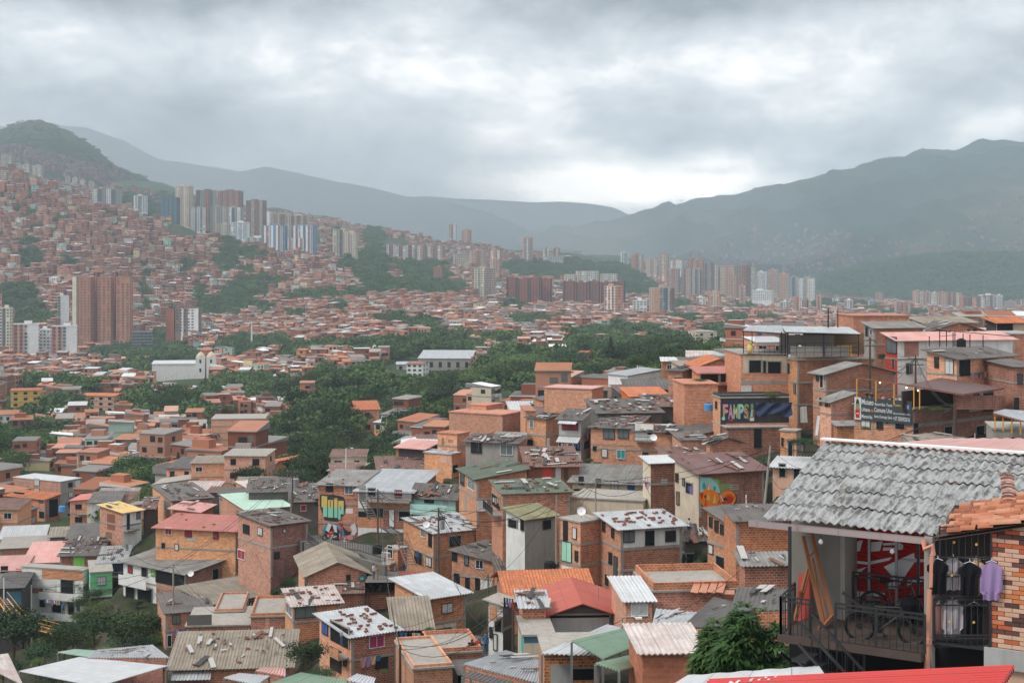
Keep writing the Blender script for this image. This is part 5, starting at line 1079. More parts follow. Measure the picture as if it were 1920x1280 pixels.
# right centre
nh(5,572,688,1025,775,1040,2,15,'brick',('L','dgreen',1.6,.35),'brick house with mossy green roof and white curtained window',wl='brick2',d=143,wins=[(583,735,608,812,'g'),(633,760,680,842,'g'),(693,920,755,985,'c:curtain_white'),(606,875,622,990,'p:concrete')],scr=6)
nh(5,790,862,1312,872,990,1,12,'brick',('F','dgreen',.9,.3),'low brick house with green ribs and rubble on its roof',d=133,deb=16,scr=18,wins=[(795,885,850,965,'o'),(788,935,856,990,'r')])
nh(5,885,1010,1210,1038,1130,1,38,'concrete',('F','olive',1.1,.4),'grey house with an olive yellow sheet roof',wl='white_paint',d=128,wins=[(1130,1048,1180,1104,'d:black'),(905,1045,960,1098,'o'),(985,1035,1007,1115,'d:black')])
nh(3,180,395,520,480,560,1,40,'brick3',('L','zinc',.5,.4),'low house under a big silver sheet roof',d=134,wl='concrete_dark',wins=[(270,470,320,500,'o')],deb=8,scr=4)
nh(3,515,635,770,366,735,3,38,'brick',('flat','slab',0),'narrow three-storey brick house with a bare slab roof',wl='brick2',d=122,wins=[(540,355,563,470,'g'),(592,392,614,455),(529,472,586,585,'c:mint_paint'),(606,525,622,582),(529,615,592,682,'p:white_paint')])
nh(3,745,865,1216,398,760,3,18,'brick',('F','zinc',.9,.5),'three-storey brick house with white top floor, roof dotted with bricks',wl='brick2',d=119,deb=44,wins=[(866,402,1214,498,'p:white_paint'),(880,412,942,474),(1005,410,1055,492,'d:black'),(1120,410,1178,470),(1093,603,1157,668),(762,360,778,412),(815,398,829,450),(800,535,818,600,'g'),(828,558,848,668,'g'),(780,662,796,718)])
nh(3,1215,1235,1365,455,720,2,8,'concrete_dark',('F','dark',1.6),'gloomy grey house in the gap right of the dotted roof',d=126,scr=14,wins=[(1240,540,1330,600,'o'),(1250,620,1320,690,'o'),(1220,480,1250,540,'r')])
nh(3,1362,1468,1720,352,660,2,24,'brick',('F','dark',1.0,.4),'brick house with three tall slit windows, partly behind the corrugated roof',wl='brick2',d=112,wins=[(1374,332,1390,388),(1405,352,1425,414),(1438,374,1456,430),(1415,560,1475,622,'o'),(1370,490,1395,540)])
nh(3,158,235,700,800,960,1,8,'brick',('GR','tile',1.3,.5),'house with a weathered orange clay tile roof',d=108,wl='brick3',dep=7)
nh(3,435,442,840,885,1015,1,3,'concrete_dark',('GL','brred',.8,.7),'grey house with a smooth red gabled roof',d=98,dep=7,wins=[(470,895,800,1000,'p:grey_paint'),(450,890,800,905,'o')])
nh(3,285,306,437,845,1010,1,5,'brick',('F','zinc',.8),'brick bay left of the red gabled roof',d=97,deb=6,scr=8,dep=5)
nh(3,295,310,485,1012,1130,1,4,'beige_paint',('flat','slab',0),'beige and teal walled house below the brick bay',d=93,dep=5,wins=[(312,1010,484,1050,'p:blue_paint'),(296,1008,309,1110,'p:teal_paint')])
nh(3,110,192,255,832,1120,2,62,'concrete_dark',('F','slab',.4),'white plastered house along the stepped alley',wl='white_paint',d=101,dep=6,wins=[(150,905,185,985,'o'),(118,960,133,1020),(150,830,215,905,'b:brick2'),(140,1000,160,1090,'w')])
nh(3,885,895,1046,812,990,1,5,'brick2',('F','white',.5,.3),'brick house with a steep white sheet roof and wide window',d=93,dep=6,wins=[(925,818,1018,895,'w:white_metal')])
nh(3,1046,1052,1535,762,900,1,7,'brick',('flat','slab',.5),'long brick house with orange panels on its parapet',d=96,dep=6,wins=[(1060,850,1200,856,'p:concrete')])
nh(3,420,428,748,1118,1320,1,3,'brick',('flat','slab',0),'brick house under the white and green roofs',d=76,dep=4,wins=[(465,1175,590,1280,'p:grey_paint'),(590,1195,740,1260,'o')])
nh(3,985,990,1335,1106,1320,1,4,'bigbrick',('F','pinkw',.4,.3),'bright orange brick house with rust-streaked white roof',d=66,dep=4.2)
panel(3,[(415,1112),(745,1122),(870,965),(790,948)],[75,74,82,84],'white','broad white sheet roof left of the green roofs',corr=True)
panel(3,[(585,1040),(770,1145),(1045,1035),(915,963)],[74,70,76,80],'green','upper green corrugated roof');panel(3,[(720,1170),(860,1212),(990,1180),(985,1110)],[69,67,70,72],'green','lower green corrugated roof')
panel(3,[(-30,1172),(430,1290),(430,1160),(210,1095)],[86,80,86,92],'zinc','wide grey sheet roof at the bottom',scr=8,wallm='brick');panel(3,[(-40,1240),(200,1310),(250,1275),(10,1212)],[78,76,79,81],'dark','dark corrugated roof corner at the bottom')
panel(3,[(1036,985),(1240,940),(1345,880),(1070,856)],[84,82,86,90],'zinc','streaked white sheet roof above the rust-streaked one',scr=3,wallm='brick');panel(3,[(1215,965),(1440,965),(1640,850),(1400,790)],[76,72,78,86],'dark','dark fibre cement roof behind the mango tree',wallm='brick',scr=3)
# cream bungalow and the houses round it
nh(5,1328,1810,1816,808,915,1,76,'cream_paint',('L','fib',1.5,.5),'cream bungalow with a moss-grey roof and navy door',d=142,dep=7,wins=[(1370,757,1403,812),(1484,772,1516,828),(1585,787,1632,846),(1697,800,1740,904,'d:curtain_blue'),(1335,845,1655,858,'p:black')])
nh(5,1315,1800,1880,925,1010,1,72,'beige_paint',('flat','slab',0),'stained cream retaining wall below the bungalow',d=134,dep=4,name='terrace_wall')
nh(5,615,962,1022,535,670,1,70,'brick',('L','dark',.9,.4),'grey rendered house with two wide dark windows',wl='concrete',d=166,deb=10,scr=24,wins=[(653,525,723,600),(848,545,930,613),(795,525,805,655,'p:grey_metal')])
nh(5,428,558,640,478,640,2,55,'brick',('flat','brick',0),'blank orange brick block behind the grey rendered house',wl='brick2',d=176,wins=[(455,500,472,560,'p:brick3'),(498,510,532,530,'p:brick3')])
nh(5,340,522,580,612,745,1,60,'brick',('flat','zinc',0),'small pink and brick house in front of the blank block',wl='brick2',d=168,wins=[(445,615,515,668,'p:pale_pink_wall'),(525,680,560,730,'o')],scr=5)
nh(5,168,340,430,572,680,1,62,'dark_wall',('L','pink',.9,.5),'black-walled house with a pink sheet roof',d=178)
nh(5,1025,1150,1237,372,600,2,52,'brick',('L','dark',.5,.3),'two-storey brick house left of the white balcony house',wl='brick2',d=168,scr=16,deb=6,wins=[(1043,380,1070,432,'w:white_metal'),(1028,513,1063,546),(1155,500,1175,590,'p:white_paint')])
nh(5,1238,1385,1452,378,605,2,64,'concrete',('L','dark',1.5,.4),'white and grey house with laundry under its balcony',wl='grey_paint',d=160,scr=8,wins=[(1258,400,1365,447,'c:curtain_red'),(1250,380,1370,402,'a:white'),(1240,530,1380,582,'o'),(1225,495,1388,526,'a:white'),(1400,520,1440,570,'o')])
nh(5,1450,1740,1748,438,725,2,74,'brick',('L','dark',1.1,.35),'broad orange brick house with nine windows under a rubble roof',wl='brick2',d=158,dep=9,deb=26,scr=30,wins=[(1533,435,1608,505),(1632,440,1702,502),(1465,555,1487,582),(1523,573,1560,628,'c:curtain_white'),(1625,580,1680,638,'c:curtain_teal'),(1470,425,1500,441,'o'),(1450,545,1738,552,'p:concrete'),(1735,640,1741,700)])
nh(6,33,305,332,775,1020,2,72,'brick',('L','dark',.9,.35),'orange brick house with a white top balcony and dish',wl='brick2',d=152,dep=9,deb=24,scr=30,wins=[(36,722,152,828,'p:white_paint'),(118,762,148,790,'o'),(40,798,155,826,'r'),(230,768,268,788,'o'),(85,903,120,950),(215,908,255,935),(35,985,60,1010,'p:concrete')])
nh(6,328,330,490,822,935,1,5,'brick2',('F','dark',.5),'pale brick link between two orange houses',d=147,dep=5,scr=8)
nh(6,485,526,712,842,1010,1,14,'brick',('GL','dark',.5,.35),'blank orange brick house with a low dark gable',wl='brick2',d=143,deb=6,scr=10)
nh(6,258,262,525,965,1020,1,4,'brick',('F','rustr',1.0),'low brick house with a rubble roof above the graffiti house',d=140,scr=20,deb=8)
nh(6,85,135,282,968,1240,2,14,'brick3',('F','white',.6),'tall dark brick house right of the cream bungalow',wl='cream_paint',d=134,wins=[(95,1040,125,1140,'m:violet'),(200,1070,240,1110,'p:grey_paint')])
nh(6,288,438,850,1030,1265,1,22,'brick3',('F','maroon',1.7,.5),'brick house with orange and green graffiti under a maroon roof',wl='beige_paint',d=127,scr=8,wins=[(295,1035,312,1088),(338,1065,352,1110),(362,1095,400,1160,'o'),(300,1150,318,1230,'d:wood'),(440,1045,690,1262,'m:orange')])
nh(6,905,1100,1120,1000,1140,1,72,'pale_pink_wall',('L','white',.3,.4),'pale salmon house with a white edged flat roof',d=128,dep=6,wins=[(948,975,985,1055,'o'),(1040,1005,1076,1075,'o')])
nh(6,953,1055,1082,770,960,1,62,'concrete',('flat','slab',0),'narrow brick house behind the leaning street lamp',wl='brick2',d=140,dep=4,wins=[(1005,828,1031,930,'o'),(962,810,972,860)])
nh(6,527,575,1008,560,745,1,6,'dark_wall',('flat','slab',.25),'house with a long graffiti terrace and blue tarpaulin',wl='brick2',d=152,dep=6,wins=[(545,580,556,625),(573,578,790,704,'m:letters'),(790,580,1003,705,'m:tarp'),(600,712,1000,742,'b:brick')])
nh(6,600,612,1002,748,890,1,6,'brick3',('flat','slab',0),'dark brick lower floor with one tall black doorway',d=150,dep=6,wins=[(788,752,832,870,'d:black')])
nh(6,343,348,560,475,680,2,4,'brick',('flat','brick',0),'tall blank brick house left of the graffiti terrace',d=162,dep=7,noslab=True)
nh(6,395,445,702,402,475,1,8,'brick',('F','red',.9,.4),'brick terrace with plants under a red and white roof',d=168,wins=[(450,402,560,470,'o'),(575,405,680,458,'o'),(450,455,690,472,'b:brick')])
nh(6,428,434,710,362,410,1,4,'brick',('GL','tile',1.0),'gabled orange house behind the plant terrace',d=178)
nh(6,246,332,348,388,560,2,66,'brick',('L','dark',.4),'slim orange house at the crest with a barred opening',wl='brick2',d=178,wins=[(285,430,328,468,'g'),(278,520,295,545)],scr=10)
nh(6,332,345,432,368,425,1,6,'beige_paint',('F','tan',.8),'small beige cabin with a pale roof on the crest',d=184,wins=[(350,375,385,420,'o')])
nh(6,0,12,245,548,605,1,5,'orange_paint',('F','tile',1.0,.4),'orange walled cottage with a ridged clay tile roof',d=182,wins=[(140,555,175,582,'w:white_metal')])
nh(6,130,140,340,612,650,1,5,'concrete_dark',('F','rustr',1.4),'low dark cabin with tiled scraps below the orange cottage',d=170,scr=24)
nh(5,1140,1457,1535,178,345,2,66,'brick',('flat','pink',0),'tall blank orange brick block at the crest by the wood',wl='brick2',d=186,noslab=True)
nh(5,1420,1500,1925,335,400,1,8,'concrete_dark',('F','dark',1.8),'wide low house under a sea of patched dark sheets',d=166,deb=22,scr=44)
nh(5,1025,1030,1372,690,800,1,4,'rust',('F','rustr',2.0),'rusty tin shack under a collapsing dark roof',d=146,scr=40,wins=[(1130,700,1190,775,'p:red_paint'),(1215,690,1250,775,'p:grey_paint'),(1270,700,1300,780,'p:dark_wood')])
nh(5,635,752,862,288,400,1,55,'brick',('flat','brick',0),'small orange brick ruin beside the road',wl='brick2',d=208);nh(5,505,860,1005,350,420,1,60,'brick',('flat','brick',0),'low roofless brick walls below the road',wl='brick2',d=202);nh(5,1010,1015,1080,325,400,1,5,'brick2',('flat','brick',0),'narrow orange brick wall left of the crest block',d=192)
# the crest on the right
nh(6,698,704,1000,285,570,2,3,'brick',('flat','slab',0),'two-storey house whose roof terrace carries a black-framed canopy',d=160,dep=9,noslab=True,wins=[(718,292,998,402,'p:beige_paint'),(757,322,830,398,'o'),(845,325,862,400,'o'),(875,330,955,402,'o'),(700,448,990,470,'p:concrete'),(708,483,768,525,'w:white_metal')])
nh(6,998,1060,1548,322,740,3,14,'brick3',('flat','slab',0),'tall brick house under the long bar terrace',wl='brick2',d=158,dep=9,wins=[(1003,340,1012,400),(1040,470,1052,530),(1005,600,1040,690,'p:pale_pink_wall')])
nh(7,105,205,765,600,1010,3,18,'brick',('GL','fib',1.0,.5),'tall brick house with a pale low gable left of the museum',wl='brick2',d=150,wins=[(133,593,155,655),(163,602,190,712,'d:black'),(750,590,790,690,'p:black')])
nh(7,160,250,428,822,1030,2,22,'brick',('K','fib',-.7,.4),'brick annex with a single grey slope beside the museum banner',wl='brick2',d=143,wins=[(155,790,171,850),(205,812,218,860),(226,820,240,862)])
nh(7,270,300,432,1010,1150,1,8,'brick',('F','fib',.4),'low brick lean-to below the annex',d=136,dep=4)
nh(7,430,905,1545,885,1150,2,40,'brick3',('flat','slab',0),'museum house with a grey banner and a roof terrace',wl='brick2',d=138,wins=[(493,945,563,1035),(617,970,665,1040),(690,978,711,998,'o'),(767,975,840,1040,'o'),(907,995,941,1072,'d:black'),(1153,1022,1212,1085,'o'),(1405,1015,1470,1090,'o'),(906,965,1540,992,'p:concrete'),(580,940,590,1090,'p:concrete'),(443,800,905,985,'m:banner'),(1352,762,1463,938,'m:poster'),(1465,765,1578,935,'m:poster2')])
nh(7,683,780,1700,330,640,2,11,'white_paint',('F','pink',1.2,.5),'white house with a long pale pink roof and red gallery',wl='red_paint',d=160,dep=6,wins=[(695,302,776,432,'c:glass_grey'),(742,482,758,552,'o'),(835,345,950,460,'p:brick3'),(850,515,871,600,'w'),(880,520,898,595,'w'),(900,500,1010,560,'p:white_paint')])
nh(7,1015,1255,1712,480,740,2,38,'brick2',('F','dark',1.4,.5),'orange two-storey house with a broad black roof',wl='brick2',d=150,scr=6,wins=[(1078,465,1112,550),(1165,480,1230,602,'c:curtain_white'),(1275,482,1357,615,'c:black'),(1497,505,1526,542),(1658,530,1693,596)])
nh(7,1700,1712,1930,545,800,2,5,'brick3',('F','dark',.5),'dark brick house at the right edge below the black roof',d=146,wins=[(1690,790,1750,890,'g'),(1740,600,1780,680,'w')])
nh(7,420,426,872,140,420,2,5,'brick',('flat','brick',0),'long orange brick house on the skyline',d=192,noslab=True)
nh(7,510,590,985,232,500,2,15,'brick3',('F','fib',1.1,.4),'house with a ribbed grey roof and pale narrow front',wl='concrete',d=178,wins=[(527,225,548,300,'o'),(565,245,580,290)])
nh(7,878,990,1402,192,330,1,16,'brick',('F','tan',1.1,.5),'low house with a broad beige roof on the skyline',d=196)
nh(7,985,1000,1532,272,350,1,5,'brick',('GL','dark',1.3,.4),'low brick gable with a patched dark roof on the skyline',d=184,scr=26,deb=6,wins=[(1335,245,1362,265,'o'),(1385,245,1412,268)])
nh(7,1490,1572,1830,188,300,1,16,'beige_paint',('F','tile',.9,.6),'dark porch house with a clay tile roof at the right edge',wl='dark_wall',d=186,wins=[(1574,195,1700,270,'o')])
nh(7,1690,1700,1940,285,440,1,4,'brick',('flat','slab',0),'plain brick wall house at the right edge',d=176)
nh(7,1535,1548,1960,1042,1180,1,-12,'concrete',('flat','slab',0),'grey terrace house with yellow posts at the right edge',d=118,dep=5,wins=[(1695,1105,1712,1130,'o')])
panel(7,[(820,1095),(880,1150),(1445,1140),(1120,1070)],[122,117,122,130],'tan','littered grey slab roof below the museum house',corr=False,deb=6,scr=8,wallm='concrete')
nh(4,-60,0,275,468,640,1,5,'brick',('F','dark',.9),'brick house with dark roof seen between the mango tree and the balcony',d=104,dep=6,scr=8)
nh(4,15,45,280,688,790,1,5,'brick3',('F','fib',.7),'low brick house with a grey roof left of the balcony',d=92,dep=5,scr=6)
panel(4,[(-30,925),(275,915),(275,812),(10,800)],[78,77,83,85],'dark','wet dark grey roof left of the balcony above the mango tree',scr=6,wallm='brick')
# every house stands on a terrace cut into the slope
me=GROUND.data;co=np.empty(len(me.vertices)*3,np.float32);me.vertices.foreach_get('co',co);co=co.reshape(-1,3)
for e,_,d_,cs_,z0,H_ in NEAR:
    ca=np.array(cs_);c_=ca.mean(0);rad=np.linalg.norm(ca-c_,axis=1).max()+1.0
    m_=(np.hypot(co[:,0]-c_[0],co[:,1]-c_[1])<rad)&(co[:,2]>z0-.1)&(co[:,2]<z0+9);co[m_,2]=z0-.1
me.vertices.foreach_set('co',co.ravel());me.update()
# ---------------------------------------------------------------- the gaps between them: more small houses, bushes
KEEP=[(-40,1095,300,1290),(500,1030,575,1150),(585,990,735,1085),(855,1090,952,1240),(1395,850,1450,950),(1385,960,1500,1150),(560,830,740,900),(30,1150,300,1260)]
fq=random.Random(9);FILL=[]
FW=['brick','brick2','brick3','brick','brick3','concrete','brick2','white_paint','concrete_dark'];FR=['dark','fib','dark','zinc','rustr','tan','fib','maroon','dark','pinkw','white']
for d in[72+4.3*k for k in range(34)]:
    if len(FILL)>=165:break
    px=-30+fq.uniform(0,30)
    while px<1960:
        px+=fq.uniform(.85,1.15)*4.0/d*F
        dj=d+fq.uniform(-2,2);x=(px-HX)/F*dj;z=gz(x,dj);st_n=fq.choice((1,1,1,2));w_,l_=fq.uniform(3.8,6.2),fq.uniform(4.0,5.8);Hh=st_n*2.05+.6
        hw=w_/2/dj*F*1.15;y0=min(HY-F*(z+Hh)/dj,HY-F*(z+Hh+.5)/(dj+l_+.4));y1=HY-F*z/dj
        if y0>1300 or(px>1380 and y0>985):continue
        if px>1000 and d>185 and y0<560:continue
        if any(a<px+hw and px-hw<c and b<y1 and y0<e_ for a,b,c,e_ in KEEP):continue
        if any(a-c*.8<px+hw and px-hw<a+c*.8 and b-d_*.8<y1 and y0<b+d_*.7 for a,b,c,d_ in LM):continue
        ok=True
        for(a,b,c,e_,dn,cx0,cy0,rr0,lk)in RECT:
            if math.hypot(x-cx0,dj+l_/2-cy0)<rr0*.72+2.2:ok=False;break
            if dn>dj-1 and a<px+hw-2 and px-hw+2<c and b<y1 and y0<e_-.24*(e_-b):ok=False;break
        if not ok:continue
        if any(math.hypot(x-a,dj-b)<4.6 for a,b in FILL):continue
        FILL.append((x,dj));wmn,rmn=fq.choice(FW),fq.choice(FR)
        nb=min(RECT,key=lambda q:(q[0]/2+q[2]/2-px)**2+((q[1]+q[3])/2-(y0+y1)/2)**2);nk=' '.join(nb[8].replace(',','').split()[:6])
        sv=tuple(quick_house.__code__.co_consts)and None
        e=quick_house(x,dj+l_/2,z,fq.uniform(-.3,.55),w_/.78,l_/.78,st_n,wmn,rmn,fq);e.scale=(.78,)*3;e['group']='houses of the hillside quarter'
        e['label']=f"{WLOOK[wmn]} filler house, {RLOOK[rmn]}".replace(' filler',' small')+f", next to the {' '.join(nk.split()[:5])}"
        if fq.random()<.5:b0=[Vector((x,dj,z+Hh))]and None
def bush(px,py,h_px,k=0,w=None,label='bush',d=None,name='bush'):
    d=d or hit(px,py,30,420);p=P(px,py,d);h=h_px/F*d
    return tree(p.x,p.y,p.z-.2,h,(w/F*d if w else h*1.1),k,label,'trees and bushes of the hillside',name,'bush' if name=='bush' else 'tree')
# the lush garden at the lower left
for i,(px,py,h,k,w,d,lb)in enumerate([(230,1215,95,0,110,150,'large mid green tree in the lower left garden'),(175,1200,60,1,80,156,'dark tree behind the large garden tree'),(120,1235,70,3,75,145,'bright bush in the middle of the garden'),(75,1262,70,1,70,135,'dark bush at the left of the garden'),(25,1235,110,1,130,142,'dark dense tree at the left edge'),(265,1240,60,1,60,140,'dark bush right of the large garden tree'),(205,1235,38,2,45,134,'light green bush in front of the garden tree'),(160,1248,45,2,50,128,'pale green bush above the canopy roof'),(95,1225,50,2,50,150,'pale bush in front of the white balcony house'),(50,1200,60,1,70,160,'dark tree below the yellow stairs'),(290,1190,40,4,50,158,'low dark bush right of the garden'),(140,1190,40,4,60,165,'dark shrub under the balcony house'),(5,1280,60,1,80,120,'dark bush in the bottom left corner'),(100,1282,50,4,70,118,'dark bush behind the canopy roof')]):
    bush(px,py,h,k,w,lb,d,'bush' if h<65 else 'tree')
for px,py,w,d in((208,1232,40,138),(240,1240,46,137),(120,1215,42,150)):
    o=tree(*P(px,py,d),34/F*d*1.0,55/F*d,'palm','broad leaved banana plant in the lower left garden','trees and bushes of the hillside','banana_plant','plant')
bush(72,1245,24,2,22,'dark reddish bush in the garden',130)
bush(572,1268,82,1,74,'round dark tree in front of the brick walls at the bottom',103,'tree');bush(600,1275,40,4,50,'dark bush right of the round tree',100)
for i in range(16):bush(515+rnd.uniform(-8,60)*(1 if i%2 else .6),1050+i*6,rnd.uniform(14,24),rnd.choice((0,2,1)),30,'low bush on the green slope below the stilt house',None)
bush(1437,905,60,1,60,'dark shrub behind the leaning street lamp',139,'tree');bush(1458,935,40,1,60,'dark tangled bush right of the leaning street lamp',134);bush(1447,748,26,2,24,'potted yellow flowering bush on the graffiti terrace roof',152)
bush(1508,840,26,1,60,'dark undergrowth below the leaning zinc sheets',132);bush(1655,680,24,1,18,'dark bush beside the ribbed grey roof',170);bush(1310,715,12,2,26,'yellowish bush on the plant terrace',166)
for px,py,d in((720,1258,104),(765,1130,118),(805,1180,110),(1105,865,152),(1120,870,152),(1210,895,146),(1240,930,140)):bush(px,py,12,rnd.choice((0,2)),16,'small potted bush between the houses',d)
# wood edge in front of the valley
for i in range(34):
    px=rnd.uniform(505,760);py=905-(px-505)*.02+rnd.uniform(-45,8);bush(px,py,rnd.uniform(30,52),rnd.choice((0,1,3,4)),None,'leafy tree at the foot of the dark grove',None,'tree')
for i in range(22):
    px=rnd.uniform(1180,1390);py=705-(px-1180)*.10+rnd.uniform(-12,12);bush(px,py,rnd.uniform(30,46),rnd.choice((0,1,3,4)),None,'leafy tree beyond the crest houses',rnd.uniform(290,420),'tree')
for i in range(26):bush(20+rnd.uniform(0,290),1120+rnd.uniform(0,95),rnd.uniform(24,42),rnd.choice((0,2,1,2)),None,'leafy shrub in the lower left garden',None)
for i in range(16):bush(1250+rnd.uniform(0,200),1000+rnd.uniform(0,110),rnd.uniform(14,24),rnd.choice((0,1,1)),None,'low shrub between houses left of the balcony house',None)
# ---------------------------------------------------------------- the balcony house close by on the right
O7=P(1431,975,30.0);E1=Vector((.852,-.523,0));E2=Vector((.523,.852,0));Z3=Vector((0,0,1))
def fx(px,py,v=0.):
    k=(px-HX)/F;u=(k*(O7.y+v*E2.y)-O7.x-v*E2.x)/(E1.x-k*E1.y);y=O7.y+u*E1.y+v*E2.y
    return Vector((O7.x+u*E1.x+v*E2.x,y,-(py-HY)/F*y))
def fu(px,v=0.):p=fx(px,900,v)-O7;return p.dot(E1)
def fg(u,v,z):return Vector((O7.x,O7.y,0))+E1*u+E2*v+Z3*z
def eternit(N):
    uv=uvn(N);p=pos(N)
    s=N.add('ShaderNodeVectorMath',{0:uv,1:(7.,.9,1)},operation='MULTIPLY').outputs[0]
    n=N.noise(s,1.0,6,.7);n2=N.noise(p,1.3,6,.65);n3=N.noise(p,14,4,.7)
    a=N.mix(n2,c4((.25,.255,.26)),c4((.43,.43,.42)))
    a=N.mix(N.ramp(n,[(.47,(0,0,0)),(.60,(.9,.9,.9))]),a,c4((.085,.08,.072)))
    a=N.mix(N.math('MULTIPLY',N.ramp(n3,[(.5,(0,0,0)),(.72,(1,1,1))]),.45),a,c4((.10,.10,.085)))
    a=N.mix(N.ramp(N.noise(p,2.2,5,.7),[(.66,(0,0,0)),(.78,(.25,.25,.25))]),a,c4((.40,.46,.36)))
    out(N,bsdf(N,a,.75,n3,.25,.01,spec=.3))
mat('old_fibre_cement',eternit)
simple('gutter_metal',(.42,.35,.34),.3,.5);simple('pipe_pink',(.55,.25,.17),.55);simple('gold_paint',(.55,.33,.07),.5);simple('lilac_cloth',(.30,.21,.38),.95,spec=.1);simple('beige_cloth',(.58,.38,.26),.95,spec=.1);simple('grey_cloth',(.40,.37,.39),.95,spec=.1);simple('rose_cloth',(.45,.24,.22),.95,spec=.1)
plainmat('stucco',(.20,.185,.165),scale=1.5,bump=True);plainmat('deck_wood',(.075,.052,.043),scale=3);plainmat('easel_wood',(.27,.10,.04),scale=5,amt=.2,spec=.5);simple('red_board',(.36,.035,.02),.45);plainmat('marble_grey',(.36,.36,.35),scale=3)
simple('mural_white',(.62,.62,.64),.6);simple('mural_black',(.02,.02,.022),.7);tintmat('clay_tiles',noise_amt=.45,scale=5.);tintmat('facing_bricks',noise_amt=.3,scale=9.)
plainmat('shutter_red',(.42,.022,.025),var=.2,amt=.25,stain=(.15,.02,.02));rfmat('glossy_red_sheet',(.47,.024,.020),(.40,.020,.018),(.36,.03,.03),.35,.38,0.,1.2,30)
BH=empty('balcony_house',O7,'balcony house with a grey corrugated roof, red shutter and black railings','house');o7=O7.copy()
def part7(b,name,m,par=None,smooth=False):
    b.v=[tuple(Vector(v)-o7)for v in b.v]if par is None or par is BH else b.v
    return b.build(name,MATS[m]if isinstance(m,str)else m,par or BH,smooth)
def loc_build(b,name,m,par):b.v=[tuple(Vector(v)-o7)for v in b.v];return b.build(name,MATS[m],par)
UB=fu(1756);UR=fu(1990);ZE=O7.z;ZR7=ZE+1.22;VR=4.0
def rz(v):return ZE+(ZR7-ZE)*v/VR
def wavy(u0,u1,v0,v1,lift,wob=0.):
    b=MB();pitch=.177;n=int((u1-u0)/pitch*8);rows=[]
    for i in range(n+1):
        u=u0+(u1-u0)*i/n;h=.023*math.sin((u+.02)/pitch*2*math.pi)+.006*math.sin(u*2.1+v0*3)
        e=.05*math.sin(u*1.3+v0*7)*wob+(.07 if int(u/1.05)%2 else 0)*wob
        rows.append([fg(u,v0+e,rz(v0+e)+h+lift+.045),fg(u,(v0+v1)/2,rz((v0+v1)/2)+h+lift+.02),fg(u,v1,rz(v1)+h+lift),u])
    for a,c in zip(rows,rows[1:]):
        for k in(0,1):b.poly([a[k],c[k],c[k+1],a[k+1]],[(a[3],v0+k),(c[3],v0+k),(c[3],v0+k+1),(a[3],v0+k+1)])
        t=Vector((0,0,-.018));b.poly([a[0]+t,c[0]+t,c[0],a[0]],[(a[3],0)]*4);b.poly([a[2]+t,c[2]+t,c[0]+t,a[0]+t],[(a[3],0)]*4)
    return b
vs=[0,.86,1.6,2.35,3.05,3.6,VR]
for i in range(6):
    u0=-.02-i*.004;b=wavy(u0,UB if i<2 else UR,vs[i]-(.12 if i else 0),vs[i+1],.018*1,1. if i else .4);part7(b,'roof_sheet','old_fibre_cement',smooth=False)
b=MB();b.bar(fg(-.1,VR-.05,ZR7+.09),fg(UR,VR-.05,ZR7+.07),.24,.035);part7(b,'ridge_flashing','white_metal')
b=MB()  # gutter: a U along the eave
for du,dz,w_,h_ in((0,-.13,.12,.012),(-.06,-.075,.012,.12),(.06,-.075,.012,.12)):b.bar(fg(-.28,-.06+du,ZE+dz),fg(UB-.16,-.06+du,ZE+dz),w_,h_)
for k in range(5):b.bar(fg(-.1+k*.88,-.13,ZE-.14),fg(-.1+k*.88,-.13,ZE-.01),.02)
part7(b,'gutter','gutter_metal')
ZF=fx(1600,1207,-.35).z;UL=fu(1464,-.3);UC=fu(1740,0)
def wallq(px0,px1,v,z0,z1,name,m,th=.1):
    a,c=fg(fu(px0,v),v+th/2,(z0+z1)/2),fg(fu(px1,v),v+th/2,(z0+z1)/2);b=MB();b.box((a+c)/2,((c-a).length,th,z1-z0),E1,E2,Z3);return part7(b,name,m)
wallq(1484,1579,1.5,ZF,rz(1.5),'wall','stucco');b=MB();b.box(fg(fu(1578,1.5)+.04,1.9,(ZF+rz(1.9))/2),(.10,.9,rz(1.9)-ZF),E1,E2,Z3);part7(b,'pillar','concrete')
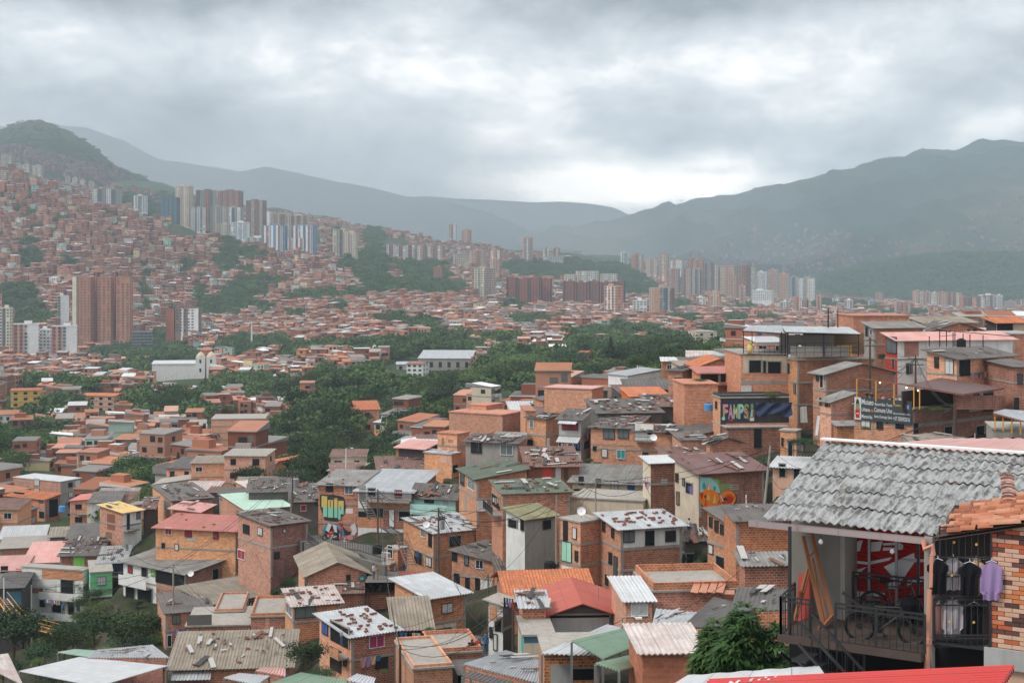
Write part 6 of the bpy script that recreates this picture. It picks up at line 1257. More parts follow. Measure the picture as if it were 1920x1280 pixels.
# corrugated red shutter with white painted marks
b=MB();u0,u1=fu(1580,2.3),fu(1741,2.3);nS=46;zt=rz(2.3)-.1;zb7=ZF+.28
for i in range(nS*2):
    za,zb_=zb7+(zt-zb7)*i/nS/2,zb7+(zt-zb7)*(i+1)/nS/2;d0,d1=(0,.022)if i%2==0 else(.022,0)
    b.poly([fg(u0,2.3-d0,za),fg(u1,2.3-d0,za),fg(u1,2.3-d1,zb_),fg(u0,2.3-d1,zb_)])
shut=part7(b,'shutter','shutter_red')
def mark(pts,m='mural_white',v=2.27,name='painted_mark',par=None):
    b=MB();f=[fx(*p,v)for p in pts];b.poly(f);b.poly([p+E2*.004 for p in f][::-1]);part7(b,name,m)
for pts in[[(1592,1017),(1618,1012),(1612,1033),(1597,1033),(1601,1022),(1590,1025)],[(1634,1016),(1655,1014),(1650,1032),(1633,1034)],[(1655,1018),(1686,1016),(1694,1022),(1692,1030),(1655,1032),(1656,1026),(1680,1026),(1682,1021),(1656,1022)],
            [(1584,1048),(1626,1053),(1672,1044),(1668,1050),(1630,1058),(1586,1054)],[(1657,1062),(1700,1042),(1714,1036),(1716,1052),(1702,1072),(1690,1090),(1682,1104),(1664,1102),(1672,1078)],[(1585,1082),(1605,1068),(1625,1062),(1612,1074),(1590,1090)],[(1584,1112),(1600,1106),(1640,1112),(1620,1118),(1590,1120)],
            [(1690,1046),(1735,1048),(1735,1053),(1706,1053)],[(1700,1088),(1735,1078),(1735,1088),(1702,1096)],[(1588,1126),(1612,1122),(1618,1128),(1590,1133)],[(1640,1108),(1660,1112),(1650,1118),(1632,1116)]]:mark(pts)
for px in(1581,1630,1681,1736):b=MB();u_=fu(px,2.1);b.box(fg(u_,2.1,(ZF+rz(2.1))/2),(.05,.05,rz(2.1)-ZF-.1),E1,E2,Z3);part7(b,'door_post','grey_metal')
wallq(1579,1742,2.05,ZF-.02,ZF+.28,'sill','stucco',.25)
b=MB();b.box(fg((UL+UC)/2,.9,ZF-.07),(UC-UL,2.7,.14),E1,E2,Z3);b.box(fg((UL+UC)/2,-.47,ZF-.05),(UC-UL,.05,.16),E1,E2,Z3);part7(b,'deck','deck_wood')
wallq(1480,1742,1.2,ZF-4.5,ZF-.14,'lower_wall','black');wallq(1735,1858,.55,ZF-4.5,ZF+.15,'lower_wall','black')  # black sheets paint the shade of the dark void below the deck
for px,v,z1 in((1481,-.38,ZE),(1722,2.0,rz(2.0))):b=MB();u_=fu(px,v);b.box(fg(u_,v,(ZF+z1)/2),(.055,.055,z1-ZF),E1,E2,Z3);part7(b,'post','dark_metal')
b=MB();b.box(fg(UC+.02,.05,(ZF-4+ZE)/2),(.16,.2,ZE-ZF+4),E1,E2,Z3);part7(b,'column','concrete')
b=MB();pj=fx(1744,1016,-.2);b.tube([fx(1732,1012,-.15),fx(1734,1029,-.2),fx(1749,1022,-.22),fx(1750,1040,-.22)],.055,8);b.tube([fx(1748,1040,-.22),fx(1747,1100,-.22)],.05,8);b.tube([fx(1744,1105,-.24),fx(1738,1262,-.24)],.055,8);b.tube([fx(1740,1196,-.24),fx(1740,1206,-.24)],.085,8);part7(b,'drain_pipe','pipe_pink')
# railings
def rail(pa,pc,v0,v1,z0,z1,n,name='railing',m='dark_metal',mid=None):
    a,c=fg(fu(pa,v0),v0,0),fg(fu(pc,v1),v1,0);b=MB()
    for z in(z0,z1,z1-.09):b.bar(a+Z3*z,c+Z3*z,.035)
    for i in range(n+1):p=a.lerp(c,i/n);b.bar(p+Z3*z0,p+Z3*z1,.05 if i in(0,n)or i==mid else .016)
    return part7(b,name,m)
rail(1464,1519,-.45,-.45,ZF,ZF+.80,7);rail(1464,1490,-.45,.9,ZF,ZF+.80,6);rail(1567,1734,-.45,-.45,ZF+.03,ZF+.80,13,mid=6);rail(1600,1735,1.95,1.95,ZF+.02,ZF+.95,11)
b=MB()  # outside stair running down to the right
for off in(0,.75):
    for dz in(0,.35,.80):b.bar(fx(1522,1150,-.5)+E2*-off+Z3*(dz-.8),fx(1650,1290,-.5)+E2*-off+Z3*(dz-.8),.05)
for i in range(8):p=fx(1522,1150,-.5).lerp(fx(1650,1290,-.5),i/8)-Z3*.8;b.box(p-E2*.38,(.3,.75,.03),E1,E2,Z3);b.bar(p,p+Z3*.8,.018)
b.bar(fx(1580,1110,-.2),fx(1625,1145,-.2),.05);part7(b,'stair','dark_metal')
b=MB();b.bar(fx(1462,1222,-.4),fx(1500,1252,.6),.05);b.bar(fx(1517,1218,-.4),fx(1530,1252,-.1),.06);b.bar(fx(1468,1240,.3),fx(1515,1226,.3),.03);part7(b,'deck_brace','dark_metal')
rail(1530,1620,.2,.2,ZF-1.2,ZF-.25,9,'lower_fence')
# things on the balcony
def thing7(name,p,label,cat,group=None):return empty(name,p,label,cat,group)
def sub7(t,b,name,m):l=t.location;b.v=[tuple(Vector(v)-l)for v in b.v];return b.build(name,MATS[m],t)
def easel(name,label,bars):
    t=thing7(name,fx(bars[0][1][0],bars[0][1][1],bars[0][3]),label,'easel' if 'easel' in name else 'timber frame')
    for nm,(a,c,va,vc,w_)in((x[5]if len(x)>5 else 'rail',(x[0],x[1],x[2],x[3],x[4]))for x in bars):
        b=MB();b.bar(fx(*a,va),fx(*c,vc),w_,w_*.7);sub7(t,b,nm,'easel_wood')
easel('wooden_easel','tall orange wooden easel leaning on the grey balcony wall',[((1506,1005),(1546,1182),1.3,.5,.075),((1522,1000),(1561,1158),1.35,.7,.07),((1519,1042),(1532,1029),1.2,1.25,.05,'crossbar'),((1536,1130),(1555,1116),.8,.9,.05,'crossbar'),((1524,1046),(1551,1170),1.15,.6,.045,'brace'),((1545,1172),(1562,1152),.5,.7,.06,'crossbar')])
easel('leaning_timber','narrow wooden frame leaning left of the tall easel',[((1514,1064),(1486,1172),1.3,.7,.05),((1518,1070),(1491,1170),1.3,.75,.04),((1498,1110),(1510,1108),1.0,1.0,.03,'crossbar'),((1488,1162),(1494,1160),.7,.7,.04,'crossbar')])
t=thing7('red_board',fx(1506,1165,.95),'dark red painted board standing behind the wooden frame','board');b=MB();A,C_=fx(1498,1076,1.4),fx(1522,1164,1.15);b.poly([fx(1499,1076,1.4),fx(1517,1077,1.4),fx(1522,1166,1.15),fx(1493,1163,1.15)]);b.poly([q+E2*.03 for q in(fx(1493,1163,1.15),fx(1522,1166,1.15),fx(1517,1077,1.4),fx(1499,1076,1.4))]);b.bar(fx(1499,1076,1.41),fx(1493,1163,1.16),.03);b.bar(fx(1517,1077,1.41),fx(1522,1166,1.16),.03);sub7(t,b,'panel','red_board')
t=thing7('low_bench',fx(1512,1190,.6),'low orange wooden bench under the easels','bench');b=MB();b.bar(fx(1480,1174,.6),fx(1547,1182,.6),.30,.06);sub7(t,b,'seat','easel_wood')
for px in(1486,1540):b=MB();b.box(fx(px,1180,.6)-Z3*.02,(.06,.26,.22),E1,E2,Z3);sub7(t,b,'leg','easel_wood')
def bicycle(px,py,v,look,sc_=1.,col='dark_metal',fcol='grey_metal',ang=-20):
    c=fx(px,py,v);t=empty('bicycle',c,look,'bicycle','bicycles on the balcony',R(ang));r,wb=.29*sc_,1.05*sc_
    for wx in(0,wb):
        w_=bpy.data.objects.new('wheel',None);COL.objects.link(w_);w_.parent=t;w_.location=(wx,0,0)
        rg=lambda rr,n=28:[(rr*math.cos(2*math.pi*k/n),0,rr*math.sin(2*math.pi*k/n))for k in range(n+1)]
        b=MB();b.tube(rg(r),.026,7,False);b.build('tyre',MATS['black'],w_,True);b=MB();b.tube(rg(r-.035),.009,5,False)
        for k in range(14):a=math.pi*2*k/14;b.bar((0,.02*(-1)**k,0),((r-.03)*math.cos(a),0,(r-.03)*math.sin(a)),.004)
        b.tube([(0,-.05,0),(0,.05,0)],.022,8);b.tube([(0,.02,0),(0,.026,0)],.075,12);b.build('rim',MATS['dark_metal'],w_)
    bb=(.40*sc_,0,-.04);st_=(.30*sc_,0,.42*sc_);hd=(.80*sc_,0,.44*sc_);hb=(.83*sc_,0,.32*sc_)
    b=MB()
    for a,c_,w_ in((bb,st_,.017),(st_,hd,.018),(bb,hb,.024),((0,0,0),bb,.011),((0,0,0),st_,.010),(hd,hb,.024)):b.tube([a,c_],w_,7)
    b.build('frame',MATS[fcol],t);b=MB()
    for s in(-.05,.05):b.tube([(hb[0],s*.6,hb[2]),(wb*.97,s,.12),(wb,s,0)],.014,6)
    b.build('fork',MATS[col],t);b=MB();b.tube([hd,(.77*sc_,0,.52*sc_)],.016,6);b.tube([(.74*sc_,-.32,.55*sc_),(.78*sc_,-.1,.53*sc_),(.78*sc_,.1,.53*sc_),(.74*sc_,.32,.55*sc_)],.014,6);b.build('handlebar',MATS[col],t)
    b=MB();b.tube([st_,(.27*sc_,0,.52*sc_)],.014,6);b.build('seat_post',MATS[col],t);b=MB();b.tube([(.14*sc_,0,.55*sc_),(.24*sc_,0,.555*sc_),(.42*sc_,0,.545*sc_)],[.065,.055,.02],8);b.build('saddle',MATS['black'],t)
    b=MB();b.tube([(bb[0],.03,bb[2]),(bb[0],.04,bb[2])],.085,14);b.bar((bb[0],.06,bb[2]),(bb[0]+.10,.06,bb[2]-.13),.022);b.bar((bb[0],-.06,bb[2]),(bb[0]-.10,-.06,bb[2]+.13),.022);b.box((bb[0]+.10,.10,bb[2]-.14),(.09,.09,.02));b.box((bb[0]-.10,-.10,bb[2]+.14),(.09,.09,.02));b.build('crankset',MATS[col],t)
bicycle(1612,1173,.15,'black mountain bike standing at the balcony railing',fcol='dark_metal');bicycle(1638,1133,1.3,'black bicycle parked behind the first one against the red shutter',.98,fcol='dark_metal',ang=-24)
t=thing7('black_bag',fx(1700,1130,.8),'black bag hanging between the two bicycles','bag');b=MB();b.tube([fx(1702,1118,.8),fx(1703,1130,.8),fx(1703,1150,.8),fx(1702,1168,.8)],[.10,.2,.2,.10],9);sub7(t,b,'bag_body','black_cloth');b=MB();b.tube([fx(1698,1120,.8),fx(1702,1108,.8),fx(1707,1120,.8)],.012,5);sub7(t,b,'strap','black_cloth')
for px,py,lb in((1539,1012,'white glass bulb hanging under the gutter by the easels'),(1673,1030,'small glass lamp hanging in front of the red shutter')):
    t=thing7('hanging_bulb',fx(px,py,.3),lb,'light bulb');b=MB();b.tube([fx(px,py-12,.3),fx(px,py,.3)],.006,5);sub7(t,b,'cord','cable');b=MB();b.tube([fx(px,py-2,.3),fx(px,py+2,.3),fx(px,py+5,.3),fx(px,py+8,.3)],[.02,.045,.05,.015],8);sub7(t,b,'bulb','lamp_white')
# window bay with grille and laundry
wallq(1750,1858,.5,ZF+.1,ZE+.1,'window_wall','dark_wall')  # dark sheet paints the shade of the opening behind the grille
def grille(x0,y0,x1,y1,n,hs):
    b=MB();v=-.12
    for i in range(n+1):x=x0+(x1-x0)*i/n;b.bar(fx(x,y0,v),fx(x,y1,v),.03 if i in(0,n)else .014)
    for y in hs:b.bar(fx(x0,y,v),fx(x1,y,v),.03)
    return part7(b,'window_grille','dark_metal')
grille(1762,985,1858,1118,8,(988,1044,1080,1117));grille(1752,1122,1856,1212,9,(1123,1134,1190,1196,1211));b=MB();b.bar(fx(1750,1203,-.1),fx(1856,1216,-.1),.14,.05);b.bar(fx(1856,1122,-.12),fx(1856,1216,-.12),.05);part7(b,'window_sill','dark_metal')
for px,py in((1789,1016),(1831,1020),(1785,1078),(1828,1081),(1780,1164),(1826,1166)):
    b=MB()
    for k in range(6):a=math.pi/3*k;b.tube([fx(px,py,-.15),fx(px+2.4*math.cos(a),py+2.4*math.sin(a),-.15)],[.006,.014],5)
    part7(b,'grille_flower','gold_paint')
b=MB();b.tube([fx(1741,1042,-.05),fx(1880,1050,-.05)],.009,5);part7(b,'laundry_rail','dark_metal')
def shirt(x0,y0,x1,y1,v,m,look,sl=.42,long=False,name='shirt'):
    """a shirt on a hanger: rows of the outline, folded in depth"""
    c=fx((x0+x1)/2,y0,v);t=empty(name,c,look,'clothing','laundry on the window grille');V=[];nr,nc=14,18
    f=MB();W,H=(x1-x0)/2,y1-y0;cxm=(x0+x1)/2;rng_=random.Random(int(x0));ph=rng_.uniform(0,6)
    def width(s):
        if s<.07:return .22+s/.07*.38
        if s<(.85 if long else sl):return 1.0 if s>.16 else .6+(s-.07)/.09*.4
        return .68+.06*s
    for side in(0,1):
        G=[]
        for i in range(nr+1):
            s=i/nr;row=[]
            for j in range(nc+1):
                q=(j/nc-.5)*2;w_=width(s);d=.035*math.sin(q*7+ph+s*2)*(.3+s)+.05*(1-q*q)
                row.append(fx(cxm+q*W*w_,y0+H*s-(abs(q)<.25 and s<.02)*-1.5+abs(q)*H*.05*(s<.2),v)+E2*(-d if side==0 else .02))
            G.append(row)
        for i in range(nr):
            for j in range(nc):
                a=[G[i][j],G[i+1][j],G[i+1][j+1],G[i][j+1]];f.poly(a if side==0 else a[::-1])
    sub7(t,f,'cloth',m);b=MB();b.tube([fx(cxm,y0-5,v),fx(cxm+1,y0-2,v),fx(cxm,y0+1,v)],.006,4);b.bar(fx(cxm-W*.5,y0+4,v),fx(cxm,y0,v),.01);b.bar(fx(cxm,y0,v),fx(cxm+W*.5,y0+4,v),.01);sub7(t,b,'hanger','white_metal')
shirt(1738,1046,1778,1113,-.20,'black_cloth','black T-shirt hanging leftmost on the upper grille',.42);shirt(1768,1043,1806,1105,-.02,'grey_cloth','pale grey top hanging between two black shirts',.5);shirt(1796,1052,1840,1116,-.22,'black_cloth','black T-shirt hanging in the middle of the upper grille',.42);shirt(1812,1046,1848,1115,-.06,'beige_cloth','beige blouse hanging behind the middle black shirt',.45);shirt(1838,1050,1880,1124,-.18,'lilac_cloth','lilac long-sleeved jacket hanging rightmost on the upper grille',.8,True,'jacket')
shirt(1763,1122,1806,1192,-.02,'grey_cloth','whitish hooded top hanging on the lower grille',.8,True);shirt(1752,1128,1768,1190,-.01,'rose_cloth','dusty pink garment at the left of the lower grille',.9,True);shirt(1806,1128,1846,1190,-.02,'black_cloth','black shirt hanging on the lower grille',.42)
# clay tile roof and faced brick wall at the right edge
TH=empty('tiled_house',fx(1880,1240,-.1),'house corner with mixed colour facing bricks and a clay tile roof, right edge','house')
def hp(b,name,m):l=TH.location;b.v=[tuple(Vector(v)-l)for v in b.v];return b.build(name,MATS[m],TH)
b=MB();b.c=[];tr=random.Random(4)
A,B_,C_,D_=P(1752,1004,27.9),P(1990,968,26.6),P(1990,918,28.0),P(1800,950,29.4);nR,nC=11,9
for i in range(nR):
    for j in range(nC):
        s0,s1=j/nC,(j+1.12)/nC;t0=i/nR;t1=(i+1)/nR;jx=tr.uniform(-.02,.02)+(.4/nC if i%2 else 0)
        if s0+jx<0:continue
        L=lambda s,t:A.lerp(B_,s).lerp(D_.lerp(C_,s),t);c_=[(.42,.16,.085),(.34,.12,.065),(.50,.24,.15),(.27,.10,.06),(.45,.19,.11)][tr.randrange(5)];zz0=tr.uniform(-.02,.03)
        for k in range(5):
            a0,a1=math.pi*k/5,math.pi*(k+1)/5;q=lambda a,s,lift:L(s+jx,t0+(t1-t0)*(1-math.cos(a))/2*1.05)+Z3*(.065*math.sin(a)+lift+zz0)
            b.poly([q(a0,s0,.03),q(a1,s0,.03),q(a1,s1,.0),q(a0,s1,.0)]);b.c.append(c_)
        b.poly([q(0,s0,.03),q(math.pi*.5,s0,.03),q(math.pi,s0,.03)]);b.c.append([v*.4 for v in c_])
hp(b,'tile_roof','clay_tiles')
b=MB();b.poly([A-Z3*.03,B_-Z3*.03,C_-Z3*.03,D_-Z3*.03]);b.poly([A-Z3*.10,D_-Z3*.10,C_-Z3*.10,B_-Z3*.10]);hp(b,'roof_board','dark_wood')
b=MB();b.c=[];v=-.10;ub=fu(1857,v);ue=fu(2010,v);zt,zl=fx(1880,985,v).z,fx(1880,1214,v).z;bh=.0875;r_=0;z=zl
while z<zt:
    u=ub+(.0 if r_%2 else .14);first=True
    if r_%2==0:b.box(fg(ub+.06,v+.03,z+bh/2),(.13,.08,bh-.01),E1,E2,Z3);b.c+=[(.40,.10,.05)]*6
    while u<ue:
        c_=[(.46,.12,.055),(.13,.065,.055),(.60,.38,.27),(.55,.19,.08),(.60,.36,.25),(.10,.055,.05),(.60,.38,.28)][tr.randrange(7)];b.box(fg(u+.135,v+.03,z+bh/2),(.262,.08,bh-.012),E1,E2,Z3);b.c+=[c_]*6;u+=.272
    z+=bh;r_+=1
hp(b,'facing_brick','facing_bricks')
def hb7(x0,x1,y0,y1,v,m,name,th=.12):a,c=fx(x0,(y0+y1)/2,v),fx(x1,(y0+y1)/2,v);b=MB();h=abs(fx(x0,y0,v).z-fx(x0,y1,v).z);b.box((a+c)/2+E2*th/2,((c-a).length,th,h),E1,E2,Z3);hp(b,name,m)
a=fg((ub+ue)/2,v+.12,(zt+zl)/2);b=MB();b.box(a,(ue-ub,.1,zt-zl-.1),E1,E2,Z3);hp(b,'wall','pale_pink_wall')
b=MB();b.box(fg((ub+ue)/2-.05,v+.02,zl-.20),(ue-ub+.1,.2,.38),E1,E2,Z3);hp(b,'plinth','marble_grey');b=MB();b.box(fg((ub+ue)/2,v+.08,zl-1.6),(ue-ub,.12,2.4),E1,E2,Z3);hp(b,'lower_wall','pale_pink_wall');b=MB();b.box(fg((ub+ue)/2+.1,v+.10,zt-.05),(ue-ub,.16,.12),E1,E2,Z3);hp(b,'lintel','concrete_dark')
t=empty('ridge_tiles',P(1892,940,28.6),'upright stack of curved clay tiles on the corrugated roof','tiles')
for k in range(9):b=MB();c0=P(1893-k*.6,938-k*5.6,28.4+k*.07);pts=[c0+E1*(.13*math.cos(a))+Z3*(.045*math.sin(a))for a in[math.pi*q/6 for q in range(7)]];b.tube(pts,.022,5);sub7(t,b,'tile','loose_brick_clay' if k%3 else 'pipe_pink')
# pink sheet roof just behind, and the red roof below
def roofq(name,look,pts,m,pitch,amp,across=False,parts=None):
    L=[P(*p)for p in pts];c=L[0].copy();e=empty(name,c,look,'roof');b=MB();Q=[q-c for q in L]
    if across:Q=[Q[1],Q[2],Q[3],Q[0]]
    sheet_roof(b,*Q,pitch=pitch,amp=amp,th=.01);b.build('sheet',m if not isinstance(m,str)else(ROOFS.get(m)or MATS[m]),e);return e
roofq('pink_roof','faded pink sheet roof behind the corrugated roof at the right edge',[(1600,838,37.),(2000,856,33.5),(2000,822,38.5),(1780,822,42.)],'pink',.5,.015)
rr7=roofq('red_roof','bright red corrugated roof along the bottom right edge',[(1250,1350,22.6),(1850,1332,21.0),(1902,1250,24.2),(1330,1276,26.4)],'glossy_red_sheet',.22,.045,True)
roofq('white_roof_edge','dirty white sheet edge behind the bright red roof',[(1255,1288,27.2),(1545,1262,26.6),(1535,1248,28.2),(1290,1266,28.6)],'white',.5,.01)
def redmark(pts):
    A,B_,C_,D_=[P(*p)for p in[(1250,1350,22.6),(1850,1332,21.0),(1902,1250,24.2),(1330,1276,26.4)]];n=(B_-A).cross(D_-A).normalized();n=n if n.z>0 else-n;q=[]
    for px,py in pts:
        dr=Vector(((px-HX)/F,1,-(py-HY)/F));t=(A+n*.055).dot(n)/dr.dot(n);q.append(dr*t-rr7.location)
    b=MB();b.poly(q);b.poly([v-n*.006 for v in q][::-1]);b.build('painted_mark',MATS['mural_white'],rr7)
for pts in([(1596,1284),(1602,1273),(1740,1272),(1790,1284)],[(1366,1279),(1370,1275),(1377,1280),(1384,1274),(1389,1274),(1378,1284)],[(1403,1276),(1410,1270),(1414,1270),(1408,1277)],[(1419,1275),(1424,1270),(1428,1270),(1424,1275)],[(1433,1270),(1436,1266),(1440,1266),(1438,1270)],[(1436,1275),(1441,1271),(1445,1271),(1441,1275)],[(1451,1268),(1455,1265),(1458,1265),(1455,1269)]):redmark(pts)
# mango tree
def mango(px,py,d,h_px,w_px,look):
    r=np.random.default_rng(21);h=h_px/F*d;w_=w_px/F*d;p=P(px,py,d);qs,T=[],[]
    cent=[]
    for k in range(260):
        th,ph=r.uniform(0,2*np.pi),np.arccos(r.uniform(-.55,1));rad=r.uniform(.80,1.0)*(1+.30*math.sin(3*th+2*ph))
        cent.append(np.array([math.cos(th)*math.sin(ph)*rad*w_/2,math.sin(th)*math.sin(ph)*rad*w_/2,h*.5+math.cos(ph)*rad*h*.48]))
    for c in cent:
        out_=c-np.array([0,0,h*.45]);out_/=np.linalg.norm(out_);tone=r.uniform(0,1);tone=tone**1.5
        for j in range(13):
            a=2*np.pi*j/13+r.uniform(-.3,.3);up=r.uniform(-.4,.5);ax_=np.array([math.cos(a)*math.cos(up),math.sin(a)*math.cos(up),math.sin(up)])+out_*.45;ax_/=np.linalg.norm(ax_)
            L=r.uniform(.22,.38);sd_=np.cross(ax_,[0,0,1.]);sd_/=np.linalg.norm(sd_)+1e-6;wd=L*.13;dr=np.array([0,0,-L*.30])
            b0,m1,e_=c,c+ax_*L*.5,c+ax_*L+dr
            qs+=[np.array([b0,m1-sd_*wd,e_,m1+sd_*wd+np.array([0,0,.008])])];T.append(min(1,max(0,tone*.7+r.uniform(0,.3))))
    e=empty('mango_tree',p,look,'tree','trees and bushes of the hillside');me=quads_mesh('crown',np.array(qs),np.array(T),MATS['mango_leaf']);o=bpy.data.objects.new('crown',me);COL.objects.link(o);o.parent=e
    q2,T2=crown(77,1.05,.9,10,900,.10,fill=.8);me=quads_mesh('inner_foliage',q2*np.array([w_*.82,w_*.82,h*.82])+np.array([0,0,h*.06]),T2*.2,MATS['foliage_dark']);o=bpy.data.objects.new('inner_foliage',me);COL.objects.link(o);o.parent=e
    b=MB();b.tube([(0,0,-4),(.05,0,h*.3),(-.1,.1,h*.75)],[.14,.10,.04],7)
    for k in range(6):a=k*1.05;b.tube([(0,0,h*.25),(math.cos(a)*w_*.25,math.sin(a)*w_*.25,h*.55),(math.cos(a)*w_*.4,math.sin(a)*w_*.4,h*.75)],[.05,.03,.012],5)
    b.build('trunk',MATS['bark'],e)
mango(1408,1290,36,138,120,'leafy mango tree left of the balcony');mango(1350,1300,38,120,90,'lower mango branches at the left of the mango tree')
# ---------------------------------------------------------------- wall paintings, banner, lettering
def face_quads(par,c,u,n,ww,hh,shapes,off=.05):
    """shapes: (colour name, [(x, y)...]) in face units -.5..+.5; each layer stands 4 mm proud of the one before"""
    z=Vector((0,0,1))
    for k,(m,pts)in enumerate(shapes):
        b=MB();q=[c+u*(x*ww)+z*(y*hh)+n*(off+.004*k)for x,y in pts];b.poly(q)
        b.build('painted_shape',MATS[m],par)
def ell(cx,cy,rx,ry,n=14,a0=0,a1=2*math.pi):return[(cx+rx*math.cos(a0+(a1-a0)*k/n),cy+ry*math.sin(a0+(a1-a0)*k/n))for k in range(n)]
for nm,c in(('art_yellow',(.62,.47,.14)),('art_mint',(.25,.58,.42)),('art_teal',(.03,.32,.38)),('art_pink',(.62,.25,.28)),('art_lilac',(.42,.28,.50)),('art_green',(.22,.38,.10)),('art_orange',(.80,.20,.02)),('art_deep_orange',(.62,.09,.015)),('art_red',(.50,.03,.02)),('art_olive',(.22,.27,.10)),('art_aqua',(.30,.55,.52)),('art_cream',(.68,.62,.48)),('banner_grey',(.055,.065,.068)),('art_blue',(.08,.25,.50))):simple(nm,c,.85,spec=.15)
def text(par,s,c,u,n,h,m,w=None,ax='LEFT',bold=.0,name='lettering'):
    cu=bpy.data.curves.new('text','FONT');cu.body=s;cu.size=1;cu.offset=bold;cu.align_x=ax;to=bpy.data.objects.new('text',cu);COL.objects.link(to)
    dg=bpy.context.evaluated_depsgraph_get();me=bpy.data.meshes.new_from_object(to.evaluated_get(dg));bpy.data.objects.remove(to);bpy.data.curves.remove(cu)
    if not me.vertices:return
    co=np.array([v.co[:]for v in me.vertices]);wd=co[:,0].max()-co[:,0].min();hc=h/.72;sx_=(w/wd)if w else hc
    z=Vector((0,0,1));x0=co[:,0].min()if ax=='LEFT' else 0
    for v in me.vertices:p=c+u*((v.co.x-x0)*sx_)+z*(v.co.y*hc);v.co=p
    me.materials.append(MATS[m]);o=bpy.data.objects.new(name,me);COL.objects.link(o);o.parent=par
mr=random.Random(31)
def blotch(cx,cy,rx,ry,n=11):return[(cx+rx*mr.uniform(.6,1.1)*math.cos(2*math.pi*k/n),cy+ry*mr.uniform(.6,1.1)*math.sin(2*math.pi*k/n))for k in range(n)]
